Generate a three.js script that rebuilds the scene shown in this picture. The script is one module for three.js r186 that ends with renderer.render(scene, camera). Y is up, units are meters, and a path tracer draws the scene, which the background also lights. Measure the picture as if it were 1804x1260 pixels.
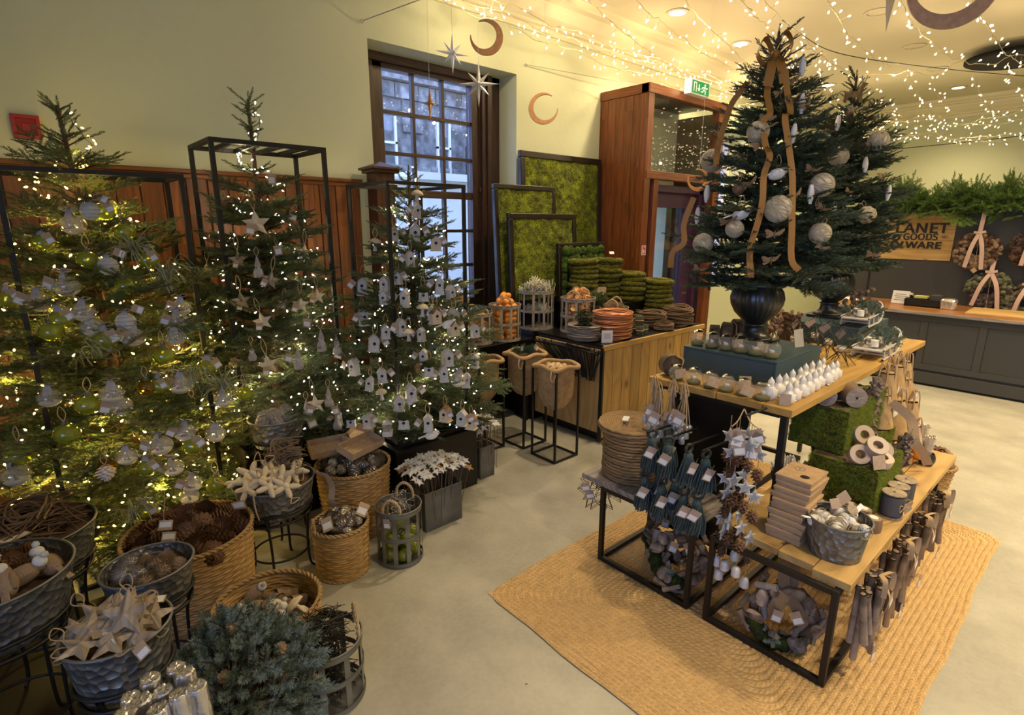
import * as THREE from 'three';
import { mergeGeometries, mergeVertices, toCreasedNormals } from 'three/addons/utils/BufferGeometryUtils.js';
import { RoundedBoxGeometry } from 'three/addons/geometries/RoundedBoxGeometry.js';
import { TextGeometry } from 'three/addons/geometries/TextGeometry.js';
import { FontLoader } from 'three/addons/loaders/FontLoader.js';

// ------------------------------------------------------------------ camera, sky, lights, exposure
const scene = new THREE.Scene();
const camera = new THREE.PerspectiveCamera(66.53, 1804 / 1260, 0.05, 120);
camera.rotation.order = 'YXZ';
camera.position.set(0, 1.95, 0);
camera.rotation.set(-0.23961, -0.72652, 0.00293);
camera.updateMatrixWorld(true);
const renderer = new THREE.WebGLRenderer({ antialias: true });
renderer.toneMapping = THREE.LinearToneMapping;
renderer.toneMappingExposure = 1.0;
renderer.shadowMap.enabled = true;
scene.background = new THREE.Color(2.2, 3.0, 5.7);          // even dusk sky, enters through the windows and the door glass
scene.backgroundIntensity = 1.0;
const WARM = new THREE.Color(1.0, 0.77, 0.47);
const FAIRY = new THREE.Color(1.0, 0.76, 0.44);
const DOWN_I = 23, FAIRY_I = 1.0;

// ------------------------------------------------------------------ helpers
function mulberry(a) { return () => { a = (a + 0x6d2b79f5) | 0; let t = Math.imul(a ^ (a >>> 15), 1 | a); t = (t + Math.imul(t ^ (t >>> 7), 61 | t)) ^ t; return ((t ^ (t >>> 14)) >>> 0) / 4294967296; }; }
let rnd = mulberry(7);
const R = (a, b) => a + (b - a) * rnd();
const V = (x, y, z) => new THREE.Vector3(x, y, z);
const PI = Math.PI;
const used = new Map();
function numbered(n) { const k = used.get(n) || 0; used.set(n, k + 1); return k ? n + '_' + String(k).padStart(3, '0') : n; }
function tag(o, label, category, group, kind) { o.userData = {}; if (label) o.userData.label = label; if (category) o.userData.category = category; if (group) o.userData.group = group; if (kind) o.userData.kind = kind; return o; }
function thing(name, label, category, pos = [0, 0, 0], ry = 0, group) { const o = new THREE.Group(); o.name = numbered(name); o.position.set(...pos); o.rotation.y = ry; scene.add(o); return tag(o, label, category, group); }
function shadows(m) { m.castShadow = true; m.receiveShadow = true; return m; }
const clean = (g) => { for (const k of Object.keys(g.attributes)) if (!['position', 'normal', 'uv', 'color'].includes(k)) g.deleteAttribute(k); return g; };
function M1(gs) { if (!Array.isArray(gs)) return gs; gs = gs.flat(9).map(clean); if (gs.some((g) => !g.index) && gs.some((g) => g.index)) gs = gs.map((g) => (g.index ? g.toNonIndexed() : g)); if (gs.some((g) => g.attributes.color)) for (const g of gs) if (!g.attributes.color) g.setAttribute('color', new THREE.BufferAttribute(new Float32Array(g.attributes.position.count * 3).fill(1), 3)); return gs.length === 1 ? gs[0] : mergeGeometries(gs); }
function part(o, name, gs, mat, pos, rot) { const m = shadows(new THREE.Mesh(M1(gs), mat)); m.name = name; if (pos) m.position.set(...pos); if (rot) m.rotation.set(...rot); o.add(m); return m; }
function single(name, gs, mat, label, category, pos, ry = 0, group) { const m = shadows(new THREE.Mesh(M1(gs), mat)); m.name = numbered(name); if (pos) m.position.set(...pos); m.rotation.y = ry; scene.add(m); return tag(m, label, category, group); }
function struct(name, gs, mat) { const m = shadows(new THREE.Mesh(M1(gs), mat)); m.name = numbered(name); scene.add(m); m.userData.kind = 'structure'; return m; }
function structG(name) { const o = new THREE.Group(); o.name = numbered(name); scene.add(o); o.userData.kind = 'structure'; return o; }
// pools give every member of a set of look-alikes its own label once all stand in place
const pools = new Map();
function pool(key, desc, where, cat, group) { pools.set(key, { desc, where, cat, group, list: [] }); return key; }
// a prototype: the first call uses the built object itself, later calls clone it
function proto(name, build) {
  let first = null;
  return (key, pos, rot = [0, 0, 0], s = 1) => {
    let o;
    if (!first) { o = new THREE.Group(); build(o); if (o.children.length === 1 && !o.userData.keep) { o = o.children[0]; o.removeFromParent(); } first = o; } else o = first.clone();
    o.name = numbered(name); o.userData = {}; o.position.set(...pos); o.rotation.set(rot[0], rot[1], rot[2], 'YXZ'); if (Array.isArray(s)) o.scale.set(...s); else o.scale.setScalar(s);
    scene.add(o); const p = pools.get(key); if (!p) throw new Error('no pool ' + key); p.list.push(o); return o;
  };
}
const ORD = ['first', 'second', 'third', 'fourth', 'fifth', 'sixth', 'seventh', 'eighth', 'ninth', 'tenth', '11th', '12th', '13th', '14th', '15th', '16th', '17th', '18th', '19th', '20th'];
const ordinal = (n) => ORD[n] || (n + 1) + (['th', 'st', 'nd', 'rd'][(n + 1) % 10 > 3 || ((n + 1) % 100 > 10 && (n + 1) % 100 < 14) ? 0 : (n + 1) % 10]);
function labelPools() {
  scene.updateMatrixWorld(true);
  for (const p of pools.values()) {
    const L = p.list.map((o) => ({ o, s: o.getWorldPosition(V()).project(camera) }));
    if (!L.length) continue;
    const base = p.desc + (p.where ? ' ' + p.where : '');
    const give = (e, extra) => { e.o.userData.label = base + extra; e.o.userData.category = p.cat; if (p.group && L.length > 1) e.o.userData.group = p.group; };
    if (L.length === 1) { give(L[0], ''); continue; }
    const bands = L.length <= 7 ? 1 : L.length <= 16 ? 2 : L.length < 60 ? 3 : 4;
    L.sort((a, b) => b.s.y - a.s.y);
    const names = { 1: [''], 2: [' upper half,', ' lower half,'], 3: [' top third,', ' middle third,', ' bottom third,'], 4: [' top band,', ' upper band,', ' lower band,', ' bottom band,'] }[bands];
    for (let b = 0; b < bands; b++) {
      const c = L.slice(Math.round((b * L.length) / bands), Math.round(((b + 1) * L.length) / bands)).sort((a, d) => a.s.x - d.s.x);
      c.forEach((e, i) => { const n = c.length; give(e, ',' + names[b] + (n === 1 ? ' alone' : i === 0 ? ' leftmost' : i === n - 1 ? ' rightmost' : ' ' + ordinal(i) + ' from left')); });
    }
  }
}

// ------------------------------------------------------------------ geometry
function muv(g, s = 1, ox = 0, oy = 0) {                       // uv in metres, projected along the main axis of each normal
  const p = g.attributes.position, n = g.attributes.normal, uv = new Float32Array(p.count * 2);
  for (let i = 0; i < p.count; i++) {
    const ax = Math.abs(n.getX(i)), ay = Math.abs(n.getY(i)), az = Math.abs(n.getZ(i));
    let u, v;
    if (ay >= ax && ay >= az) { u = p.getX(i); v = p.getZ(i); } else if (ax >= az) { u = p.getZ(i); v = p.getY(i); } else { u = p.getX(i); v = p.getY(i); }
    uv[i * 2] = u * s + ox; uv[i * 2 + 1] = v * s + oy;
  }
  g.setAttribute('uv', new THREE.BufferAttribute(uv, 2));
  return g;
}
const T = (g, x, y, z, rx = 0, ry = 0, rz = 0, s = 1) => g.applyMatrix4(new THREE.Matrix4().compose(V(x, y, z), new THREE.Quaternion().setFromEuler(new THREE.Euler(rx, ry, rz, 'YXZ')), Array.isArray(s) ? V(...s) : V(s, s, s)));
const bx = (w, h, d, x = 0, y = 0, z = 0) => muv(T(new THREE.BoxGeometry(w, h, d), x, y, z));
const box2 = (x0, x1, y0, y1, z0, z1) => bx(x1 - x0, y1 - y0, z1 - z0, (x0 + x1) / 2, (y0 + y1) / 2, (z0 + z1) / 2);
const rbx = (w, h, d, r, x = 0, y = 0, z = 0, seg = 1) => muv(T(new RoundedBoxGeometry(w, h, d, seg, Math.min(r, w / 2.01, h / 2.01, d / 2.01)), x, y, z));
const rbox2 = (x0, x1, y0, y1, z0, z1, r = 0.004) => rbx(x1 - x0, y1 - y0, z1 - z0, r, (x0 + x1) / 2, (y0 + y1) / 2, (z0 + z1) / 2);
function woodBox(w, h, d, x, y, z, r = 0.003) {               // v runs along the longest side: the grain follows it
  const g = new RoundedBoxGeometry(w, h, d, 1, Math.min(r, w / 2.01, h / 2.01, d / 2.01)), p = g.attributes.position, n = g.attributes.normal, uv = new Float32Array(p.count * 2);
  const L = w >= h && w >= d ? 0 : h >= d ? 1 : 2, o1 = rnd() * 7, o2 = rnd() * 7;
  for (let i = 0; i < p.count; i++) {
    const c = [p.getX(i), p.getY(i), p.getZ(i)], a = [Math.abs(n.getX(i)), Math.abs(n.getY(i)), Math.abs(n.getZ(i))];
    const m = a.indexOf(Math.max(...a)), other = [0, 1, 2].filter((k) => k !== L && k !== m)[0] ?? (L + 1) % 3;
    uv[i * 2] = c[other] + o1 + (m === L ? c[(L + 2) % 3] : 0); uv[i * 2 + 1] = (m === L ? c[(L + 1) % 3] * 0.3 : c[L]) + o2;
  }
  g.setAttribute('uv', new THREE.BufferAttribute(uv, 2));
  return g.translate(x, y, z);
}
const wood2 = (x0, x1, y0, y1, z0, z1, r) => woodBox(x1 - x0, y1 - y0, z1 - z0, (x0 + x1) / 2, (y0 + y1) / 2, (z0 + z1) / 2, r);
function bar(a, b, w, w2 = w) {                                // square bar between two points
  const A = V(...a), B = V(...b), d = B.clone().sub(A), L = d.length();
  const g = new THREE.BoxGeometry(w, L, w2), up = V(0, 1, 0), q = new THREE.Quaternion().setFromUnitVectors(up, d.normalize());
  return muv(g.applyQuaternion(q).translate((A.x + B.x) / 2, (A.y + B.y) / 2, (A.z + B.z) / 2));
}
function rod(a, b, r, r2 = r, seg = 6) { const A = V(...a), B = V(...b), d = B.clone().sub(A), L = d.length(); return new THREE.CylinderGeometry(r2, r, L, seg, 1).applyQuaternion(new THREE.Quaternion().setFromUnitVectors(V(0, 1, 0), d.normalize())).translate((A.x + B.x) / 2, (A.y + B.y) / 2, (A.z + B.z) / 2); }
function tube(pts, r, seg = 24, rad = 5, closed = false) { return new THREE.TubeGeometry(new THREE.CatmullRomCurve3(pts.map((p) => (p.isVector3 ? p : V(...p))), closed), seg, r, rad, closed); }
const lathe = (pts, seg = 32) => new THREE.LatheGeometry(pts.map((p) => new THREE.Vector2(p[0], p[1])), seg);
const ball = (r, x = 0, y = 0, z = 0, s = [1, 1, 1], w = 14, h = 10) => T(new THREE.SphereGeometry(r, w, h), x, y, z, 0, 0, 0, s);
const torus = (R0, r, x = 0, y = 0, z = 0, rx = PI / 2, ry = 0, rz = 0, seg = 32, rad = 6) => T(new THREE.TorusGeometry(R0, r, rad, seg), x, y, z, rx, ry, rz);
function extr(pts, depth, bevel = 0) { const s = new THREE.Shape(pts.map((p) => new THREE.Vector2(p[0], p[1]))); return new THREE.ExtrudeGeometry(s, { depth, bevelEnabled: bevel > 0, bevelSize: bevel, bevelThickness: bevel, bevelSegments: 1, curveSegments: 8 }).translate(0, 0, -depth / 2); }
function strip(pts, w, side = V(0, 0, 1), th = 0.0012) {       // a ribbon: flat band with a little thickness along a curve
  const c = new THREE.CatmullRomCurve3(pts.map((p) => V(...p))), N = Math.max(6, pts.length * 4), pos = [], uv = [], idx = [];
  for (let i = 0; i <= N; i++) {
    const p = c.getPoint(i / N), t = c.getTangent(i / N), n = side.clone().addScaledVector(t, -side.dot(t)).normalize(), b = t.clone().cross(n).multiplyScalar(th / 2);
    for (const [k, s] of [[-1, -1], [1, -1], [1, 1], [-1, 1]]) { pos.push(p.x + n.x * k * w / 2 + b.x * s, p.y + n.y * k * w / 2 + b.y * s, p.z + n.z * k * w / 2 + b.z * s); uv.push((i / N) * 4, k > 0 ? w * 10 : 0); }
    if (i < N) for (let q = 0; q < 4; q++) { const a = i * 4 + q, d = i * 4 + ((q + 1) % 4); idx.push(a, d, a + 4, d, d + 4, a + 4); }
  }
  const g = new THREE.BufferGeometry(); g.setAttribute('position', new THREE.Float32BufferAttribute(pos, 3)); g.setAttribute('uv', new THREE.Float32BufferAttribute(uv, 2)); g.setIndex(idx); g.computeVertexNormals();
  return g;
}
function displace(g, f) { const p = g.attributes.position, n = g.attributes.normal; for (let i = 0; i < p.count; i++) { const d = f(p.getX(i), p.getY(i), p.getZ(i)); p.setXYZ(i, p.getX(i) + n.getX(i) * d, p.getY(i) + n.getY(i) * d, p.getZ(i) + n.getZ(i) * d); } g.computeVertexNormals(); return g; }
const flat = (g) => { g = g.index ? g.toNonIndexed() : g; g.computeVertexNormals(); return g; };
// periodic value noise
const PERM = (() => { const r = mulberry(99), a = new Float32Array(65536); for (let i = 0; i < a.length; i++) a[i] = r(); return a; })();
const hash2 = (x, y, s) => PERM[(x * 7919 + y * 104729 + s * 15485863) & 65535];
function pn(x, y, per, s = 0) { const X = Math.floor(x), Y = Math.floor(y), fx = x - X, fy = y - Y, u = fx * fx * (3 - 2 * fx), v = fy * fy * (3 - 2 * fy), m = (q) => ((q % per) + per) % per; const a = hash2(m(X), m(Y), s), b = hash2(m(X + 1), m(Y), s), c = hash2(m(X), m(Y + 1), s), d = hash2(m(X + 1), m(Y + 1), s); return a + (b - a) * u + (c - a) * v + (a - b - c + d) * u * v; }
function fbm(u, v, f, oct = 4, s = 0) { let t = 0, a = 0.5, n = 0; for (let i = 0; i < oct; i++) { t += a * pn(u * f, v * f, f, s + i); n += a; a *= 0.5; f *= 2; } return t / n; }
function n3(x, y, z) { return (pn(x + 17, y + z * 0.7, 4096, 1) + pn(y + 5, z - x * 0.6, 4096, 2) + pn(z + 31, x + y * 0.8, 4096, 3)) / 3; }

// ------------------------------------------------------------------ textures and materials
function tex(W, fn, color = true, rx = 1, ry = 1, H = W) {
  const d = new Uint8Array(W * H * 4);
  for (let y = 0; y < H; y++) for (let x = 0; x < W; x++) { const c = fn(x / W, y / H), i = (y * W + x) * 4; if (typeof c === 'number') d[i] = d[i + 1] = d[i + 2] = Math.max(0, Math.min(255, c * 255)); else for (let k = 0; k < 3; k++) d[i + k] = Math.max(0, Math.min(255, c[k] * 255)); d[i + 3] = 255; }
  const t = new THREE.DataTexture(d, W, H, THREE.RGBAFormat); t.wrapS = t.wrapT = THREE.RepeatWrapping; t.magFilter = THREE.LinearFilter; t.minFilter = THREE.LinearMipmapLinearFilter; t.generateMipmaps = true; if (color) t.colorSpace = THREE.SRGBColorSpace; t.repeat.set(rx, ry); t.needsUpdate = true; return t;
}
const mixc = (a, b, t) => a.map((x, i) => x + (b[i] - x) * t);
const S = (o) => new THREE.MeshStandardMaterial(o);
const P = (o) => new THREE.MeshPhysicalMaterial(o);
const grain = tex(512, (u, v) => { const w = fbm(u, v, 4, 3, 5) * 0.25; const a = fbm(u + w * 0.15, v * 0.06 + 0.0, 64, 3, 9), b = pn((u + w * 0.2) * 14, v * 1, 14, 3); return 0.62 + 0.30 * (a - 0.5) * 1.5 + 0.16 * b; });
const grainBump = tex(512, (u, v) => fbm(u, v * 0.06, 64, 3, 9), false);
const pineT = tex(512, (u, v) => {
  let c = 0.80 + 0.10 * (fbm(u, v * 0.05, 32, 3, 21) - 0.5) + 0.10 * Math.sin((u * 12 + fbm(u, v, 3, 2, 4) * 2.2) * 2 * PI) * 0.35, k = 0;
  for (const [x, y, r] of [[0.2, 0.25, 0.02], [0.65, 0.6, 0.025], [0.4, 0.85, 0.016], [0.85, 0.12, 0.018]]) { const d = Math.hypot(u - x, (v - y) * 0.6) / r; if (d < 3) k = Math.max(k, Math.exp(-d * d)); }
  const t = Math.min(1, Math.max(0, c)); return mixc([t, t * 0.86, t * 0.62], [0.38, 0.24, 0.12], k * 0.75);
});
const plasterB = tex(256, (u, v) => fbm(u, v, 16, 4, 2), false, 1, 1);
const floorT = tex(1024, (u, v) => { const a = fbm(u, v, 5, 5, 31), b = fbm(u, v, 60, 2, 8), c = 0.80 + 0.16 * (a - 0.5) + 0.05 * (b - 0.5); return [c, c * 0.975, c * 0.9]; });
const floorR = tex(512, (u, v) => 0.30 + 0.30 * fbm(u, v, 6, 4, 41), false);
const hammerB = tex(512, (u, v) => { let m = 9; const N = 13, X = Math.floor(u * N), Y = Math.floor(v * N); for (let j = -1; j < 2; j++) for (let i = -1; i < 2; i++) { const cx = ((X + i) % N + N) % N, cy = ((Y + j) % N + N) % N; m = Math.min(m, Math.hypot(u * N - X - i - hash2(cx, cy, 1) , v * N - Y - j - hash2(cx, cy, 2))); } return Math.min(1, m * m * 1.3); }, false);
const zincT = tex(256, (u, v) => { const a = fbm(u, v, 7, 4, 51); return 0.66 + 0.35 * (a - 0.5); });
const juteT = tex(512, (u, v) => { const a = fbm(u, v, 8, 4, 61), b = pn(u * 24, v * 200, 200, 7), st = hash2(Math.floor(v * 16), u < 0.5 ? 0 : 1, 9); const k = 0.84 + 0.26 * (a - 0.5) + 0.14 * (b - 0.5) + 0.07 * (st - 0.5); return [k, k * 0.87, k * 0.66]; });
const braidK = (u, v) => Math.abs(Math.sin(PI * (v * 16 + (u % 1 < 0.5 ? u % 1 : 1 - (u % 1)) * 1.6)));
const juteB = tex(256, (u, v) => 0.75 * Math.pow(braidK(u, v), 0.6) + 0.25 * pn(u * 60, v * 120, 60, 4), false);
const mossT = tex(512, (u, v) => { const a = fbm(u, v, 12, 5, 71), b = fbm(u, v, 90, 2, 72); const k = 0.42 + 0.45 * (a - 0.4) + 0.5 * (b - 0.5); return [k * 0.56, k * 0.64, k * 0.08]; });
const mossB = tex(512, (u, v) => 0.6 * fbm(u, v, 24, 4, 71) + 0.4 * fbm(u, v, 120, 2, 73), false);
const burlapT = tex(256, (u, v) => { const a = Math.sin(u * 64 * 2 * PI) * 0.5, b = Math.sin(v * 64 * 2 * PI) * 0.5, c = 0.72 + 0.07 * a + 0.07 * b + 0.24 * (fbm(u, v, 32, 3, 81) - 0.5); return [c, c * 0.88, c * 0.70]; });
const cardT = tex(256, (u, v) => { const c = 0.86 + 0.18 * (fbm(u, v, 40, 3, 91) - 0.5); return [c, c, c]; });
const barkT = tex(256, (u, v) => { const a = fbm(u, v * 0.4, 24, 4, 101); const c = 0.35 + 0.8 * (a - 0.3); return [c, c * 0.9, c * 0.78]; });
const stoneT = tex(512, (u, v) => { const c = 0.62 + 0.6 * (fbm(u, v, 10, 5, 111) - 0.5); return [c, c, c * 0.98]; });
const fiberB = tex(256, (u, v) => fbm(u, v, 50, 3, 121), false);
const m = {
  wall: S({ color: new THREE.Color(0.60, 0.63, 0.42), roughness: 0.85, bumpMap: plasterB, bumpScale: 0.002 }),
  ceiling: S({ color: new THREE.Color(0.62, 0.56, 0.40), roughness: 0.9 }),
  cornice: S({ color: new THREE.Color(0.74, 0.67, 0.46), roughness: 0.7 }),
  floor: S({ color: new THREE.Color(0.59, 0.60, 0.58), roughness: 1, map: floorT, roughnessMap: floorR, bumpMap: floorR, bumpScale: 0.0008 }),
  maho: S({ color: new THREE.Color(0.40, 0.135, 0.035), roughness: 0.38, map: grain, bumpMap: grainBump, bumpScale: 0.0006 }),
  mahoDark: S({ color: new THREE.Color(0.13, 0.045, 0.018), roughness: 0.4, map: grain, bumpMap: grainBump, bumpScale: 0.0006 }),
  winWood: S({ color: new THREE.Color(0.105, 0.05, 0.028), roughness: 0.42, map: grain }),
  mahoRed: S({ color: new THREE.Color(0.36, 0.11, 0.03), roughness: 0.35, map: grain, bumpMap: grainBump, bumpScale: 0.0005 }),
  pine: S({ color: new THREE.Color(0.72, 0.60, 0.32), roughness: 0.55, map: pineT, bumpMap: grainBump, bumpScale: 0.0006 }),
  pinePale: S({ color: new THREE.Color(0.80, 0.72, 0.53), roughness: 0.6, map: pineT, bumpMap: grainBump, bumpScale: 0.0006 }),
  oak: S({ color: new THREE.Color(0.55, 0.24, 0.07), roughness: 0.35, map: grain }),
  black: S({ color: 0x0d0c0c, roughness: 0.5, metalness: 0.0, bumpMap: fiberB, bumpScale: 0.0003 }),
  blackWood: S({ color: 0x0b0a0b, roughness: 0.34, bumpMap: grainBump, bumpScale: 0.0006 }),
  charcoal: S({ color: new THREE.Color(0.042, 0.043, 0.042), roughness: 0.6, bumpMap: grainBump, bumpScale: 0.0003 }),
  blueBox: S({ color: new THREE.Color(0.035, 0.07, 0.085), roughness: 0.5, bumpMap: grainBump, bumpScale: 0.0004 }),
  zinc: S({ color: new THREE.Color(0.50, 0.51, 0.51), roughness: 0.36, metalness: 0.6, map: zincT, bumpMap: hammerB, bumpScale: 0.010 }),
  zincFlat: S({ color: new THREE.Color(0.42, 0.43, 0.42), roughness: 0.5, metalness: 0.55, map: zincT }),
  wicker: S({ color: new THREE.Color(0.45, 0.28, 0.105), roughness: 0.62, vertexColors: true, bumpMap: fiberB, bumpScale: 0.001 }),
  wickerPlain: S({ color: new THREE.Color(0.40, 0.25, 0.10), roughness: 0.7, bumpMap: fiberB, bumpScale: 0.001 }),
  wickerIn: S({ color: new THREE.Color(0.33, 0.22, 0.12), roughness: 0.8 }),
  rope: S({ color: new THREE.Color(0.50, 0.36, 0.20), roughness: 0.85, bumpMap: fiberB, bumpScale: 0.001 }),
  jute: S({ color: new THREE.Color(0.97, 0.88, 0.70), roughness: 0.95, map: juteT, bumpMap: juteB, bumpScale: 0.006 }),
  moss: S({ color: new THREE.Color(1.15, 1.12, 0.62), roughness: 1, map: mossT, bumpMap: mossB, bumpScale: 0.012 }),
  mossDeep: S({ color: new THREE.Color(0.36, 0.44, 0.30), roughness: 1, map: mossT, bumpMap: mossB, bumpScale: 0.01 }),
  burlap: S({ color: new THREE.Color(0.74, 0.64, 0.50), roughness: 0.95, map: burlapT, bumpMap: burlapT, bumpScale: 0.001, side: THREE.DoubleSide }),
  kraft: S({ color: new THREE.Color(0.56, 0.40, 0.25), roughness: 0.85, map: cardT }),
  kraftDull: S({ color: new THREE.Color(0.50, 0.38, 0.29), roughness: 0.85, map: cardT }),
  paper: S({ color: new THREE.Color(0.68, 0.68, 0.69), roughness: 0.8 }),
  print: S({ color: new THREE.Color(0.10, 0.10, 0.11), roughness: 0.8 }),
  white: S({ color: new THREE.Color(0.80, 0.78, 0.74), roughness: 0.5 }),
  ceramic: P({ color: new THREE.Color(0.74, 0.71, 0.66), roughness: 0.3, clearcoat: 0.7, clearcoatRoughness: 0.15 }),
  cream: S({ color: new THREE.Color(0.62, 0.53, 0.37), roughness: 0.8, bumpMap: fiberB, bumpScale: 0.002 }),
  paleWood: S({ color: new THREE.Color(0.66, 0.52, 0.36), roughness: 0.7, map: grain }),
  greyWood: S({ color: new THREE.Color(0.48, 0.42, 0.38), roughness: 0.85, map: grain, bumpMap: grainBump, bumpScale: 0.001 }),
  drift: S({ color: new THREE.Color(0.85, 0.79, 0.76), roughness: 0.85, map: barkT }),
  bark: S({ color: new THREE.Color(0.68, 0.56, 0.44), roughness: 0.95, map: barkT, bumpMap: fiberB, bumpScale: 0.003 }),
  twig: S({ color: new THREE.Color(0.16, 0.10, 0.06), roughness: 0.9, bumpMap: fiberB, bumpScale: 0.001 }),
  cone: S({ color: new THREE.Color(0.13, 0.062, 0.03), roughness: 0.7 }),
  coneDry: S({ color: new THREE.Color(0.36, 0.25, 0.16), roughness: 0.8 }),
  coneSilver: S({ color: new THREE.Color(0.40, 0.35, 0.29), roughness: 0.28, metalness: 0.7 }),
  coneWhite: S({ color: new THREE.Color(0.72, 0.68, 0.66), roughness: 0.7 }),
  needle: S({ color: new THREE.Color(0.105, 0.15, 0.055), roughness: 0.6, side: THREE.DoubleSide }),
  needleDark: S({ color: new THREE.Color(0.050, 0.092, 0.050), roughness: 0.6, side: THREE.DoubleSide }),
  needleBlue: S({ color: new THREE.Color(0.20, 0.27, 0.28), roughness: 0.65, side: THREE.DoubleSide }),
  airplant: S({ color: new THREE.Color(0.26, 0.29, 0.20), roughness: 0.8, side: THREE.DoubleSide }),
  trunk: S({ color: new THREE.Color(0.13, 0.075, 0.04), roughness: 0.9, bumpMap: fiberB, bumpScale: 0.004 }),
  glassGreen: P({ color: new THREE.Color(0.50, 0.55, 0.05), roughness: 0.02, transmission: 0.66, thickness: 0, ior: 1.7, clearcoat: 1 }),
  glassAmber: P({ color: new THREE.Color(0.85, 0.62, 0.18), roughness: 0.05, transmission: 1, thickness: 0, ior: 1.5, clearcoat: 1 }),
  glass: P({ color: new THREE.Color(0.92, 0.91, 0.88), roughness: 0.01, transmission: 0.82, thickness: 0, ior: 1.7, clearcoat: 1 }),
  mirror: S({ color: new THREE.Color(0.75, 0.73, 0.70), roughness: 0.1, metalness: 1 }),
  silver: S({ color: new THREE.Color(0.80, 0.78, 0.76), roughness: 0.22, metalness: 0.9, bumpMap: fiberB, bumpScale: 0.004 }),
  pane: P({ color: new THREE.Color(0.93, 0.95, 0.97), roughness: 0.01, transmission: 1, thickness: 0, ior: 1.52 }),
  cello: P({ color: new THREE.Color(0.96, 0.96, 0.96), roughness: 0.08, transmission: 1, thickness: 0, ior: 1.45 }),
  greyRibbon: S({ color: new THREE.Color(0.38, 0.36, 0.37), roughness: 0.8 }),
  goldRibbon: S({ color: new THREE.Color(0.30, 0.135, 0.018), roughness: 0.5, bumpMap: burlapT, bumpScale: 0.001 }),
  pinkRibbon: S({ color: new THREE.Color(0.56, 0.40, 0.34), roughness: 0.8 }),
  red: S({ color: new THREE.Color(0.36, 0.02, 0.018), roughness: 0.4 }),
  orange: S({ color: new THREE.Color(0.80, 0.30, 0.03), roughness: 0.55, bumpMap: fiberB, bumpScale: 0.003 }),
  orangeSlice: S({ color: new THREE.Color(0.72, 0.36, 0.10), roughness: 0.5 }),
  copperWire: S({ color: new THREE.Color(0.62, 0.27, 0.13), roughness: 0.35, metalness: 0.45 }),
  copper: S({ color: new THREE.Color(0.66, 0.33, 0.14), roughness: 0.4, metalness: 0.45, bumpMap: fiberB, bumpScale: 0.002 }),
  whiteMetal: S({ color: new THREE.Color(0.46, 0.45, 0.43), roughness: 0.55, metalness: 0.2 }),
  tassel: S({ color: new THREE.Color(0.05, 0.08, 0.078), roughness: 0.9 }),
  urn: P({ color: new THREE.Color(0.012, 0.012, 0.013), roughness: 0.34, clearcoat: 0.5, clearcoatRoughness: 0.3 }),
  felt: S({ color: new THREE.Color(0.42, 0.38, 0.36), roughness: 1, bumpMap: fiberB, bumpScale: 0.004 }),
  feltBrown: S({ color: new THREE.Color(0.32, 0.23, 0.15), roughness: 1, bumpMap: fiberB, bumpScale: 0.005 }),
  feltWhite: S({ color: new THREE.Color(0.75, 0.74, 0.72), roughness: 1, bumpMap: fiberB, bumpScale: 0.004 }),
  feltGold: S({ color: new THREE.Color(0.62, 0.42, 0.10), roughness: 1, bumpMap: fiberB, bumpScale: 0.004 }),
  wax: P({ color: new THREE.Color(0.85, 0.80, 0.68), roughness: 0.5 }),
  stone: S({ color: new THREE.Color(0.66, 0.65, 0.64), roughness: 0.9, map: stoneT, bumpMap: stoneT, bumpScale: 0.01 }),
  render: S({ color: new THREE.Color(0.93, 0.91, 0.89), roughness: 0.9 }),
  doorPaint: S({ color: new THREE.Color(0.075, 0.03, 0.075), roughness: 0.4 }),
  wireCream: S({ color: new THREE.Color(0.50, 0.40, 0.22), roughness: 0.6 }),
  wireGreen: S({ color: new THREE.Color(0.03, 0.05, 0.03), roughness: 0.6 }),
  latticeWood: S({ color: new THREE.Color(0.50, 0.45, 0.36), roughness: 0.6, map: grain }),
  stoneDark: S({ color: new THREE.Color(0.055, 0.065, 0.07), roughness: 0.9, map: stoneT }),
  lampTrim: S({ color: new THREE.Color(0.60, 0.55, 0.42), roughness: 0.5 }),
};
const bulbMat = (r, g, b, k) => S({ color: 0x000000, emissive: new THREE.Color(r, g, b), emissiveIntensity: k, roughness: 1 });
m.bulbWarm = bulbMat(1, 0.78, 0.42, 7); m.bulbYellow = bulbMat(1, 0.68, 0.22, 8); m.bulbWhite = bulbMat(1, 0.86, 0.62, 7); m.lampFace = bulbMat(1, 0.85, 0.62, 5);

// ------------------------------------------------------------------ room shell
const X0 = -2.6, X1 = 13.2, Z0 = -4.5, Z1 = 5.0, CH = 4.15, TH = 0.45;
struct('floor', box2(X0 - TH, X1 + TH, -0.2, 0, Z0 - TH, Z1 + TH), m.floor);
struct('ceiling', box2(X0 - TH, X1 + TH, CH, CH + 0.2, Z0 - TH, Z1 + TH), m.ceiling);
function wallX(name, z0, z1, x0, x1, holes) {                 // wall along x with rectangular holes [xa, xb, ya, yb]
  const gs = []; let x = x0;
  for (const [a, b, ya, yb] of holes) { if (a > x) gs.push(box2(x, a, 0, CH, z0, z1)); if (ya > 0) gs.push(box2(a, b, 0, ya, z0, z1)); gs.push(box2(a, b, yb, CH, z0, z1)); x = b; }
  gs.push(box2(x, x1, 0, CH, z0, z1)); return struct(name, gs, m.wall);
}
wallX('wall_back', Z0 - TH, Z0, X0 - TH, X1 + TH, [[2.40, 4.05, 0.95, 3.43], [5.70, 6.90, 0.001, 2.42], [7.75, 9.05, 1.0, 3.35]]);
struct('wall_front', box2(X0 - TH, X1 + TH, 0, CH, Z1, Z1 + TH), m.wall);
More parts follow.
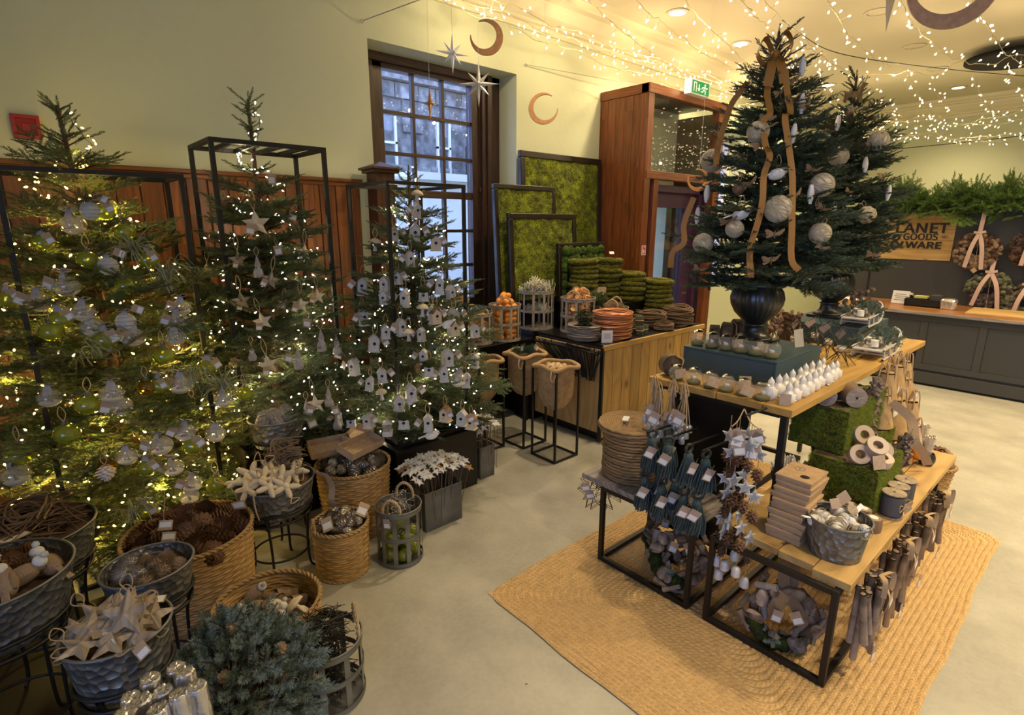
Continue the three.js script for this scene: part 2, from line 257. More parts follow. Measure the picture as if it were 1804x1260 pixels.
struct('wall_right', box2(X1, X1 + TH, 0, CH, Z0, Z1), m.wall);
{ const gs = [], a = -0.6, b = 4.4, y0 = 0.80, y1 = 3.2; gs.push(box2(X0 - TH, X0, 0, CH, Z0, a), box2(X0 - TH, X0, 0, CH, b, Z1), box2(X0 - TH, X0, 0, y0, a, b), box2(X0 - TH, X0, y1, CH, a, b)); struct('wall_left', gs, m.wall); }
// cornice: a stepped moulding run along the walls
function corniceRun(name, len, pos, ry) {
  const prof = [[0, 0], [0.03, 0], [0.045, 0.03], [0.045, 0.05], [0.09, 0.055], [0.10, 0.075], [0.17, 0.11], [0.24, 0.17], [0.25, 0.2], [0.33, 0.205], [0.34, 0.225], [0.42, 0.235], [0.43, 0.29], [0, 0.29]];
  const s = new THREE.Shape(prof.map((p) => new THREE.Vector2(p[0], p[1])));
  const g = new THREE.ExtrudeGeometry(s, { depth: len, bevelEnabled: false }); g.rotateY(-PI / 2); // profile depth runs along z, length along -x
  const o = struct(name, muv(flat(g)), m.cornice); o.position.set(...pos); o.rotation.y = ry; return o;
}
corniceRun('trim_1', X1 - X0, [X1, CH - 0.29, Z0], 0);
corniceRun('trim_2', Z1 - Z0, [X1, CH - 0.29, Z1], -PI / 2);
// windows: frame, muntins and single panes
function sashWindow(name, w, h, nx, ny, mid, pos, ry, mat) {
  const o = structG(name), F = 0.1, gs = [];
  gs.push(wood2(-w / 2, -w / 2 + F, 0, h, -0.05, 0.05), wood2(w / 2 - F, w / 2, 0, h, -0.05, 0.05), wood2(-w / 2, w / 2, h - F, h, -0.05, 0.05), wood2(-w / 2, w / 2, 0, F, -0.05, 0.05));
  part(o, 'window_frame', gs, mat);
  const ix0 = -w / 2 + F, ix1 = w / 2 - F, iy0 = F, iy1 = h - F, dx = (ix1 - ix0) / nx, dy = (iy1 - iy0) / ny;
  for (let i = 1; i < nx; i++) part(o, 'muntin', wood2(ix0 + i * dx - 0.016, ix0 + i * dx + 0.016, iy0, iy1, -0.025, 0.025), mat);
  for (let j = 1; j < ny; j++) { const t = j === mid ? 0.035 : 0.016; part(o, j === mid ? 'meeting_rail' : 'muntin', wood2(ix0, ix1, iy0 + j * dy - t, iy0 + j * dy + t, -0.03, 0.03), mat); }
  for (let i = 0; i < nx; i++) for (let j = 0; j < ny; j++) part(o, 'pane', box2(ix0 + i * dx + 0.008, ix0 + (i + 1) * dx - 0.008, iy0 + j * dy + 0.008, iy0 + (j + 1) * dy - 0.008, -0.003, 0.003), m.pane);
  o.position.set(...pos); o.rotation.y = ry; return o;
}
{ const w = sashWindow('window_1', 1.22, 2.36, 3, 6, 3, [3.20, 1.06, -4.86], 0, m.winWood);
  part(w, 'window_frame', [wood2(-0.79, -0.61, -0.1, 2.37, -0.08, 0.07), wood2(0.61, 0.84, -0.1, 2.37, -0.08, 0.10), wood2(0.66, 0.72, -0.1, 2.37, 0.10, 0.13), wood2(-0.79, 0.84, 2.30, 2.37, -0.08, 0.1)], m.winWood);
  part(w, 'window_sill', wood2(-0.79, 0.84, -0.14, -0.08, -0.08, 0.40), m.winWood);
  part(w, 'sash_cord', [rod([0.60, 1.14, 0.06], [0.60, 2.2, 0.06], 0.005), rbx(0.03, 0.05, 0.03, 0.008, 0.60, 1.25, 0.06)], m.winWood); }
sashWindow('window_2', 1.3, 2.35, 3, 6, 3, [8.40, 1.0, -4.8], 0, m.white);
sashWindow('window_3', 5.0, 2.40, 6, 3, 0, [X0 - 0.3, 0.80, 1.9], PI / 2, m.winWood);
// outer door of the porch
{ const d = structG('door_1'); const z = -4.06;
  part(d, 'door_frame', [wood2(5.70, 5.78, 0, 2.42, z - 0.06, z + 0.1), wood2(6.82, 6.90, 0, 2.42, z - 0.06, z + 0.1), wood2(5.70, 6.90, 2.34, 2.42, z - 0.06, z + 0.1)], m.doorPaint);
  part(d, 'stile', wood2(5.78, 5.90, 0, 2.34, z - 0.03, z + 0.03), m.doorPaint); part(d, 'stile', wood2(6.62, 6.82, 0, 2.34, z - 0.03, z + 0.03), m.doorPaint);
  part(d, 'rail', wood2(5.90, 6.62, 2.16, 2.34, z - 0.03, z + 0.03), m.doorPaint); part(d, 'rail', wood2(5.90, 6.62, 0, 0.62, z - 0.03, z + 0.03), m.doorPaint);
  part(d, 'pane', box2(5.90, 6.62, 0.62, 2.16, z - 0.004, z + 0.004), m.pane);
  part(d, 'door_handle', [rod([6.70, 1.05, z + 0.03], [6.70, 1.05, z + 0.08], 0.012), rod([6.70, 1.05, z + 0.08], [6.60, 1.05, z + 0.08], 0.01)], m.zincFlat); }
// wainscot of separate tongue-and-groove boards with a moulded cap
{ const w = structG('wainscot'); let x = X0; rnd = mulberry(12);
  const mats = [0, 1, 2, 3].map((i) => { const k = m.maho.clone(); k.color.multiplyScalar(0.82 + i * 0.13); return k; });
  while (x < 2.24) { const b = 0.136; part(w, 'board', wood2(x + 0.003, Math.min(x + b - 0.003, 2.24), 0.16, 2.30, Z0, Z0 + 0.028, 0.007), mats[Math.floor(rnd() * 4)]); x += b; }
  part(w, 'backing', box2(X0, 2.24, 0, 2.30, Z0, Z0 + 0.012), m.mahoDark);
  part(w, 'cap', [wood2(X0, 2.26, 2.285, 2.315, Z0, Z0 + 0.055, 0.008), wood2(X0, 2.26, 2.255, 2.285, Z0, Z0 + 0.04, 0.008)], m.maho);
  part(w, 'skirting', wood2(X0, 2.26, 0, 0.17, Z0, Z0 + 0.04, 0.01), m.mahoDark); }
{ const p = thing('newel_post', 'dark square wooden post with moulded cap at the wainscot end beside the window', 'post', [2.36, 0, -4.32]);
  part(p, 'shaft', wood2(-0.085, 0.085, 0, 2.24, -0.085, 0.085, 0.006), m.mahoDark);
  part(p, 'cap', [rbox2(-0.10, 0.10, 2.24, 2.27, -0.10, 0.10), rbox2(-0.085, 0.085, 2.27, 2.36, -0.085, 0.085), rbox2(-0.115, 0.115, 2.36, 2.385, -0.115, 0.115), rbox2(-0.135, 0.135, 2.385, 2.405, -0.135, 0.135), muv(T(flat(new THREE.ConeGeometry(0.175, 0.05, 4).rotateY(PI / 4)), 0, 2.43, 0))], m.mahoDark); }
// porch of stained boards
{ const v = structG('porch'); const xl = 5.38, xr = 7.06, zf = -3.82, top = 3.45; rnd = mulberry(13);
  const n = 5, L = (zf - 0.09 - Z0) / n;
  for (let i = 0; i < n; i++) part(v, 'board', wood2(xl, xl + 0.03, 0, top - 0.1, Z0 + i * L + 0.001, Z0 + (i + 1) * L - 0.001, 0.004), m.mahoRed);
  for (let i = 0; i < n; i++) part(v, 'board', wood2(xr - 0.03, xr, 0, top - 0.1, Z0 + i * L + 0.001, Z0 + (i + 1) * L - 0.001, 0.004), m.mahoDark);
  part(v, 'post', wood2(xl, xl + 0.11, 0, top - 0.09, zf - 0.1, zf, 0.006), m.mahoRed); part(v, 'post', wood2(xr - 0.16, xr, 0, top - 0.09, zf - 0.1, zf, 0.006), m.mahoRed);
  part(v, 'post', wood2(xl + 0.20, xl + 0.30, 0, 2.47, zf - 0.09, zf - 0.01, 0.006), m.mahoRed);
  part(v, 'top_rail', [wood2(xl - 0.01, xr + 0.01, top - 0.1, top, zf - 0.1, zf + 0.01, 0.006), wood2(xl - 0.01, xl + 0.06, top - 0.1, top, Z0, zf, 0.006)], m.mahoRed);
  part(v, 'transom_bar', wood2(xl + 0.02, xr - 0.1, 2.46, 2.55, zf - 0.1, zf + 0.01, 0.006), m.mahoRed);
  part(v, 'roof', box2(xl + 0.01, xr - 0.01, top - 0.03, top - 0.005, Z0, zf - 0.02), m.mahoDark);
  part(v, 'pane', box2(xl + 0.1, xr - 0.15, 2.55, top - 0.1, zf - 0.052, zf - 0.046), m.pane);
  part(v, 'side_pane', box2(xl + 0.11, xl + 0.2, 0.6, 2.46, zf - 0.052, zf - 0.046), m.pane); }
// half-height partition and far room behind the counter
{ const w = structG('wall_counter'); part(w, 'panel', box2(9.25, 9.40, 0, 2.12, -3.1, 4.9), m.charcoal); part(w, 'panel_seam', [box2(9.243, 9.251, 0.9, 2.12, -0.42, -0.40), box2(9.243, 9.251, 0.9, 2.12, -2.55, -2.53)], m.black); part(w, 'ledge', wood2(9.2, 9.45, 2.12, 2.15, -3.1, 4.9), m.charcoal); }

// ------------------------------------------------------------------ what stands outside the windows
{ const b = structG('stone_building'); rnd = mulberry(31); const mats = [0, 1, 2, 3].map((i) => { const k = m.stone.clone(); k.color.multiplyScalar(0.75 + i * 0.18); return k; });
  part(b, 'backing', box2(1, 12, 0, 6.5, -9.6, -9.32), mats[0]);
  const H = 0.28; for (let r = 0; r < 12; r++) { let x = 3.0 + (r % 2) * 0.22; const y = 1.9 + r * H; while (x < 8.6) { const w = R(0.36, 0.7); const inWin = y > 2.75 && y < 3.95 && ((x + w > 5.06 && x < 5.5) || (x + w > 6.25 && x < 6.7)); if (!inWin && r !== 9) part(b, 'stone', rbox2(x + 0.006, x + w - 0.006, y + 0.006, y + H - 0.006, -9.34, -9.28 + R(0, 0.02), 0.012), mats[Math.floor(rnd() * 4)]); x += w; } }
  part(b, 'string_course', [rbox2(1, 12, 4.42, 4.56, -9.4, -9.14), rbox2(1, 12, 4.56, 4.70, -9.4, -9.2)], m.stone);
  for (const x of [5.28, 6.47]) { const f = part(b, 'building_window', [box2(x - 0.16, x - 0.12, 2.85, 3.9, -9.33, -9.27), box2(x + 0.12, x + 0.16, 2.85, 3.9, -9.33, -9.27), box2(x - 0.16, x + 0.16, 3.86, 3.9, -9.33, -9.27), box2(x - 0.16, x + 0.16, 2.85, 2.89, -9.33, -9.27), box2(x - 0.16, x + 0.16, 3.36, 3.4, -9.33, -9.27)], m.white); part(f, 'pane', box2(x - 0.12, x + 0.12, 2.89, 3.86, -9.312, -9.305), m.pane); }
  const l = structG('lean_to'); part(l, 'wall', box2(1.5, 6.4, 0, 2.62, -8.0, -7.6), m.render); part(l, 'roof', [box2(4.6, 6.6, 2.62, 2.73, -8.3, -7.45), box2(1.4, 4.6, 2.60, 2.64, -8.2, -7.5)], m.white);
  part(structG('yard'), 'paving', box2(-8, 18, -0.25, -0.05, -14, Z0 - TH - 0.02), m.stone);
  part(structG('yard_wall'), 'stonework', box2(6.7, 14, 0, 3.4, -8.9, -8.6), m.stoneDark); }

// ------------------------------------------------------------------ ceiling lamps
pool('down', 'round lit downlight', 'recessed in the ceiling', 'ceiling light', 'lit downlights');
pool('ring', 'round unlit downlight trim', 'flush in the ceiling', 'ceiling light', 'unlit downlights');
const downlight = proto('ceiling_light', (o) => { part(o, 'trim', lathe([[0.085, -0.012], [0.115, -0.012], [0.12, 0], [0.085, 0]], 40), m.lampTrim); part(o, 'lamp_diffuser', new THREE.CylinderGeometry(0.09, 0.09, 0.008, 40).translate(0, -0.006, 0), m.lampFace); });
const unlit = proto('ceiling_downlight', (o) => { part(o, 'trim', lathe([[0.10, -0.008], [0.125, -0.01], [0.13, 0], [0.10, 0]], 40), m.lampTrim); part(o, 'lens', new THREE.CylinderGeometry(0.10, 0.10, 0.006, 40).translate(0, -0.002, 0), m.ceiling); });
function spot(x, z, k = 1) { const l = new THREE.SpotLight(WARM, DOWN_I * k, 0, 1.15, 0.7, 2); l.position.set(x, CH - 0.03, z); l.target.position.set(x, 0, z); l.shadow.radius = 4; l.castShadow = true; l.name = 'downlight'; scene.add(l, l.target); }
for (const [x, z, k] of [[5.63, -3.7, .9], [7.12, -3.74, .9], [8.65, -3.74, .8], [10.15, -3.78, 1], [11.9, -2.42, 1]]) { downlight('down', [x, CH, z]); spot(x, z, k); }
// further lamps of the same grid, above and behind the camera's frame
for (const [x, z, k] of [[1.9, 0.7, 1.1], [4.6, 0.9, 1.9], [6.2, 0.6, 1.7], [7.8, 0.6, 1.5], [2.6, 2.2, 1.0], [4.6, 2.4, 1.2], [3.4, -2.75, 1.0], [9.5, 0.6, 1]]) { downlight('down', [x, CH, z]); spot(x, z, k); }
for (const [x, z] of [[7.2, -2.28], [8.85, -2.33], [10.3, -2.38]]) unlit('ring', [x, CH, z]);
{ const t = thing('ceiling_vent', 'large round black disc set under the ceiling at the right', 'vent', [9.98, 4.02, -1.45]); part(t, 'disc', lathe([[0, 0], [0.52, 0], [0.56, 0.02], [0.56, 0.05], [0, 0.05]], 48), S({ color: 0x060505, roughness: 0.95 })); part(t, 'hanger', new THREE.CylinderGeometry(0.06, 0.06, 0.09, 16).translate(0, 0.09, 0), m.black); }

// ------------------------------------------------------------------ string lights under the ceiling
const dropGeo = lathe([[0, -0.020], [0.006, -0.016], [0.0095, -0.008], [0.008, 0.001], [0.004, 0.010], [0.0015, 0.016], [0, 0.017]], 8);
const hashAt = new THREE.Object3D();
function bulbs(o, list, mat, geo = dropGeo, s = 1) {          // the bulbs of one string: too small to pick apart, one instanced part
  const im = new THREE.InstancedMesh(geo, mat, list.length); im.name = 'light_bulbs';
  list.forEach(([p, q], i) => { hashAt.position.copy(p); hashAt.quaternion.setFromUnitVectors(V(0, -1, 0), q.clone().normalize()); hashAt.scale.setScalar(s); hashAt.updateMatrix(); im.setMatrixAt(i, hashAt.matrix); });
  im.userData.kind = 'stuff'; o.add(im); return im;
}
function lightString(label, pts, gap = 0.11, wire = m.wireCream, mat = m.bulbWarm, sag = 0.05, s = 0.8) {
  const o = thing('string_light', label, 'string lights', [0, 0, 0], 0, 'string lights under the ceiling');
  const P3 = []; pts.forEach((p, i) => { P3.push(V(...p)); if (i < pts.length - 1) { const q = pts[i + 1]; P3.push(V((p[0] + q[0]) / 2, (p[1] + q[1]) / 2 - sag, (p[2] + q[2]) / 2)); } });
  const c = new THREE.CatmullRomCurve3(P3), L = c.getLength(), wob = [], n = Math.ceil(L / 0.09);
  for (let i = 0; i <= n; i++) { const p = c.getPointAt(Math.min(1, i / n)); wob.push(p.add(V(R(-.008, .008), R(-.012, .012), R(-.008, .008)))); }
  const gs = [new THREE.TubeGeometry(new THREE.CatmullRomCurve3(wob), n * 2, 0.0028, 4)], list = [];
  for (let d = 0.03; d < L; d += gap * R(0.6, 1.4)) { const p = c.getPointAt(d / L), q = V(R(-1, 1), R(-1.5, .9), R(-1, 1)).normalize().multiplyScalar(R(.025, .06)), e = p.clone().add(q); gs.push(rod(p.toArray(), e.toArray(), 0.0015, 0.0015, 3)); list.push([e.addScaledVector(q.clone().normalize(), 0.012), q]); }
  part(o, 'wire', gs, wire); bulbs(o, list, mat, dropGeo, s); return o;
}
rnd = mulberry(41);
const spans = [
  ['string of warm lights running under the ceiling towards the second tree top', [[4.33, 3.58, -1.77], [5.18, 3.58, -1.93], [6.05, 3.58, -2.05], [7.2, 3.58, -2.08]]],
  ['string of warm lights crossing the large wooden crescent at upper right', [[4.7, 3.58, -1.44], [6.11, 3.58, -1.59], [7.47, 3.58, -1.55]]],
  ['string of warm lights crossing the black ceiling disc', [[4.98, 3.58, -1.12], [6.67, 3.58, -1.18], [7.65, 3.58, -1.18], [8.35, 3.58, -1.04]]],
  ['swagged string of warm lights looping above the second tree', [[5.38, 3.58, -2.34], [6.14, 3.58, -2.42], [6.95, 3.58, -2.43], [7.43, 3.58, -2.3], [7.52, 3.58, -2.0], [7.88, 3.58, -1.82], [7.47, 3.58, -1.55], [7.79, 3.58, -1.38], [7.65, 3.58, -1.18], [7.61, 3.58, -0.97]]],
  ['string of warm lights ending behind the tallest tree top', [[3.84, 3.58, -2.2], [5.26, 3.58, -2.45], [5.92, 3.58, -2.55]]],
  ['string of warm lights passing just right of the tallest tree top', [[3.96, 3.58, -2.1], [5.62, 3.58, -2.33], [6.85, 3.58, -2.46]]],
  ['string of warm lights passing between the two brightest downlights', [[3.56, 3.58, -2.46], [5.36, 3.58, -2.9], [6.18, 3.58, -3.06]]],
  ['string of warm lights passing left of the first bright downlight', [[3.3, 3.58, -2.69], [4.45, 3.58, -2.99], [5.58, 3.58, -3.19], [6.52, 3.58, -3.22]]],
  ['string of warm lights nearest the cornice above the porch', [[3.07, 3.58, -2.9], [4.38, 3.58, -3.35], [5.7, 3.58, -3.65]]],
  ['string of warm lights trailing down behind the second tree, towards the far wall', [[7.65, 3.58, -2.03], [9.08, 3.51, -2.2], [10.5, 3.49, -2.26]]],
  ['string of warm lights trailing to the far wall, left of the lit lamp', [[8.45, 3.58, -1.99], [10.5, 3.54, -2.14]]],
  ['string of warm lights trailing from the swag below the crescent to the far wall', [[8.16, 3.58, -1.57], [9.33, 3.39, -1.55], [10.5, 3.43, -1.61]]],
  ['string of warm lights trailing from the black disc to the far wall', [[7.89, 3.58, -1.23], [9.19, 3.58, -1.31], [10.5, 3.48, -1.22]]],
  ['string of warm lights trailing over the second tree towards the far corner', [[7.9, 3.58, -2.49], [10.5, 3.58, -2.77]]],
  ['string of warm lights trailing between the two tree tops towards the far corner', [[6.24, 3.58, -2.46], [8.37, 3.61, -3.08], [10.5, 3.69, -3.58]]],
];
for (const [l, p] of spans) lightString(l, p, 0.15, m.wireCream, m.bulbWarm, 0.02);
const bands = [
  ['dense string of lights along the window wall cornice, middle line', [[2.81, 3.79, -4.05], [3.53, 3.76, -4.05], [4.42, 3.72, -4.05], [5.66, 3.74, -4.05], [6.88, 3.77, -4.05], [8.4, 3.78, -4.05]], 0.10],
  ['dense string of lights along the window wall cornice, lowest line', [[2.81, 3.73, -4.1], [3.53, 3.69, -4.1], [4.42, 3.65, -4.1], [5.66, 3.62, -4.1], [6.9, 3.62, -4.1], [8.4, 3.66, -4.1]], 0.11],
  ['dense string of lights along the window wall cornice, highest line', [[2.81, 3.84, -4.0], [3.53, 3.81, -4.0], [4.42, 3.78, -4.0], [5.65, 3.78, -4.0], [6.87, 3.79, -4.0], [8.4, 3.82, -4.0]], 0.11],
  ['dense string of lights before the far wall, deepest swag', [[10.5, 3.76, -3.76], [10.5, 3.42, -2.98], [10.5, 3.27, -2.37], [10.5, 3.19, -1.82], [10.5, 3.25, -1.18], [10.5, 3.3, -0.3]], 0.055],
  ['dense string of lights before the far wall, lowest at the right', [[10.6, 3.55, -3.64], [10.6, 3.32, -2.96], [10.6, 3.33, -2.38], [10.6, 3.14, -1.81], [10.6, 3.16, -1.16], [10.6, 3.2, -0.3]], 0.055],
  ['dense string of lights before the far wall, rising to the right', [[10.4, 3.44, -3.46], [10.4, 3.51, -2.84], [10.4, 3.37, -2.11], [10.4, 3.42, -1.74], [10.4, 3.5, -1.22], [10.4, 3.55, -0.3]], 0.055],
  ['dense string of lights before the far wall, highest line', [[10.7, 3.59, -3.16], [10.7, 3.57, -2.55], [10.7, 3.4, -1.99], [10.7, 3.41, -1.21], [10.7, 3.4, -0.3]], 0.055],
];
for (const [l, p, g] of bands) lightString(l, p, g, m.wireCream, m.bulbWarm, 0.04);
function glow(x, y, z, k, c = FAIRY, nm = 'fairy_glow') { const l = new THREE.PointLight(c, k, 0, 2); l.position.set(x, y, z); l.shadow.radius = 1; l.castShadow = true; l.name = nm; scene.add(l); }
// the strings' own light, gathered at points on the strings
for (const [x, y, z] of [[3.3, 3.66, -3.95], [4.4, 3.62, -3.9], [5.6, 3.6, -3.9], [6.8, 3.6, -3.9], [8.2, 3.66, -3.9], [10.3, 3.3, -3.0], [10.3, 3.15, -1.8], [10.3, 3.2, -0.8]]) glow(x, y, z, FAIRY_I);
for (const [x, y, z] of [[5.2, 3.5, -2.0], [6.2, 3.5, -3.0], [7.5, 3.5, -2.1], [6.3, 3.5, -1.4], [8.0, 3.5, -1.2], [4.4, 3.5, -2.6]]) glow(x, y, z, FAIRY_I * 0.8);
// wall wires from which the strings are tied
single('wire', [rod([2.355, 3.54, -4.47], [2.95, 3.80, -3.95], 0.004), torus(0.012, 0.003, 2.355, 3.54, -4.485, 0)], m.greyRibbon, 'grey wire tied from a hook on the wall above the window', 'wire');
single('wire', [rod([4.166, 3.533, -4.47], [6.3, 3.56, -4.2], 0.004), torus(0.012, 0.003, 4.166, 3.533, -4.485, 0)], m.greyRibbon, 'grey wire stretched from a wall hook right of the window', 'wire');
single('wire', tube([[4.6, 3.46, -2.1], [6.0, 3.52, -2.2], [7.6, 3.56, -1.7], [9.2, 3.6, -1.0]], 0.004, 40), m.black, 'thin black cable stretched under the ceiling beneath the swagged lights', 'wire');
single('wire', tube([[10.45, 3.10, -3.4], [10.45, 3.12, -2.0], [10.45, 3.18, -0.3]], 0.006, 40), m.black, 'black cable stretched before the far wall under the dense lights', 'wire');

// ------------------------------------------------------------------ hanging moons and stars
function crescent(r, t) { const pts = []; for (let i = 0; i <= 40; i++) { const a = 0.35 + (i / 40) * (2 * PI - 0.95); pts.push([r * Math.cos(a), r * Math.sin(a)]); } const c = t * 1.0; for (let i = 40; i >= 0; i--) { const a = 0.35 + (i / 40) * (2 * PI - 0.95), mid = Math.sin((i / 40) * PI); pts.push([(r - c * mid - 0.002) * Math.cos(a), (r - c * mid - 0.002) * Math.sin(a)]); } return muv(extr(pts, 0.014, 0.002)); }
function moon(label, pos, r, t, yaw, roll, mat) { const o = thing('moon_ornament', label, 'moon'); o.position.set(...pos); part(o, 'crescent', T(crescent(r, t), 0, 0, 0, 0, yaw, roll), mat); part(o, 'thread', rod([0, r * 0.98, 0], [0, Math.max(0.2, CH - 0.3 - pos[1]), 0], 0.0012, 0.0012, 4), m.paper); return o; }
const copperCard = S({ color: new THREE.Color(0.62, 0.30, 0.11), roughness: 0.5, map: cardT });
moon('large copper crescent hanging before the top of the window', [2.93, 3.34, -3.6], 0.125, 0.05, -0.75, -3.63, copperCard);
moon('copper crescent hanging before the wall right of the window', [3.55, 2.915, -3.6], 0.125, 0.038, -0.7, 0.6, copperCard);
moon('small copper crescent hanging before the porch transom', [4.9, 2.36, -2.87], 0.10, 0.036, -0.8, -3.8, copperCard);
moon('big pinkish wooden crescent hanging close to the ceiling at upper right', [4.80, 3.48, -1.10], 0.27, 0.09, -0.95, -4.05, S({ color: new THREE.Color(0.60, 0.38, 0.26), roughness: 0.6, map: cardT }));
function moravian(r, n = 8, flatN = 1) {                      // an eight-pointed star with long spikes and a faceted middle
  const gs = []; for (let i = 0; i < n; i++) { const a = (i / n) * 2 * PI, L = i % 2 ? r * 0.72 : r; gs.push(T(new THREE.ConeGeometry(r * 0.13, L, 4).translate(0, L / 2, 0), 0, 0, 0, 0, 0, a)); }
  gs.push(T(new THREE.ConeGeometry(r * 0.2, r * 0.35, 4).translate(0, r * 0.17, 0), 0, 0, 0, PI / 2), T(new THREE.ConeGeometry(r * 0.2, r * 0.35, 4).translate(0, r * 0.17, 0), 0, 0, 0, -PI / 2));
  return muv(M1(gs.map((g) => flat(g))));
}
function hangStar(label, pos, r, yaw, mat) { const o = thing('star_ornament', label, 'star', pos); part(o, 'spikes', T(moravian(r), 0, 0, 0, 0, yaw), mat); part(o, 'thread', rod([0, r, 0], [0, CH - 0.3 - pos[1], 0], 0.0012, 0.0012, 4), m.paper); }
const silverCard = S({ color: new THREE.Color(0.60, 0.60, 0.58), roughness: 0.4, metalness: 0.35, bumpMap: fiberB, bumpScale: 0.002 });
hangStar('large silver eight-pointed star hanging before the window top right', [2.846, 3.0, -3.6], 0.165, -0.75, silverCard);
hangStar('white many-pointed star turned sideways, hanging left of the large copper crescent', [2.605, 3.17, -3.6], 0.14, -0.2, m.white);
hangStar('copper star seen edge-on, hanging before the window panes', [2.395, 2.80, -3.6], 0.12, 0.98, copperCard);
{ const o = thing('star_ornament', 'long pale spike of a paper star hanging at the upper edge beside the big crescent', 'star', [4.4, 3.42, -1.33]); part(o, 'spikes', T(moravian(0.26), 0, 0, 0, 0, 0.4), m.cream); part(o, 'thread', rod([0, 0.26, 0], [0, 0.7, 0], 0.0012, 0.0012, 4), m.paper); }

// ------------------------------------------------------------------ signs on the walls
{ const t = thing('fire_alarm', 'small red square fire alarm box on the wall above the wainscot', 'fire alarm', [0.143, 2.5, Z0]);
  part(t, 'housing', [rbox2(-0.065, 0.065, -0.065, 0.065, 0, 0.015), rbox2(-0.065, 0.065, 0.045, 0.065, 0.01, 0.05), rbox2(-0.065, 0.065, -0.065, -0.045, 0.01, 0.05), rbox2(-0.065, -0.045, -0.05, 0.05, 0.01, 0.05), rbox2(0.045, 0.065, -0.05, 0.05, 0.01, 0.05)], m.red); part(t, 'button', rbox2(-0.02, 0.02, -0.02, 0.02, 0.015, 0.03), m.red); }
{ // exit sign: print on its face drawn on a canvas
  const c = document.createElement('canvas'); c.width = 256; c.height = 128; const g = c.getContext('2d'); g.fillStyle = '#0d8a52'; g.fillRect(0, 0, 256, 128); g.fillStyle = '#eef5ee';
  g.fillRect(24, 16, 44, 96); g.fillStyle = '#0d8a52'; g.fillRect(34, 26, 24, 86); g.fillStyle = '#eef5ee';
  g.fillRect(96, 30, 14, 44); g.beginPath(); g.moveTo(80, 70); g.lineTo(126, 70); g.lineTo(103, 104); g.fill();
  g.beginPath(); g.arc(190, 26, 12, 0, 7); g.fill(); g.lineWidth = 13; g.strokeStyle = '#eef5ee'; g.lineCap = 'round';
  for (const l of [[[186, 44], [176, 74]], [[176, 74], [204, 88], [196, 112]], [[176, 74], [160, 96], [140, 98]], [[186, 46], [158, 52], [148, 68]], [[188, 46], [214, 58], [228, 50]]]) { g.beginPath(); l.forEach((p, i) => (i ? g.lineTo(...p) : g.moveTo(...p))); g.stroke(); }
  const tx = new THREE.CanvasTexture(c); tx.colorSpace = THREE.SRGBColorSpace; tx.magFilter = THREE.LinearFilter;
  const t = thing('exit_sign', 'green emergency exit sign with running figure above the porch', 'exit sign', [6.2, 3.49, -3.74], 0);
  part(t, 'housing', rbx(0.42, 0.16, 0.085, 0.01), m.white);
  part(t, 'sign_face', new THREE.PlaneGeometry(0.37, 0.135).translate(0, 0, 0.0445), S({ map: tx, roughness: 0.5, emissive: 0xffffff, emissiveMap: tx, emissiveIntensity: 0.35 })); }
{ const c = document.createElement('canvas'); c.width = 64; c.height = 96; const g = c.getContext('2d'); g.fillStyle = '#e8dcd8'; g.fillRect(0, 0, 64, 96); g.fillStyle = '#b3231d'; g.fillRect(6, 6, 52, 84); g.fillStyle = '#f0e6e2'; g.fillRect(14, 40, 14, 40); g.fillRect(17, 30, 8, 12); g.fillRect(36, 44, 5, 36); g.fillRect(44, 44, 5, 36); g.fillRect(30, 14, 20, 8);
  const tx = new THREE.CanvasTexture(c); tx.colorSpace = THREE.SRGBColorSpace; tx.magFilter = THREE.LinearFilter;
  const t = thing('fire_sign', 'small red and white fire extinguisher sign on the porch post', 'sign', [5.437, 1.66, -3.815]); part(t, 'plate', rbx(0.08, 0.11, 0.004, 0.001), m.white); part(t, 'print', new THREE.PlaneGeometry(0.076, 0.106).translate(0, 0, 0.0028), S({ map: tx, roughness: 0.5 })); }

// ------------------------------------------------------------------ big furniture
function frameThing(name, label, cat, x0, x1, y0, y1, z0, z1, o = {}) {   // open frame of square black tube: each tube a part
  const t = thing(name, label, cat, [(x0 + x1) / 2, y0, (z0 + z1) / 2]), w = (x1 - x0) / 2, d = (z1 - z0) / 2, h = y1 - y0, k = o.k || 0.022, mat = o.mat || m.black, e = w - k / 2, f = d - k / 2;
  for (const [sx, sz] of [[-1, -1], [1, -1], [1, 1], [-1, 1]]) part(t, 'post', rbox2(sx * e - k / 2, sx * e + k / 2, 0, h, sz * f - k / 2, sz * f + k / 2, 0.002), mat);
  const ring = (y, n) => { part(t, n, rbox2(-w + k, w - k, y - k / 2, y + k / 2, f - k / 2, f + k / 2, 0.002), mat); part(t, n, rbox2(-w + k, w - k, y - k / 2, y + k / 2, -f - k / 2, -f + k / 2, 0.002), mat); part(t, n, rbox2(-e - k / 2, -e + k / 2, y - k / 2, y + k / 2, -d + k, d - k, 0.002), mat); part(t, n, rbox2(e - k / 2, e + k / 2, y - k / 2, y + k / 2, -d + k, d - k, 0.002), mat); };
  if (o.top !== false) ring(h - k / 2, 'top_rail'); if (o.foot !== false) ring(k / 2, 'foot_rail');
  for (let i = 1; i <= (o.slats || 0); i++) { const x = -w + (2 * w * i) / (o.slats + 1); part(t, 'slat', rbox2(x - k / 2, x + k / 2, h - k, h - 0.002, -d + k, d - k, 0.002), mat); }
  return t;
}
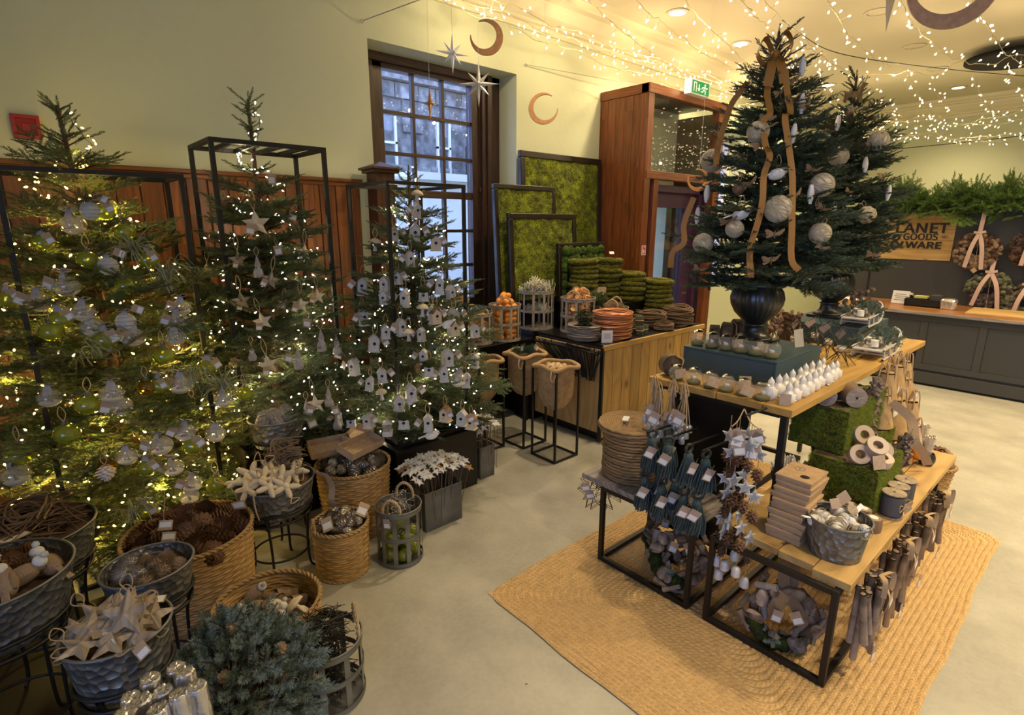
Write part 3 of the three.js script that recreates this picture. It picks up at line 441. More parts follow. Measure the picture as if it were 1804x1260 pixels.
// plinths and tall frames round the three trees by the wall
function plinth(label, x0, x1, h, z0, z1) { const t = thing('display_plinth', label, 'plinth', [(x0 + x1) / 2, 0, (z0 + z1) / 2]); const w = (x1 - x0) / 2, d = (z1 - z0) / 2; part(t, 'top', woodBox(2 * w, 0.02, 2 * d, 0, h - 0.01, 0), m.blackWood); for (const s of [-1, 1]) { part(t, 'side_panel', woodBox(0.02, h - 0.02, 2 * d - 0.004, s * (w - 0.012), (h - 0.02) / 2, 0), m.blackWood); part(t, 'front_panel', woodBox(2 * w - 0.044, h - 0.02, 0.02, 0, (h - 0.02) / 2, s * (d - 0.012)), m.blackWood); } return t; }
plinth('black wooden plinth under the birdhouse tree', 1.68, 2.37, 0.458, -3.72, -3.06);
plinth('black wooden plinth under the star-hung tree in the corner of the wall', 0.86, 1.57, 0.56, -4.1, -3.5);
frameThing('tree_enclosure', 'tall black metal frame around the birdhouse tree before the window', 'frame', 1.73, 2.33, 0.459, 2.21, -3.66, -3.1, { slats: 0 });
frameThing('tree_enclosure', 'tall black metal frame with slatted top around the star-hung tree', 'frame', 0.88, 1.555, 0.561, 2.42, -4.03, -3.53, { slats: 4, k: 0.026 });
frameThing('tree_enclosure', 'tall black metal frame around the leftmost tree of glass baubles', 'frame', -0.04, 0.72, 0, 2.205, -3.86, -3.46, { slats: 3, k: 0.024 });
// long pine-clad counter by the porch
{ const t = thing('display_counter', 'pine-boarded display counter with black top in front of the porch', 'counter', [0, 0, 0]); rnd = mulberry(52); const pm = [0.86, 1, 1.12].map((k) => { const c = m.pine.clone(); c.color.multiplyScalar(k); return c; });
  part(t, 'top', wood2(3.70, 5.34, 0.90, 0.922, -3.80, -2.95), m.blackWood);
  part(t, 'edge_trim', wood2(3.68, 5.36, 0.875, 0.92, -2.95, -2.925), m.pine);
  for (let i = 0, x = 3.69; i < 12; i++, x += 0.139) part(t, 'board', wood2(x, x + 0.135, 0.05, 0.874, -2.965, -2.94, 0.006), pm[(i * 7) % 3]);
  for (let i = 0, z = -3.80; i < 6; i++, z += 0.1395) part(t, 'end_board', wood2(3.69, 3.712, 0.1, 0.874, z, z + 0.138, 0.003), m.pinePale);
  part(t, 'corner_post', wood2(3.676, 3.70, 0.02, 0.9, -2.97, -2.935), m.black);
  part(t, 'carcass', box2(3.72, 5.34, 0.1, 0.9, -3.79, -2.97), m.charcoal); part(t, 'plinth_base', box2(3.76, 5.30, 0, 0.1, -3.75, -3.0), m.black); }
{ const t = thing('display_table', 'low black table carrying the baskets of oranges and dried fruit', 'table', [3.12, 0, -4.08]); part(t, 'top', wood2(-0.52, 0.56, 0.835, 0.86, -0.32, 0.27), m.blackWood); for (const [x, z] of [[-.48, -.28], [.5, -.28], [-.48, .22], [.5, .22]]) part(t, 'leg', wood2(x - .02, x + .02, 0, 0.835, z - .02, z + .02), m.black); part(t, 'apron', wood2(-0.5, 0.54, 0.70, 0.835, 0.235, 0.255), m.blackWood); part(t, 'back_panel', wood2(-0.5, 0.54, 0.1, 0.835, -0.30, -0.28), m.blackWood); }
{ const t = thing('display_riser', 'black raised shelf behind the pine counter, under the moss rings', 'riser', [4.45, 0, -4.26]); part(t, 'top', wood2(-0.75, 0.90, 1.12, 1.14, -0.19, 0.19), m.blackWood); part(t, 'front_panel', wood2(-0.74, 0.89, 0, 1.12, 0.16, 0.18), m.blackWood); part(t, 'side_panel', wood2(-0.75, -0.73, 0, 1.12, -0.19, 0.16), m.blackWood); }
{ const t = thing('display_riser', 'small black raised box on the pine counter under the front moss rings', 'riser', [4.72, 0.923, -3.77]); part(t, 'top', wood2(-0.47, 0.46, 0.205, 0.22, -0.26, 0.26), m.blackWood); part(t, 'side_panel', [wood2(-0.47, 0.46, 0, 0.204, 0.245, 0.26), wood2(-0.47, -0.455, 0, 0.204, -0.26, 0.244), wood2(0.445, 0.46, 0, 0.204, -0.26, 0.244)], m.blackWood); }
// framed moss panels leaning on the wall
function mossPanel(label, w, h, pos, ry, lean, mat, pebble) {
  const t = thing('moss_picture', label, 'moss panel', pos, ry); const f = 0.055 * Math.min(1.2, Math.max(0.55, w)), tilt = new THREE.Group();
  const rot = (g) => g.rotateX(-lean);
  part(t, 'frame_rail', rot(wood2(-w / 2, w / 2, h - f, h, -0.02, 0.03, 0.008)), m.frameBrown); part(t, 'frame_rail', rot(wood2(-w / 2, w / 2, 0, f, -0.02, 0.03, 0.008)), m.frameBrown);
  part(t, 'frame_stile', rot(wood2(-w / 2, -w / 2 + f, f, h - f, -0.02, 0.03, 0.008)), m.frameBrown); part(t, 'frame_stile', rot(wood2(w / 2 - f, w / 2, f, h - f, -0.02, 0.03, 0.008)), m.frameBrown);
  const iw = w - 2 * f, ih = h - 2 * f, g = new THREE.PlaneGeometry(iw, ih, Math.round(iw * 90), Math.round(ih * 90)), p = g.attributes.position;
  for (let i = 0; i < p.count; i++) { const x = p.getX(i) + pos[0] * 3, y = p.getY(i) + pos[1]; p.setZ(i, -0.004 + 0.03 * n3(x * 16, y * 16, 3) + 0.014 * n3(x * 55, y * 55, 9)); }
  g.computeVertexNormals(); muv(g, 1.3, pos[0], pos[1]); g.translate(0, h / 2, 0); part(t, 'moss', rot(g), mat);
  if (pebble) { const gs = [], N = 7, K = Math.round((N * ih) / iw); for (let i = 0; i < N; i++) for (let j = 0; j < K; j++) { const r = (iw / N) * 0.6; const b = new THREE.IcosahedronGeometry(r * R(0.85, 1.1), 3); displace(b, (x, y, z) => 0.008 * n3(x * 90, y * 90, z * 90)); gs.push(muv(T(b, -iw / 2 + (i + 0.5 + R(-.15, .15)) * (iw / N), f + (j + 0.5 + R(-.15, .15)) * (ih / K), 0.015, 0, R(0, 6), 0, [1, 1, 0.75]))); } for (const b of gs) part(t, 'moss_cushion', rot(b), m.mossBright); }
  return t;
}
m.frameBrown = S({ color: new THREE.Color(0.035, 0.024, 0.016), roughness: 0.3, map: grain });
m.mossBright = S({ color: new THREE.Color(0.52, 0.80, 0.30), roughness: 1, map: mossT, bumpMap: mossB, bumpScale: 0.008 });
m.mossPanel = m.moss.clone(); m.mossPanel.color.setRGB(1.75, 1.62, 0.75); rnd = mulberry(61);
mossPanel('largest moss panel in a dark wooden frame, standing at the back against the wall', 1.30, 1.56, [4.68, 1.14, -4.37], 0, 0.045, m.mossPanel);
mossPanel('moss panel in a dark frame at the left end of the row', 0.86, 1.20, [3.98, 1.14, -4.22], 0, 0.06, m.mossPanel);
mossPanel('moss panel in a dark frame leaning in front of the two larger ones', 0.98, 0.92, [4.13, 1.14, -4.12], 0, 0.06, m.mossPanel);
mossPanel('small panel of round moss cushions behind the moss rings', 0.76, 0.62, [4.62, 1.14, -4.03], 0, 0.06, m.mossDeep, true);
// shop counter with panelled front
{ const t = thing('shop_counter', 'dark grey panelled sales counter with an orange-brown wooden top', 'counter', [0, 0, 0]); rnd = mulberry(63);
  part(t, 'carcass', box2(8.25, 9.1, 0.06, 0.88, -2.75, 3.4), m.charcoal); part(t, 'plinth_base', box2(8.26, 9.05, 0, 0.07, -2.73, 3.38), m.black);
  part(t, 'top', wood2(8.17, 9.24, 0.89, 0.925, -2.78, 3.45, 0.004), m.oak); part(t, 'edge_trim', wood2(8.155, 8.172, 0.885, 0.922, -2.78, 3.45, 0.003), m.greyWood);
  part(t, 'rail', wood2(8.225, 8.25, 0.80, 0.885, -2.75, 3.4), m.charcoal); part(t, 'rail', wood2(8.225, 8.25, 0.20, 0.27, -2.75, 3.4), m.charcoal); part(t, 'skirting', wood2(8.215, 8.25, 0.03, 0.17, -2.75, 3.4), m.charcoal);
  for (let z = -2.75, i = 0; z < 3.4; z += 0.565, i++) { part(t, 'stile', wood2(8.225, 8.25, 0.27, 0.80, z, z + 0.075), m.charcoal); part(t, 'panel', wood2(8.238, 8.25, 0.27, 0.80, z + 0.075, Math.min(3.4, z + 0.565)), m.charcoal); } }
// the shop's sign: planks with standing letters
{ const t = thing('shop_sign', 'pine plank sign with black letters on the dark wall behind the counter', 'sign', [9.235, 1.49, -2.03], -PI / 2); rnd = mulberry(64);
  for (let i = 0; i < 5; i++) part(t, 'plank', wood2(-0.42, 0.40, i * 0.136 + 0.001, i * 0.136 + 0.135, -0.018, 0, 0.003), i % 2 ? m.pine : m.pinePale);
  const font = await new FontLoader().loadAsync('fonts/droid/droid_sans_bold.typeface.json'), font2 = await new FontLoader().loadAsync('fonts/droid/droid_sans_regular.typeface.json');
  const word = (s, f, size, x, y, w, th = 0) => { let g = new TextGeometry(s, { font: f, size, depth: 0.012, curveSegments: 4, bevelEnabled: th > 0, bevelSize: th, bevelThickness: 0.001, bevelSegments: 1 }); g.computeBoundingBox(); const k = w / (g.boundingBox.max.x - g.boundingBox.min.x); g.translate(-g.boundingBox.min.x, 0, 0).scale(k, 1, 1).translate(x, y, 0.001); return g; };
  part(t, 'letter_line', word('PLANET', font2, 0.125, -0.385, 0.365, 0.715, 0.003), m.black); part(t, 'letter_line', word('GOODS', font2, 0.082, -0.165, 0.272, 0.39, 0.002), m.black); part(t, 'ampersand', word('&', font2, 0.185, -0.31, 0.155, 0.17, 0.004), m.black); part(t, 'letter_line', word('WARE', font2, 0.085, -0.13, 0.160, 0.41, 0.003), m.black); }
// wreaths of cones on the dark wall
function coneGeo(L, r, n = 80, open = 1, seed = 3) {           // a pine cone: a core wrapped in spiralling scales
  const q = mulberry(seed), pos = [], idx = []; const put = (x, y, z) => { pos.push(x, y, z); return pos.length / 3 - 1; };
  for (let i = 0; i < n; i++) {
    const u = (i + 0.5) / n, a = i * 2.39996, y = L * (u - 0.5), rr = r * Math.pow(Math.sin(PI * (0.10 + 0.86 * u)), 0.75) * (1.08 - 0.25 * u), s = rr * 0.42 + r * 0.06, c = Math.cos(a), sn = Math.sin(a), up = L / Math.sqrt(n) * 0.9 * open;
    const base = rr * 0.45, tip = rr * (0.98 + 0.1 * q());
    const b1 = put(c * base - sn * s * 0.6, y - up * 0.3, sn * base + c * s * 0.6), b2 = put(c * base + sn * s * 0.6, y - up * 0.3, sn * base - c * s * 0.6), t1 = put(c * tip * .93 - sn * s * .62, y + up * 0.22, sn * tip * .93 + c * s * .62), t2 = put(c * tip * .93 + sn * s * .62, y + up * 0.22, sn * tip * .93 - c * s * .62), tp = put(c * tip * 1.2, y + up * 0.55, sn * tip * 1.2), un = put(c * tip * 0.86, y - up * 0.2, sn * tip * 0.86);
    idx.push(b1, t1, b2, b2, t1, t2, t1, tp, t2, b1, un, t1, b2, t2, un, un, t2, t1);
  }
  const g = new THREE.BufferGeometry(); g.setAttribute('position', new THREE.Float32BufferAttribute(pos, 3)); g.setIndex(idx); const f = flat(g), core = muv(new THREE.SphereGeometry(1, 10, 8).scale(r * 0.55, L * 0.44, r * 0.55).toNonIndexed()); muv(f); return M1([f, core]);
}
const smallConeGeo = coneGeo(0.05, 0.022, 40, 1, 5);
function wreathCones(t, R0, r0, n, mats, seed) { const q = mulberry(seed), by = mats.map(() => []); for (let i = 0; i < n; i++) { const a = q() * 2 * PI, b = q() * PI * 1.15 - 0.1, rr = R0 + r0 * Math.cos(b), g = smallConeGeo.clone(); T(g, Math.cos(a) * rr, Math.sin(a) * rr, r0 * Math.sin(b) * 0.8, q() * 6, q() * 6, q() * 6, 0.8 + q() * 0.7); by[Math.floor(((a / (2 * PI)) * 3 + q() * 1.3) % mats.length)].push(g); } by.forEach((gs, k) => { if (gs.length) { const pt = part(t, 'cone_ring', gs, mats[k]); pt.userData.kind = 'stuff'; } }); part(t, 'ring', torus(R0, r0 * 0.6, 0, 0, 0, 0), m.twig); }
m.coneGreen = S({ color: new THREE.Color(0.20, 0.22, 0.11), roughness: 0.8 }); m.conePurple = S({ color: new THREE.Color(0.12, 0.085, 0.08), roughness: 0.8 });
function ribbonWreath(label, z, y, mats, seed, splay) { const t = thing('cone_wreath', label, 'wreath', [9.17, y, z], -PI / 2); wreathCones(t, 0.15, 0.072, 260, mats, seed);
  part(t, 'ribbon', [strip([[0, 0.50, 0.0], [0, 0.28, 0.05], [0, 0.22, 0.07]], 0.045, V(1, 0, 0)), strip([[0, 0.23, 0.08], [-splay * 0.5, 0.08, 0.11], [-splay, -0.20, 0.09]], 0.045, V(1, 0, 0)), strip([[0, 0.23, 0.08], [splay * 0.6, 0.08, 0.11], [splay, -0.22, 0.09]], 0.045, V(1, 0, 0)), strip([[-0.06, 0.24, 0.07], [0, 0.235, 0.09], [0.06, 0.25, 0.07]], 0.03, V(0, 1, 0))], m.pinkRibbon);
  part(t, 'price_tag', [rod([0.01, 0.2, 0.1], [0.02, -0.21, 0.1], 0.002), T(bx(0.05, 0.05, 0.002), 0.02, -0.235, 0.1, 0, 0, PI / 4)], m.kraft); return t; }
ribbonWreath('brown pine cone wreath with a pink ribbon, just right of the plank sign', -1.36, 1.63, [m.coneDry, m.cone, m.coneDry], 71, 0.085);
ribbonWreath('dark green and purple cone wreath with a splayed pink ribbon, lowest on the dark wall', -1.17, 1.15, [m.conePurple, m.coneGreen, m.conePurple], 72, 0.13);
ribbonWreath('reddish cone wreath cut by the right edge of the picture', -0.83, 1.68, [m.cone, m.conePurple, m.cone], 73, 0.08);
ribbonWreath('grey-green cone wreath at the lower right edge of the dark wall', -0.80, 1.02, [m.coneGreen, m.conePurple, m.coneGreen], 74, 0.1);
// things on the sales counter
{ const t = thing('notice_card', 'white printed notice standing on the sales counter', 'card', [8.75, 0.925, -2.0], -PI / 2 - 0.1); part(t, 'card', rbx(0.20, 0.17, 0.004, 0.001, 0, 0.09, 0).rotateX(-0.15), m.paper); part(t, 'printed_lines', [0, 1, 2, 3].map((i) => bx(0.15 - (i % 2) * 0.03, 0.006, 0.0015, 0, 0.055 + i * 0.025, 0.003).rotateX(-0.15)), m.print); }
{ const t = thing('desk_tray', 'black desk tray of oddments on the sales counter', 'tray', [8.72, 0.925, -1.72], 0); part(t, 'tray', [rbox2(-0.1, 0.1, 0, 0.015, -0.2, 0.2), rbox2(-0.1, -0.085, 0, 0.10, -0.2, 0.2), rbox2(0.085, 0.1, 0, 0.10, -0.2, 0.2), rbox2(-0.1, 0.1, 0, 0.10, -0.2, -0.185), rbox2(-0.1, 0.1, 0, 0.10, 0.185, 0.2)], m.black); part(t, 'note_block', rbx(0.12, 0.03, 0.14, 0.002, 0, 0.12, -0.04), S({ color: new THREE.Color(0.45, 0.45, 0.12), roughness: 0.8 })); part(t, 'card_reader', rbx(0.10, 0.08, 0.12, 0.01, 0, 0.12, 0.12), m.charcoal); part(t, 'ball_bearing', ball(0.03, 0, 0.14, -0.15), m.mirror); }
single('paper_bag', displace(muv(new RoundedBoxGeometry(0.12, 0.13, 0.14, 6, 0.03)), (x, y, z) => 0.02 * n3(x * 60, y * 60, z * 60)), m.silver, 'small crumpled bag beside the black desk tray', 'bag', [8.62, 0.99, -1.45]);
single('wooden_board', wood2(-0.32, 0.32, 0, 0.022, -0.62, 0.62, 0.004), m.pinePale, 'long pale wooden board lying on the sales counter', 'board', [8.66, 0.925, -0.62], 0.02);
{ const t = thing('clipboard', 'wooden board with papers at the far left of the sales counter', 'clipboard', [8.72, 0.925, -2.52], 0.1); part(t, 'board', wood2(-0.2, 0.2, 0, 0.02, -0.16, 0.16), m.pinePale); part(t, 'papers', rbox2(-0.16, 0.12, 0.02, 0.026, -0.14, 0.08), m.paper); }

// ------------------------------------------------------------------ rug: rings of jute braid
{ const x0 = 1.60, x1 = 4.42, z0 = -2.02, z1 = -0.25, pitch = 0.026, n = Math.floor((z1 - z0) / 2 / pitch), pos = [], uv = [], idx = [], K = 4; rnd = mulberry(81); let base = 0;
  for (let r = 0; r < n; r++) {
    const a0 = x0 + r * pitch, a1 = x1 - r * pitch, b0 = z0 + r * pitch, b1 = z1 - r * pitch, rad = Math.min(0.10, (b1 - b0) / 2), path = [], off = rnd();
    const arc = (cx, cz, s) => { for (let i = 0; i <= 5; i++) { const t = s + (i / 5) * PI / 2; path.push([cx + rad * Math.cos(t), cz + rad * Math.sin(t), Math.cos(t), Math.sin(t)]); } };
    arc(a1 - rad, b1 - rad, 0); arc(a0 + rad, b1 - rad, PI / 2); arc(a0 + rad, b0 + rad, PI); arc(a1 - rad, b0 + rad, 1.5 * PI);
    const P2 = []; for (let i = 0; i < path.length; i++) { const p = path[i], q = path[(i + 1) % path.length], L = Math.hypot(q[0] - p[0], q[1] - p[1]), m2 = Math.max(1, Math.round(L / 0.12)); for (let j = 0; j < m2; j++) P2.push(p.map((v, k) => v + (q[k] - v) * (j / m2))); }
    P2.push(P2[0]); let s = 0; const N = P2.length;
    for (let i = 0; i < N; i++) { const p = P2[i]; if (i) s += Math.hypot(p[0] - P2[i - 1][0], p[1] - P2[i - 1][1]); const wob = r < 2 ? 0.006 * Math.sin(s * 5 + 1) + 0.004 * Math.sin(s * 13) : 0.002 * Math.sin(s * 9 + r); for (let k = 0; k <= K; k++) { const t = k / K, d = wob - t * pitch * 1.03 * (Math.abs(p[2]) + Math.abs(p[3])); pos.push(p[0] + p[2] * d, 0.003 + 0.0085 * Math.sin(PI * (0.08 + 0.84 * t)), p[1] + p[3] * d); uv.push(t, s * 2.4 + off * 3); } }
    for (let i = 0; i < N - 1; i++) for (let k = 0; k < K; k++) { const a = base + i * (K + 1) + k; idx.push(a, a + K + 1, a + 1, a + 1, a + K + 1, a + K + 2); }
    base += N * (K + 1);
  }
  const g = new THREE.BufferGeometry(); g.setAttribute('position', new THREE.Float32BufferAttribute(pos, 3)); g.setAttribute('uv', new THREE.Float32BufferAttribute(uv, 2)); g.setIndex(idx); g.computeVertexNormals();
  const t = thing('jute_rug', 'large rectangular braided jute rug under the display table', 'rug'); part(t, 'braid', g, m.jute); part(t, 'backing', rbox2(x0 + 0.012, x1 - 0.012, 0.0005, 0.004, z0 + 0.012, z1 - 0.012, 0.001), m.rope); }

// ------------------------------------------------------------------ the tiered table on the rug
const RUG = 0.012, SH = 0.52, TT = 1.12;
frameThing('table_frame', 'black metal frame on the rug under the stack of woven chargers', 'table frame', 2.295, 3.6, RUG, SH - 0.032, -1.81, -1.215, { k: 0.026 });
frameThing('table_frame', 'black metal frame on the rug under the zinc bucket, nearest the right', 'table frame', 2.295, 4.06, RUG, SH - 0.036, -1.13, -0.56, { k: 0.026 });
rnd = mulberry(82);
{ const t = thing('shelf', 'short plank shelf under the stack of woven chargers', 'shelf'); part(t, 'plank', wood2(2.29, 2.78, SH - 0.031, SH, -1.95, -1.56, 0.003), m.greyWood); part(t, 'plank', wood2(2.30, 2.78, SH - 0.031, SH, -1.555, -1.2, 0.003), m.greyWood); }
{ const t = thing('shelf', 'long low shelf of pine planks carrying the bucket, boxes and moss blocks', 'shelf'); part(t, 'plank', wood2(2.37, 4.27, SH - 0.035, SH, -1.13, -0.84, 0.003), m.pinePale); part(t, 'plank', wood2(2.36, 4.26, SH - 0.035, SH, -0.836, -0.685, 0.003), m.pinePale); part(t, 'plank', wood2(2.33, 4.28, SH - 0.035, SH, -0.681, -0.53, 0.003), m.pinePale); }
{ const t = thing('display_table', 'upper pine table top carrying the blue box, urns and white figurines', 'table'); for (const [a, b] of [[-1.70, -1.30], [-1.296, -1.06], [-1.056, -0.92]]) part(t, 'plank', wood2(2.54 + R(0, 0.012), 4.92, TT - 0.036, TT, a, b, 0.003), m.pine);
  for (const [x, z, b] of [[2.60, -0.97, SH], [2.60, -1.66, RUG], [4.86, -0.97, RUG], [4.86, -1.66, RUG]]) part(t, 'leg', rbox2(x - 0.016, x + 0.016, b + 0.001, TT - 0.036, z - 0.016, z + 0.016, 0.002), m.black);
  part(t, 'rail', [rbox2(2.60, 4.86, TT - 0.066, TT - 0.037, -0.985, -0.955), rbox2(2.60, 4.86, TT - 0.066, TT - 0.037, -1.675, -1.645), rbox2(2.585, 2.615, TT - 0.066, TT - 0.037, -1.64, -0.99)], m.black);
  for (const y of [0.895, 0.675]) for (const z of [-1.50, -1.39, -1.27, -1.19]) part(t, 'peg', rod([2.56, y, z], [2.26, y + 0.02, z], 0.006), m.black);
  part(t, 'peg', rod([2.56, 1.10, -1.04], [2.29, 1.13, -1.02], 0.006), m.black);
  part(t, 'back_board', wood2(2.63, 2.65, 0.20, TT - 0.07, -1.60, -1.15), m.blackWood); }
function hollowBox(name, label, x0, x1, y0, y1, z0, z1, mat, cat = 'box') { const t = thing(name, label, cat, [(x0 + x1) / 2, y0, (z0 + z1) / 2]); const w = (x1 - x0) / 2, d = (z1 - z0) / 2, h = y1 - y0; part(t, 'top', woodBox(2 * w, 0.014, 2 * d, 0, h - 0.007, 0), mat); for (const s of [-1, 1]) { part(t, 'side', woodBox(2 * w, h - 0.0145, 0.014, 0, (h - 0.0145) / 2, s * (d - 0.007)), mat); part(t, 'end', woodBox(0.014, h - 0.0145, 2 * d - 0.029, s * (w - 0.007), (h - 0.0145) / 2, 0), mat); } return t; }
hollowBox('display_box', 'dark blue wooden box under the front urn, bordered by glass baubles', 2.82, 3.42, TT + 0.001, 1.265, -1.66, -1.125, m.blueBox);
hollowBox('display_box', 'dark wooden box under the rear urn and the upper sledge', 4.2, 4.86, TT + 0.001, 1.265, -1.68, -1.16, m.blueBox);
// moss-covered blocks
function mossBlock(label, x0, x1, y0, y1, z0, z1) { const w = x1 - x0, h = y1 - y0, d = z1 - z0, t = thing('moss_block', label, 'moss block', [(x0 + x1) / 2, y0, (z0 + z1) / 2]); const g = new THREE.BoxGeometry(w, h, d, Math.round(w * 90), Math.round(h * 90), Math.round(d * 90)), p = g.attributes.position;
  for (let i = 0; i < p.count; i++) { const x = p.getX(i), y = p.getY(i), z = p.getZ(i), k = 0.018 * n3((x + x0) * 40, (y + y0) * 40, (z + z0) * 40) + 0.012 * n3(x * 110, y * 110, z * 110) - 0.012; p.setXYZ(i, x * (1 + k / w * 2), y < -h / 2 + 0.01 ? y : y * (1 + k / h * 2), z * (1 + k / d * 2)); } 
  g.computeVertexNormals(); muv(g, 1.5, x0, y0); g.translate(0, h / 2, 0); part(t, 'moss_cover', g, m.moss);
  const im = tuft(w, h, d); t.add(im); part(t, 'top_board', rbox2(-w / 2 + 0.012, w / 2 - 0.012, h - 0.006, h + 0.004, -d / 2 + 0.012, d / 2 - 0.012), m.bark); return t; }
const tuftGeo = (() => { const gs = []; for (let i = 0; i < 7; i++) { const a = i * 0.9, g = new THREE.BufferGeometry(); const x = Math.cos(a) * 0.004, z = Math.sin(a) * 0.004, x2 = Math.cos(a) * 0.012, z2 = Math.sin(a) * 0.012; g.setAttribute('position', new THREE.Float32BufferAttribute([x - z * .3, 0, z + x * .3, x + z * .3, 0, z - x * .3, x2, 0.016, z2], 3)); g.setIndex([0, 1, 2]); g.computeVertexNormals(); g.setAttribute('uv', new THREE.Float32BufferAttribute([0, 0, 1, 0, .5, 1], 2)); gs.push(g); } return M1(gs); })();
m.tuft = S({ color: new THREE.Color(0.22, 0.25, 0.035), roughness: 1, side: THREE.DoubleSide });
function tuft(w, h, d) { const N = 5200, im = new THREE.InstancedMesh(tuftGeo, m.tuft, N), o = new THREE.Object3D(), c = new THREE.Color(); im.name = 'moss_fibres'; im.userData.kind = 'stuff'; const areas = [d * h, d * h, w * h, w * h], tot = areas.reduce((a, b) => a + b);
  for (let i = 0; i < N; i++) { let q = rnd() * tot, f = 0; while (q > areas[f]) q -= areas[f++]; const a = R(-.5, .5), y = R(0.01, h - 0.005); const n = [V(-1, 0, 0), V(1, 0, 0), V(0, 0, -1), V(0, 0, 1)][f]; o.position.set(f < 2 ? n.x * w / 2 * 0.995 : a * w, y, f < 2 ? a * d : n.z * d / 2 * 0.995); o.quaternion.setFromUnitVectors(V(0, 1, 0), n.clone().add(V(R(-.5, .5), R(-.9, .3), R(-.5, .5))).normalize()); o.scale.setScalar(R(0.7, 1.2)); o.updateMatrix(); im.setMatrixAt(i, o.matrix); im.setColorAt(i, c.setRGB(R(0.5, 1.2), R(0.6, 1.2), R(0.4, 1))); }
  return im; }
rnd = mulberry(83);
mossBlock('lower moss-covered block on the pine shelf, under the tape rolls', 3.02, 3.42, SH + 0.001, 0.755, -0.97, -0.655);
mossBlock('taller moss-covered block under the table top, under the twine spools', 3.1, 3.72, 0.765, 1.0, -1.12, -0.845);
mossBlock('shadowed moss-covered block standing behind the lower one', 3.44, 3.9, SH + 0.001, 0.755, -1.10, -0.80);

// ------------------------------------------------------------------ burlap sacks on stands
function burlapStand(label, x, z, h, yaw = 0) {
  const t = thing('burlap_stand', label, 'sack stand', [x, 0, z], yaw), w = 0.137, k = 0.017;
  for (const [sx, sz] of [[-1, -1], [1, -1], [1, 1], [-1, 1]]) part(t, 'post', rbox2(sx * w - k / 2, sx * w + k / 2, 0, h, sz * w - k / 2, sz * w + k / 2, 0.002), m.black);
  for (const y of [k / 2]) { for (const s of [-1, 1]) { part(t, 'foot_rail', rbox2(-w + k / 2, w - k / 2, 0, k, s * w - k / 2, s * w + k / 2, 0.002), m.black); part(t, 'foot_rail', rbox2(s * w - k / 2, s * w + k / 2, 0, k, -w + k / 2, w - k / 2, 0.002), m.black); } }
  const sq = (a, p) => { const c = Math.cos(a), s = Math.sin(a); const r = 1 / Math.pow(Math.pow(Math.abs(c), p) + Math.pow(Math.abs(s), p), 1 / p); return [c * r, s * r]; };
  const rows = 14, N = 56, pos = [], uv = [], idx = [];
  for (let j = 0; j <= rows; j++) { const v = j / rows, y = h + 0.005 - v * 0.40, rad = 0.118 * (v < 0.5 ? 1.04 : Math.max(0.01, 1.04 * Math.pow(Math.max(0, 1 - Math.pow((v - 0.5) / 0.5, 2.2)), 0.55))); for (let i = 0; i <= N; i++) { const a = (i / N) * 2 * PI, q = sq(a, 6 - v * 3), f = 1 + 0.03 * Math.sin(a * 8 + v * 3) * v; pos.push(q[0] * rad * f, y + 0.012 * Math.sin(a * 4 + 1) * (1 - v), q[1] * rad * f); uv.push(i / N * 0.9, v * 0.45); } }
  for (let j = 0; j < rows; j++) for (let i = 0; i < N; i++) { const a = j * (N + 1) + i; idx.push(a, a + 1, a + N + 1, a + 1, a + N + 2, a + N + 1); }
  const g = new THREE.BufferGeometry(); g.setAttribute('position', new THREE.Float32BufferAttribute(pos, 3)); g.setAttribute('uv', new THREE.Float32BufferAttribute(uv, 2)); g.setIndex(idx); g.computeVertexNormals(); part(t, 'sack', g, m.burlap);
  const rim = []; for (let i = 0; i < 40; i++) { const a = (i / 40) * 2 * PI, q = sq(a, 7); rim.push(V(q[0] * 0.147, h + 0.008 + 0.010 * Math.sin(a * 4 + 1) , q[1] * 0.147)); } part(t, 'rolled_hem', muv(new THREE.TubeGeometry(new THREE.CatmullRomCurve3(rim, true), 80, 0.019, 7, true), 2), m.burlap);
  part(t, 'tie', tube([[-0.16, h, 0.10], [-0.185, h - 0.06, 0.12], [-0.16, h - 0.09, 0.12], [-0.15, h - 0.02, 0.14]], 0.006), m.rope);
  return t;
}
burlapStand('black stand with a burlap sack of small parcels, in front of the pine counter', 3.21, -3.055, 0.80);
burlapStand('black stand with a burlap sack of green sprigs, second from the front', 3.225, -3.455, 0.83);
burlapStand('black stand with a burlap sack, half hidden behind the birdhouse tree', 2.86, -3.62, 0.80);

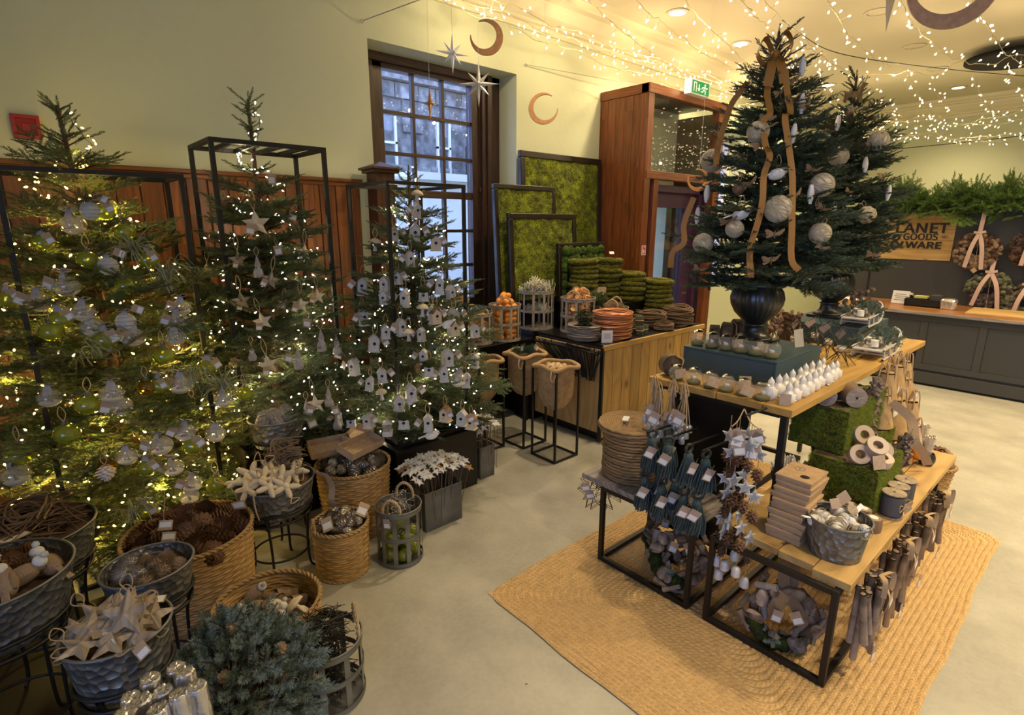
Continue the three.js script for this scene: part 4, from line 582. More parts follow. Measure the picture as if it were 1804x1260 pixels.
// ------------------------------------------------------------------ conifers
function needles(stem, o) {                                     // stem: list of [a, b] segments; needles as thin kites, radial or combed flat
  const q = mulberry(o.seed), pos = [], idx = [], col = [];
  for (const [a, b] of stem) {
    const A = V(...a), B = V(...b), d = B.clone().sub(A), L = d.length(); d.normalize();
    const side = V(0, 1, 0).cross(d).normalize(), up = d.clone().cross(side).normalize(); const n = Math.round(L * o.density);
    for (let i = 0; i < n; i++) {
      const t = (i + q() * 0.8) / n, p = A.clone().addScaledVector(d, t * L);
      let ang = q() * 2 * PI; if (o.comb) ang = (q() < 0.5 ? 0 : PI) + (q() - 0.5) * o.comb + (q() < 0.22 ? 1.3 : 0.25) * (q() < .5 ? 1 : -1) * 0.4;
      const out = side.clone().multiplyScalar(Math.cos(ang)).addScaledVector(up, Math.sin(ang) + (o.lift || 0)).normalize(), lean = o.lean * (0.8 + q() * 0.4) + (t > 0.9 ? 0.5 : 0), dir = out.multiplyScalar(1 - lean * 0.5).addScaledVector(d, lean).normalize();
      const len = o.len * (0.75 + q() * 0.45) * (t > 0.92 ? 0.8 : 1), wv = dir.clone().cross(V(q() - .5, q() - .5, q() - .5)).normalize().multiplyScalar(o.w), e = p.clone().addScaledVector(dir, len), mid = p.clone().addScaledVector(dir, len * 0.45), k = pos.length / 3;
      pos.push(p.x, p.y, p.z, mid.x + wv.x, mid.y + wv.y, mid.z + wv.z, mid.x - wv.x, mid.y - wv.y, mid.z - wv.z, e.x, e.y, e.z); idx.push(k, k + 1, k + 2, k + 2, k + 1, k + 3);
    }
  }
  const g = new THREE.BufferGeometry(); g.setAttribute('position', new THREE.Float32BufferAttribute(pos, 3)); g.setIndex(idx); g.computeVertexNormals(); g.setAttribute('uv', new THREE.Float32BufferAttribute(new Float32Array(pos.length / 3 * 2), 2));
  return g;
}
function spray(seed, L, pairs, o) {                             // a flat frond along +z with side twigs
  const q = mulberry(seed), st = [[[0, 0, 0], [0, 0.01, L]]];
  for (let i = 0; i < pairs; i++) { const z = L * (0.12 + 0.62 * (i / pairs)), l = L * (0.52 - 0.30 * (i / pairs)) * (0.8 + q() * 0.4); for (const s of [-1, 1]) { const a = 0.75 + q() * 0.25, z2 = z + q() * 0.02; st.push([[0, 0, z2], [s * Math.sin(a) * l, (q() - 0.4) * 0.03, z2 + Math.cos(a) * l]]); } }
  const g = needles(st, { seed: seed + 5, ...o }); const sticks = st.map(([a, b]) => rod(a, b, 0.0028, 0.0014, 4)); return { g, sticks: M1(sticks) };
}
const NORD = { density: 620, len: 0.025, w: 0.0016, lean: 0.75, comb: 1.3, lift: 0.25 };
const SPR = [spray(1, 0.27, 4, NORD), spray(2, 0.24, 3, NORD), spray(3, 0.17, 2, NORD)];
const ONE = [needles([[[0, 0, 0], [0, 0.004, 0.15]]], { seed: 8, density: 900, len: 0.021, w: 0.0016, lean: 0.9, comb: 2.4, lift: 0.2 })];
const SPRD = [spray(11, 0.25, 4, { ...NORD, density: 700, len: 0.021, w: 0.0017 }), spray(12, 0.22, 4, { ...NORD, density: 700, len: 0.021, w: 0.0017 }), spray(13, 0.16, 2, { ...NORD, density: 760, len: 0.019, w: 0.0017 })];
function instPart(o, name, geo, mat, list) { if (!list.length) return; const im = new THREE.InstancedMesh(geo, mat, list.length), c = new THREE.Color(); im.name = name; im.userData.kind = 'stuff'; shadows(im); list.forEach(([mx, t], i) => { im.setMatrixAt(i, mx); im.setColorAt(i, c.setRGB(t[0], t[1], t[2])); }); o.add(im); return im; }
const MX = new THREE.Object3D();
function aim(p, dir, roll, s) { const z = dir.clone().normalize(), x = V(0, 1, 0).cross(z); if (x.lengthSq() < 1e-4) x.set(1, 0, 0); x.normalize(); const y = z.clone().cross(x); const b = new THREE.Matrix4().makeBasis(x, y, z); const r = new THREE.Matrix4().makeRotationZ(roll); b.multiply(r).scale(V(s, s, s)).setPosition(p); return b.clone(); }
const lerpP = (prof, h) => { for (let i = 1; i < prof.length; i++) if (h <= prof[i][0]) { const [a, b] = [prof[i - 1], prof[i]]; return a[1] + (b[1] - a[1]) * (h - a[0]) / (b[0] - a[0]); } return prof[prof.length - 1][1]; };
// prof: radius at each height; y0: foot of the trunk
function conifer(label, x, z, prof, y0, o) {
  const t = thing('christmas_tree', label, 'tree', [x, 0, z]); const top = prof[prof.length - 1][0], base = prof[0][0]; rnd = mulberry(o.seed);
  const lean = (h) => [(o.lean ? o.lean[0] : 0) * Math.pow(Math.max(0, (h - base) / (top - base)), 3), (o.lean ? o.lean[1] : 0) * Math.pow(Math.max(0, (h - base) / (top - base)), 3)];
  const tp = []; for (let i = 0; i <= 8; i++) { const h = y0 + (top - 0.03 - y0) * i / 8, l = lean(h); tp.push(V(l[0], h, l[1])); }
  const tc = new THREE.CatmullRomCurve3(tp), tg = []; for (let i = 0; i < 8; i++) tg.push(rod(tp[i].toArray(), tp[i + 1].toArray(), 0.034 * (1 - i / 9) + 0.004, 0.034 * (1 - (i + 1) / 9) + 0.004, 8)); part(t, 'trunk', muv(M1(tg), 3), m.trunk);
  const wood = [], lists = o.sprays.map(() => []), ones = [];
  let h = base + 0.02, lev = 0;
  while (h < top - 0.05) {
    const Rm = lerpP(prof, h), upT = (h - base) / (top - base), n = Math.max(4, Math.round((o.per || 9) * (0.55 + 0.55 * Math.min(1, Rm / 0.4)))), ph = R(0, 6);
    for (let i = 0; i < n; i++) {
      const a = ph + (i / n) * 2 * PI + R(-.22, .22); const Lb = Rm * R(0.80, 1.10), up = (o.up || 0.1) + upT * (o.upTop || 0.5) + R(-.1, .1), l = lean(h), c = Math.cos(a), s = Math.sin(a);
      const p0 = V(l[0], h + R(-.03, .03), l[1]), p1 = V(l[0] + c * Lb * .5, p0.y + up * Lb * 0.5, l[1] + s * Lb * .5), p2 = V(l[0] + c * Lb, p0.y + up * Lb - (o.droop || 0.10) * Lb, l[1] + s * Lb);
      wood.push(rod(p0.toArray(), p1.toArray(), 0.007 * (0.5 + Rm), 0.005 * (0.5 + Rm), 5), rod(p1.toArray(), p2.toArray(), 0.005 * (0.5 + Rm), 0.002, 4));
      const m2 = Math.max(1, Math.round(Lb / (o.step || 0.085))), along = p2.clone().sub(p0).normalize(), side = V(-s, 0, c);
      for (let k = 0; k <= m2; k++) {
        const f = m2 === 0 ? 1 : k / m2; if (f < (o.start || 0.22)) continue; const p = f < .5 ? p0.clone().lerp(p1, f * 2) : p1.clone().lerp(p2, f * 2 - 1);
        const tip = k === m2, d = along.clone(); if (!tip) d.addScaledVector(side, (k % 2 ? 1 : -1) * R(0.5, 1.1)); d.y += R(-.12, .16); const sc = (0.45 + 0.65 * Math.min(1, Lb / 0.45)) * R(0.8, 1.1) * (o.scale || 1), kk = R(0.75, 1.25), tint = [kk * R(.85, 1.2), kk, kk * R(.8, 1.15)];
        if (Rm < 0.14) ones.push([aim(p.clone().addScaledVector(d.normalize(), -0.09), d, R(-.5, .5), Math.max(0.65, Math.min(1.2, Lb * 7))), tint]);
        else { const w = Math.floor(rnd() * o.sprays.length); lists[w].push([aim(p.clone().addScaledVector(d.normalize(), -0.10 * sc), d, R(-.45, .45), sc), tint]); }
      }
    }
    h += (o.gap || 0.115) * R(0.85, 1.2) * (upT > 0.72 ? (o.topGap || 1.25) : 1); lev++;
  }
  const lt = lean(top); for (let i = 0; i < (o.leader ?? 5); i++) { const y = top - 0.04 - i * 0.07, l = lean(y); ones.push([aim(V(l[0], y - 0.09, l[1]), V(R(-.12, .12), 1, R(-.12, .12)), R(0, 6), 0.9), [1, 1, 1]]); if (i < 4) for (let k = 0; k < 3; k++) { const a = R(0, 6.28); ones.push([aim(V(l[0], y - 0.02, l[1]), V(Math.cos(a), 0.7, Math.sin(a)), 0, R(0.6, 0.9)), [1, 1, 1]]); } }
  part(t, 'branches', muv(M1(wood), 3), m.trunk);
  o.sprays.forEach((s, i) => { instPart(t, 'foliage', s.g, o.mat, lists[i]); instPart(t, 'twigs', s.sticks, m.trunk, lists[i]); });
  instPart(t, 'foliage', ONE[0], o.mat, ones);
  t.userData.lean = lean; return t;
}
const PR = { 1: [[0.18, 0.50], [0.35, 0.60], [0.8, 0.68], [1.3, 0.57], [1.7, 0.40], [1.95, 0.26], [2.2, 0.19], [2.55, 0.03]], 2: [[0.58, 0.40], [0.9, 0.52], [1.37, 0.46], [1.93, 0.29], [2.25, 0.13], [2.72, 0.02]], 3: [[0.50, 0.44], [0.72, 0.56], [1.34, 0.38], [1.93, 0.22], [2.15, 0.10], [2.33, 0.02]], 4: [[1.61, 0.36], [1.70, 0.43], [1.95, 0.38], [2.30, 0.28], [2.73, 0.15], [2.98, 0.02]], 5: [[1.60, 0.34], [1.74, 0.41], [1.98, 0.37], [2.55, 0.22], [3.0, 0.02]] };
const AX = { 1: [0.30, -3.72], 2: [1.19, -3.78], 3: [2.05, -3.37], 4: [3.25, -1.455], 5: [4.6, -1.53] };
conifer('leftmost lit fir tree hung with green glass and snow-scene baubles', ...AX[1], PR[1], 0.02, { seed: 101, sprays: SPR, mat: m.needle, per: 11, gap: 0.115, lean: [-0.05, 0.03], droop: 0.12 });
conifer('lit fir tree hung with wooden stars inside the slatted frame', ...AX[2], PR[2], 0.57, { seed: 102, sprays: SPR, mat: m.needle, per: 11, gap: 0.108, droop: 0.14 });
conifer('lit fir tree hung with white birdhouses before the window', ...AX[3], PR[3], 0.47, { seed: 103, sprays: SPR, mat: m.needle, per: 10, gap: 0.105, droop: 0.14 });
conifer('tallest dark fir tree in a black urn, trailing gold ribbons', ...AX[4], PR[4], 1.62, { seed: 104, sprays: SPRD, mat: m.needleDark, per: 12, gap: 0.075, up: 0.0, upTop: 0.55, droop: 0.10, lean: [-0.05, -0.02], topGap: 1.1, step: 0.07 });
conifer('second dark fir tree in a black urn, behind the tallest one', ...AX[5], PR[5], 1.60, { seed: 105, sprays: SPRD, mat: m.needleDark, per: 12, gap: 0.078, up: 0.0, upTop: 0.5, droop: 0.08, step: 0.07 });
{ const t = thing('tree_stand', 'dark tree stand holding the leftmost fir on the floor', 'tree stand', [0.30, 0, -3.72]); part(t, 'pot', lathe([[0, 0.02], [0.15, 0.02], [0.16, 0], [0.17, 0.02], [0.19, 0.2], [0.2, 0.22], [0.17, 0.22], [0.16, 0.1], [0, 0.1]], 24), m.black); }
// lights wound round the three trees by the wall
function treeLights(label, k, n, mat, seed, gl, s = 1) {
  const [x, z] = AX[k], prof = PR[k], b = prof[0][0], top = prof[prof.length - 1][0]; rnd = mulberry(seed); const o = thing('string_light', label, 'string lights', [x, 0, z], 0, 'string lights on the trees');
  const pts = [], list = []; let a = 0.5; const turns = 11; for (let i = 0; i <= n; i++) { const u = 1 - Math.pow(1 - i / n, 0.62), h = b + 0.05 + (top - b - 0.1) * u; a += (turns * 2 * PI) / n; const r = Math.max(0.03, lerpP(prof, h) * R(0.62, 1.03)), q = V(Math.cos(a) * r - (k === 1 ? 0.05 * Math.pow(u, 3) : 0), h + R(-.05, .05), Math.sin(a) * r + (k === 1 ? 0.03 * u * u * u : 0)); pts.push(q); list.push([q.clone().add(V(R(-.015, .015), 0.015, R(-.015, .015))), V(R(-1, 1), R(-1, 1), R(-1, 1))]); }
  part(o, 'wire', new THREE.TubeGeometry(new THREE.CatmullRomCurve3(pts), n * 3, 0.0018, 4), m.wireGreen); bulbs(o, list, mat, dropGeo, s);
  for (let i = 0; i < gl; i++) { const q = list[Math.floor(((i + 0.5) / gl) * n)][0]; glow(x + q.x * 0.8, q.y, z + q.z * 0.8, treeLights.k * (k === 1 ? 3.2 : 1), k === 1 ? new THREE.Color(1, 0.66, 0.16) : new THREE.Color(1, 0.8, 0.5)); }
}
treeLights.k = 0.11;
treeLights('string of yellow lights wound round the leftmost tree', 1, 420, m.bulbYellow, 111, 18, 0.52);
treeLights('string of warm white lights wound round the star-hung tree', 2, 340, m.bulbWhite, 112, 12, 0.5);
treeLights('string of warm white lights wound round the birdhouse tree', 3, 340, m.bulbWhite, 113, 12, 0.5);
// fluted urns
function urn(label, x, z, y) { const t = thing('urn', label, 'urn', [x, y, z]);
  const body = new THREE.LatheGeometry([[0.052, 0.115], [0.075, 0.13], [0.118, 0.175], [0.142, 0.225], [0.148, 0.265], [0.138, 0.305], [0.122, 0.33]].map((p) => new THREE.Vector2(...p)), 112), p = body.attributes.position; for (let i = 0; i < p.count; i++) { const a = Math.atan2(p.getZ(i), p.getX(i)), y2 = p.getY(i), k = 1 + 0.028 * Math.abs(Math.cos(a * 14)) * Math.min(1, (y2 - 0.115) / 0.05) * Math.min(1, (0.33 - y2) / 0.03 + 0.2); p.setX(i, p.getX(i) * k); p.setZ(i, p.getZ(i) * k); } body.computeVertexNormals();
  part(t, 'bowl', body, m.urn); part(t, 'rim', lathe([[0.12, 0.33], [0.15, 0.335], [0.158, 0.345], [0.15, 0.36], [0.125, 0.362], [0.115, 0.35], [0.11, 0.3]], 48), m.urn);
  part(t, 'stem', lathe([[0.10, 0.03], [0.085, 0.04], [0.066, 0.055], [0.06, 0.085], [0.062, 0.1], [0.072, 0.105], [0.06, 0.113], [0.05, 0.12]], 48), m.urn);
  const ft = []; for (let i = 0; i < 44; i++) { const a = (i / 44) * 2 * PI; ft.push(ball(0.007, Math.cos(a) * 0.096, 0.026, Math.sin(a) * 0.096, [1, 1.3, 1], 6, 5)); } part(t, 'beading', ft, m.urn);
  part(t, 'foot', [rbox2(-0.115, 0.115, 0, 0.018, -0.115, 0.115, 0.003), lathe([[0, 0.034], [0.09, 0.034], [0.104, 0.03], [0.108, 0.018], [0, 0.018]], 40)], m.urn); part(t, 'soil', new THREE.CylinderGeometry(0.115, 0.115, 0.01, 24).translate(0, 0.335, 0), m.trunk); return t; }
urn('fluted black urn holding the tallest fir on the blue box', 3.25, -1.455, 1.2655);
urn('fluted black urn holding the second fir on the rear box', 4.6, -1.50, 1.2655);
// garland along the top of the dark wall
{ const t = thing('fir_garland', 'thick green fir garland along the top of the dark wall', 'garland', [9.32, 2.15, -0.9]); rnd = mulberry(121); const l = [[], [], []], ones = [];
  for (let i = 0; i < 760; i++) { const z = R(-1.75, 1.6), a = R(-0.6, PI + 0.6), d = V(-Math.cos(a) * 0.9 - 0.15, Math.sin(a) * 0.8 + R(-.2, .35), R(-.9, .9)), k = R(.8, 1.5), s = R(1.0, 1.55); l[Math.floor(rnd() * 3)].push([aim(V(R(-.12, .05), R(-.06, .14), z), d, R(-1, 1), s), [k * 1.1, k * 1.5, k * .8]]); }
  for (const z of [-1.45, -0.62, -0.28, 0.5]) for (let k = 0; k < 4; k++) ones.push([aim(V(0, 0.2, z), V(R(-.5, .2), 1, R(-.6, .6)), 0, 1.6), [1.5, 1.6, .9]]);
  SPR.forEach((s, i) => { instPart(t, 'foliage', s.g, m.needle, l[i]); instPart(t, 'twigs', s.sticks, m.trunk, l[i]); }); instPart(t, 'foliage', ONE[0], m.needle, ones); part(t, 'stem', tube([[0, 0.03, -1.75], [0, 0.06, 0], [0, 0.03, 1.6]], 0.02), m.trunk); }

// ------------------------------------------------------------------ ornaments (each built once, then cloned)
const tagShape = (w, h) => extr([[-w / 2, 0], [w / 2, 0], [w / 2, -h * 0.8], [w * 0.3, -h], [-w * 0.3, -h], [-w / 2, -h * 0.8]].map(([x, y]) => [x, y]), 0.0012);
function addTag(o, x, y, z, rz = 0.3, ry = 0, k = 1, mat = m.kraft) { const tg = part(o, 'price_tag', [muv(T(bx(0.036 * k, 0.048 * k, 0.0014), 0, -0.034 * k, 0)), rod([0, -0.01 * k, 0], [0, 0.012, 0], 0.0008, 0.0008, 3)], mat, [x, y, z], [0, ry, rz]); part(tg, 'sticker', bx(0.029 * k, 0.02 * k, 0.0008, 0, -0.044 * k, 0.0011), m.paper); return tg; }
function bow(w, y, z) { return [strip([[0, y, z], [-w * .5, y + w * .35, z + .01], [-w, y + w * .1, z], [-w * .5, y - w * .1, z + .004], [0, y, z]], 0.016, V(0, .3, 1)), strip([[0, y, z], [w * .5, y + w * .35, z + .01], [w, y + w * .1, z], [w * .5, y - w * .1, z + .004], [0, y, z]], 0.016, V(0, .3, 1)), strip([[0, y, z], [-w * .25, y - w * .7, z + .008], [-w * .4, y - w * 1.5, z + .004]], 0.016, V(1, 0, .2)), strip([[0, y, z], [w * .3, y - w * .6, z + .012], [w * .2, y - w * 1.3, z + .008]], 0.016, V(1, 0, .2))]; }
const loop = (y, h = 0.06, r = 0.0018, w = 0.012) => tube([[0, y, 0], [-w, y + h * .5, 0], [0, y + h, 0.002], [w, y + h * .5, 0.004], [0, y, 0.003]], r, 16, 4);
const bauble = (r, sq = 0.86) => ball(r, 0, -r * sq, 0, [1, sq, 1], 28, 18);
const F = (f) => 2.33 - f;                                     // ornaments face the camera corner by turning about y
const greenBauble = proto('glass_bauble', (o) => { part(o, 'shell', bauble(0.045), m.glassGreen); part(o, 'cap', lathe([[0, 0.012], [0.009, 0.010], [0.011, -0.004], [0, -0.004]], 14), m.zincFlat); part(o, 'ribbon', bow(0.032, 0.02, 0.004), m.greyRibbon); addTag(o, 0.022, 0.012, 0.03, 0.5, 0.2); });
const greenPlain = proto('glass_bauble', (o) => { part(o, 'shell', bauble(0.043), m.glassGreen); part(o, 'cap', lathe([[0, 0.012], [0.009, 0.010], [0.011, -0.004], [0, -0.004]], 14), m.zincFlat); part(o, 'cord', loop(0.01), m.rope); });
const amberBauble = proto('glass_bauble', (o) => { part(o, 'shell', bauble(0.04, 0.95), m.glassAmber); part(o, 'cap', lathe([[0, 0.012], [0.009, 0.010], [0.011, -0.004], [0, -0.004]], 14), m.zincFlat); part(o, 'cord', loop(0.01), m.rope); });
const snowBauble = (fig) => proto('snow_bauble', (o) => { const r = 0.044, sq = 0.88; part(o, 'shell', bauble(r, sq), m.glass); part(o, 'snow', lathe([[0, -r * sq * 1.93], [r * .45, -r * sq * 1.85], [r * .75, -r * sq * 1.6], [r * .86, -r * sq * 1.45], [r * .5, -r * sq * 1.38], [0, -r * sq * 1.36]], 20), m.feltWhite); part(o, 'tiny_tree', [T(new THREE.ConeGeometry(0.008, 0.022, 7), 0.006, -0.043, 0.004), T(new THREE.ConeGeometry(0.006, 0.016, 7), -0.010, -0.046, -0.004)].map((g) => muv(g)), m.needle); if (fig) part(o, 'tiny_figure', [ball(0.006, -0.006, -0.047, 0.014, [1, 1.5, 1], 8, 6), ball(0.0042, -0.006, -0.036, 0.014, [1, 1, 1], 8, 6)], m.red); part(o, 'cap', lathe([[0, 0.012], [0.009, 0.010], [0.011, -0.004], [0, -0.004]], 14), m.zincFlat); part(o, 'ribbon', bow(0.03, 0.018, 0.004), m.greyRibbon); if (fig) addTag(o, -0.024, 0.008, 0.034, -0.45, 0.2, 1, m.kraft); });
const snowA = snowBauble(true), snowB = snowBauble(false);
const wrapBall = proto('wrapped_ball', (o) => { const gs = []; for (let i = 0; i < 11; i++) { const t = (i + 0.5) / 11, y = Math.cos(t * PI), r = Math.sin(t * PI); gs.push(torus(0.034 * r + 0.003, 0.0058, 0, -0.04 + y * 0.036, 0, PI / 2 + 0.06 * (i % 2 ? 1 : -1), 0, 0, 26, 6)); } part(o, 'winding', gs, m.feltWhite); part(o, 'core', ball(0.033, 0, -0.04, 0), m.feltWhite); part(o, 'ribbon', bow(0.028, 0.012, 0.004), m.greyRibbon); addTag(o, 0.026, 0.034, 0.01, 1.1, 0); });
const whiteConeG = coneGeo(0.075, 0.037, 60, 0.8, 9), whiteCone = proto('cone_ornament', (o) => { part(o, 'scales', T(whiteConeG.clone(), 0, -0.04, 0, PI, 0, 0), m.coneWhite); part(o, 'cord', loop(0.0), m.rope); });
const airPlant = proto('air_plant', (o) => { rnd = mulberry(131); const gs = []; for (let i = 0; i < 46; i++) { const a = R(0, 6.28), e = R(0.1, 1.0), L = R(0.07, 0.13), c = Math.cos(a), s = Math.sin(a); gs.push(strip([[0, 0, 0], [c * e * L * .4, L * .5, s * e * L * .4], [c * e * L, L * R(.5, .9), s * e * L], [c * e * L * 1.4, L * R(0.1, .6), s * e * L * 1.4]], 0.0035, V(-s, 0, c), 0.0008)); } part(o, 'leaves', gs, m.airplant); part(o, 'cord', loop(-0.03, 0.04), m.rope); });
const starG = (r, ri, t, n = 5) => { const gs = [], P2 = []; for (let i = 0; i < n * 2; i++) { const a = PI / 2 + (i / (n * 2)) * 2 * PI, k = i % 2 ? ri : r; P2.push([Math.cos(a) * k, Math.sin(a) * k]); } const pos = []; for (let i = 0; i < n * 2; i++) { const p = P2[i], q = P2[(i + 1) % (n * 2)]; pos.push(0, 0, t, p[0], p[1], 0, q[0], q[1], 0, 0, 0, -t, q[0], q[1], 0, p[0], p[1], 0); } const g = new THREE.BufferGeometry(); g.setAttribute('position', new THREE.Float32BufferAttribute(pos, 3)); g.computeVertexNormals(); return muv(g); };
function plumpStar(r) { const g0 = starG(r, r * 0.45, r * 0.34); return g0; }
const woodStar = (mat) => proto('star_ornament', (o) => { part(o, 'star', T(plumpStar(0.062), 0, -0.062, 0), mat); part(o, 'twine', loop(-0.004, 0.10, 0.0022, 0.012), m.rope); addTag(o, -0.018, -0.05, 0.026, -0.3, 0.2); });
const creamStar = woodStar(m.cream), paleStar = woodStar(m.paleWood);
const feltFigure = proto('felt_figure', (o) => { part(o, 'body', lathe([[0, -0.085], [0.022, -0.083], [0.026, -0.06], [0.018, -0.035], [0.012, -0.028], [0, -0.026]], 18), m.felt); part(o, 'head', ball(0.014, 0, -0.02, 0), m.feltWhite); part(o, 'pointed_hat', lathe([[0.017, -0.018], [0.012, -0.002], [0.005, 0.022], [0, 0.034]], 16), m.felt); part(o, 'beard', T(new THREE.ConeGeometry(0.011, 0.03, 8), 0, -0.036, 0.014, PI, 0, 0), m.feltWhite); part(o, 'twine', loop(0.03, 0.05), m.rope); });
const cardTag = proto('price_card', (o) => { part(o, 'card', rbx(0.062, 0.066, 0.004, 0.001, 0, -0.055, 0), m.kraft); part(o, 'sticker', bx(0.046, 0.034, 0.001, 0, -0.062, 0.0026), m.paper); part(o, 'twine', loop(-0.024, 0.06), m.rope); });
const discOrn = proto('wooden_disc', (o) => { part(o, 'disc', T(new THREE.CylinderGeometry(0.05, 0.05, 0.01, 28), 0, -0.05, 0, PI / 2), m.bark); part(o, 'twine', loop(0, 0.05), m.rope); });
function houseParts(o, wall, roof, w = 0.05, h = 0.052, d = 0.042) { part(o, 'walls', [rbox2(-w / 2, w / 2, -h - 0.03, -0.03, -d / 2, d / 2, 0.001), muv(extr([[-w / 2, -0.031], [w / 2, -0.031], [0, -0.004]], d))], wall); for (const s of [-1, 1]) part(o, 'roof_slope', rbx(w * 0.74, 0.005, d * 1.25, 0.001).rotateZ(-s * 0.83).translate(s * w * 0.28, -0.013, 0), roof); part(o, 'entrance_hole', T(new THREE.CylinderGeometry(0.0085, 0.0085, 0.003, 16), 0, -0.042, d / 2 + 0.0006, PI / 2), m.black); part(o, 'perch', rod([0, -0.060, d / 2], [0, -0.060, d / 2 + 0.014], 0.0018), m.paleWood); part(o, 'base', rbox2(-w * 0.6, w * 0.6, -h - 0.034, -h - 0.029, -d * 0.6, d * 0.6, 0.001), wall); part(o, 'twine', loop(-0.004, 0.07), m.rope); }
const birdhouse = proto('birdhouse', (o) => { houseParts(o, m.whiteWood, m.whiteWood); addTag(o, 0.036, 0.0, 0.026, 0.55, 0.2, 0.95, m.kraftDull); });
const birdhouse2 = proto('birdhouse', (o) => { houseParts(o, m.whiteWood, m.whiteWood, 0.044, 0.06, 0.04); addTag(o, -0.034, -0.01, 0.024, -0.6, -0.2, 0.95, m.kraftDull); });
m.whiteWood = S({ color: new THREE.Color(0.70, 0.69, 0.67), roughness: 0.7, map: cardT });
m.roofTan = S({ color: new THREE.Color(0.50, 0.27, 0.10), roughness: 0.7, map: grain });
const roofHouse = proto('birdhouse', (o) => { houseParts(o, m.cream, m.roofTan, 0.056); addTag(o, 0.03, 0.0, 0.028, 0.4, 0.2, 0.9, m.kraftDull); });
const mossHouse = proto('birdhouse', (o) => { houseParts(o, m.whiteWood, m.moss, 0.052, 0.044); part(o, 'moss_roof', displace(muv(ball(0.034, 0, -0.012, 0, [1, 0.6, 0.9], 16, 12)), (x, y, z) => 0.006 * n3(x * 200, y * 200, z * 200)), m.mossDeep); });
const mushroom = proto('mushroom_ornament', (o) => { part(o, 'cap', lathe([[0, 0.0], [0.014, -0.003], [0.026, -0.013], [0.030, -0.022], [0.026, -0.025], [0.01, -0.024], [0, -0.024]], 20), m.cream); part(o, 'stalk', lathe([[0.008, -0.023], [0.0075, -0.045], [0.011, -0.062], [0, -0.064]], 14), m.whiteWood); part(o, 'twine', loop(-0.001, 0.05), m.rope); });
function birdParts(o, body, k = 1) { part(o, 'body', T(new THREE.SphereGeometry(0.026, 18, 12), 0, -0.04, 0, 0, 0, 0.25, [1.5 * k, 0.95 * k, 0.9 * k]), body); part(o, 'head', ball(0.017 * k, 0.030 * k, -0.024, 0), body); part(o, 'beak', T(new THREE.ConeGeometry(0.004, 0.014, 6), 0.050 * k, -0.025, 0, 0, 0, -PI / 2), m.paleWood); part(o, 'tail', T(rbx(0.05, 0.005, 0.018, 0.002), -0.055 * k, -0.048, 0, 0, 0, 0.35), body); part(o, 'wing', T(new THREE.SphereGeometry(0.018, 12, 8), -0.004, -0.036, 0.02, 0, 0, 0.4, [1.5, 0.8, 0.35]), body); part(o, 'eye', ball(0.0025, 0.04 * k, -0.02, 0.012, [1, 1, 1], 8, 6), m.black); }
const birdOrn = proto('bird_ornament', (o) => { birdParts(o, m.white); part(o, 'twine', loop(-0.016, 0.06), m.rope); });
const lantern = proto('lantern_ornament', (o) => { part(o, 'glass', box2(-0.024, 0.024, -0.06, -0.016, -0.024, 0.024), m.glass); part(o, 'base', rbox2(-0.027, 0.027, -0.088, -0.06, -0.027, 0.027, 0.002), m.whiteWood); part(o, 'roof', muv(T(flat(new THREE.ConeGeometry(0.04, 0.022, 4)), 0, -0.005, 0, 0, PI / 4)), m.whiteWood); part(o, 'tiny_tree', muv(T(new THREE.ConeGeometry(0.012, 0.032, 8), 0, -0.043, 0)), m.needle); part(o, 'twine', loop(0.004, 0.05), m.rope); });
const twineBall = proto('twine_ball', (o) => { rnd = mulberry(141); const gs = []; for (let i = 0; i < 22; i++) gs.push(T(new THREE.TorusGeometry(0.0565, 0.0028, 5, 40), 0, 0, 0, R(0, 3.1), R(0, 3.1), R(0, 3.1))); part(o, 'winding', gs, m.cream); part(o, 'core', ball(0.055, 0, 0, 0, [1, 1, 1], 24, 16), m.cream); part(o, 'cord', loop(0.055, 0.05), m.rope); });
const whiteDrop = proto('drop_ornament', (o) => { const gs = [], L = 0.11; for (let i = 0; i < 9; i++) { const t = (i + .5) / 9, r = 0.019 * Math.pow(Math.sin(PI * (0.12 + 0.80 * t)), 0.7); gs.push(lathe([[r * .9, -L * t - 0.012], [r * 1.12, -L * t - 0.004], [r * .8, -L * t + 0.006]], 18)); } part(o, 'body', T(new THREE.SphereGeometry(0.019, 18, 14), 0, -L * 0.5, 0, 0, 0, 0, [0.95, 2.7, 0.95]), m.ceramic); part(o, 'rings', gs, m.ceramic); part(o, 'cap', lathe([[0, 0.014], [0.006, 0.012], [0.008, 0], [0, 0]], 12), m.zincFlat); });
const brownBall = proto('wooden_ball', (o) => { part(o, 'ball', ball(0.032, 0, -0.032, 0, [1, 1, 1], 20, 14), S({ color: new THREE.Color(0.42, 0.22, 0.13), roughness: 0.55, map: grain })); part(o, 'twine', loop(0, 0.045, 0.003), m.goldRibbon); });
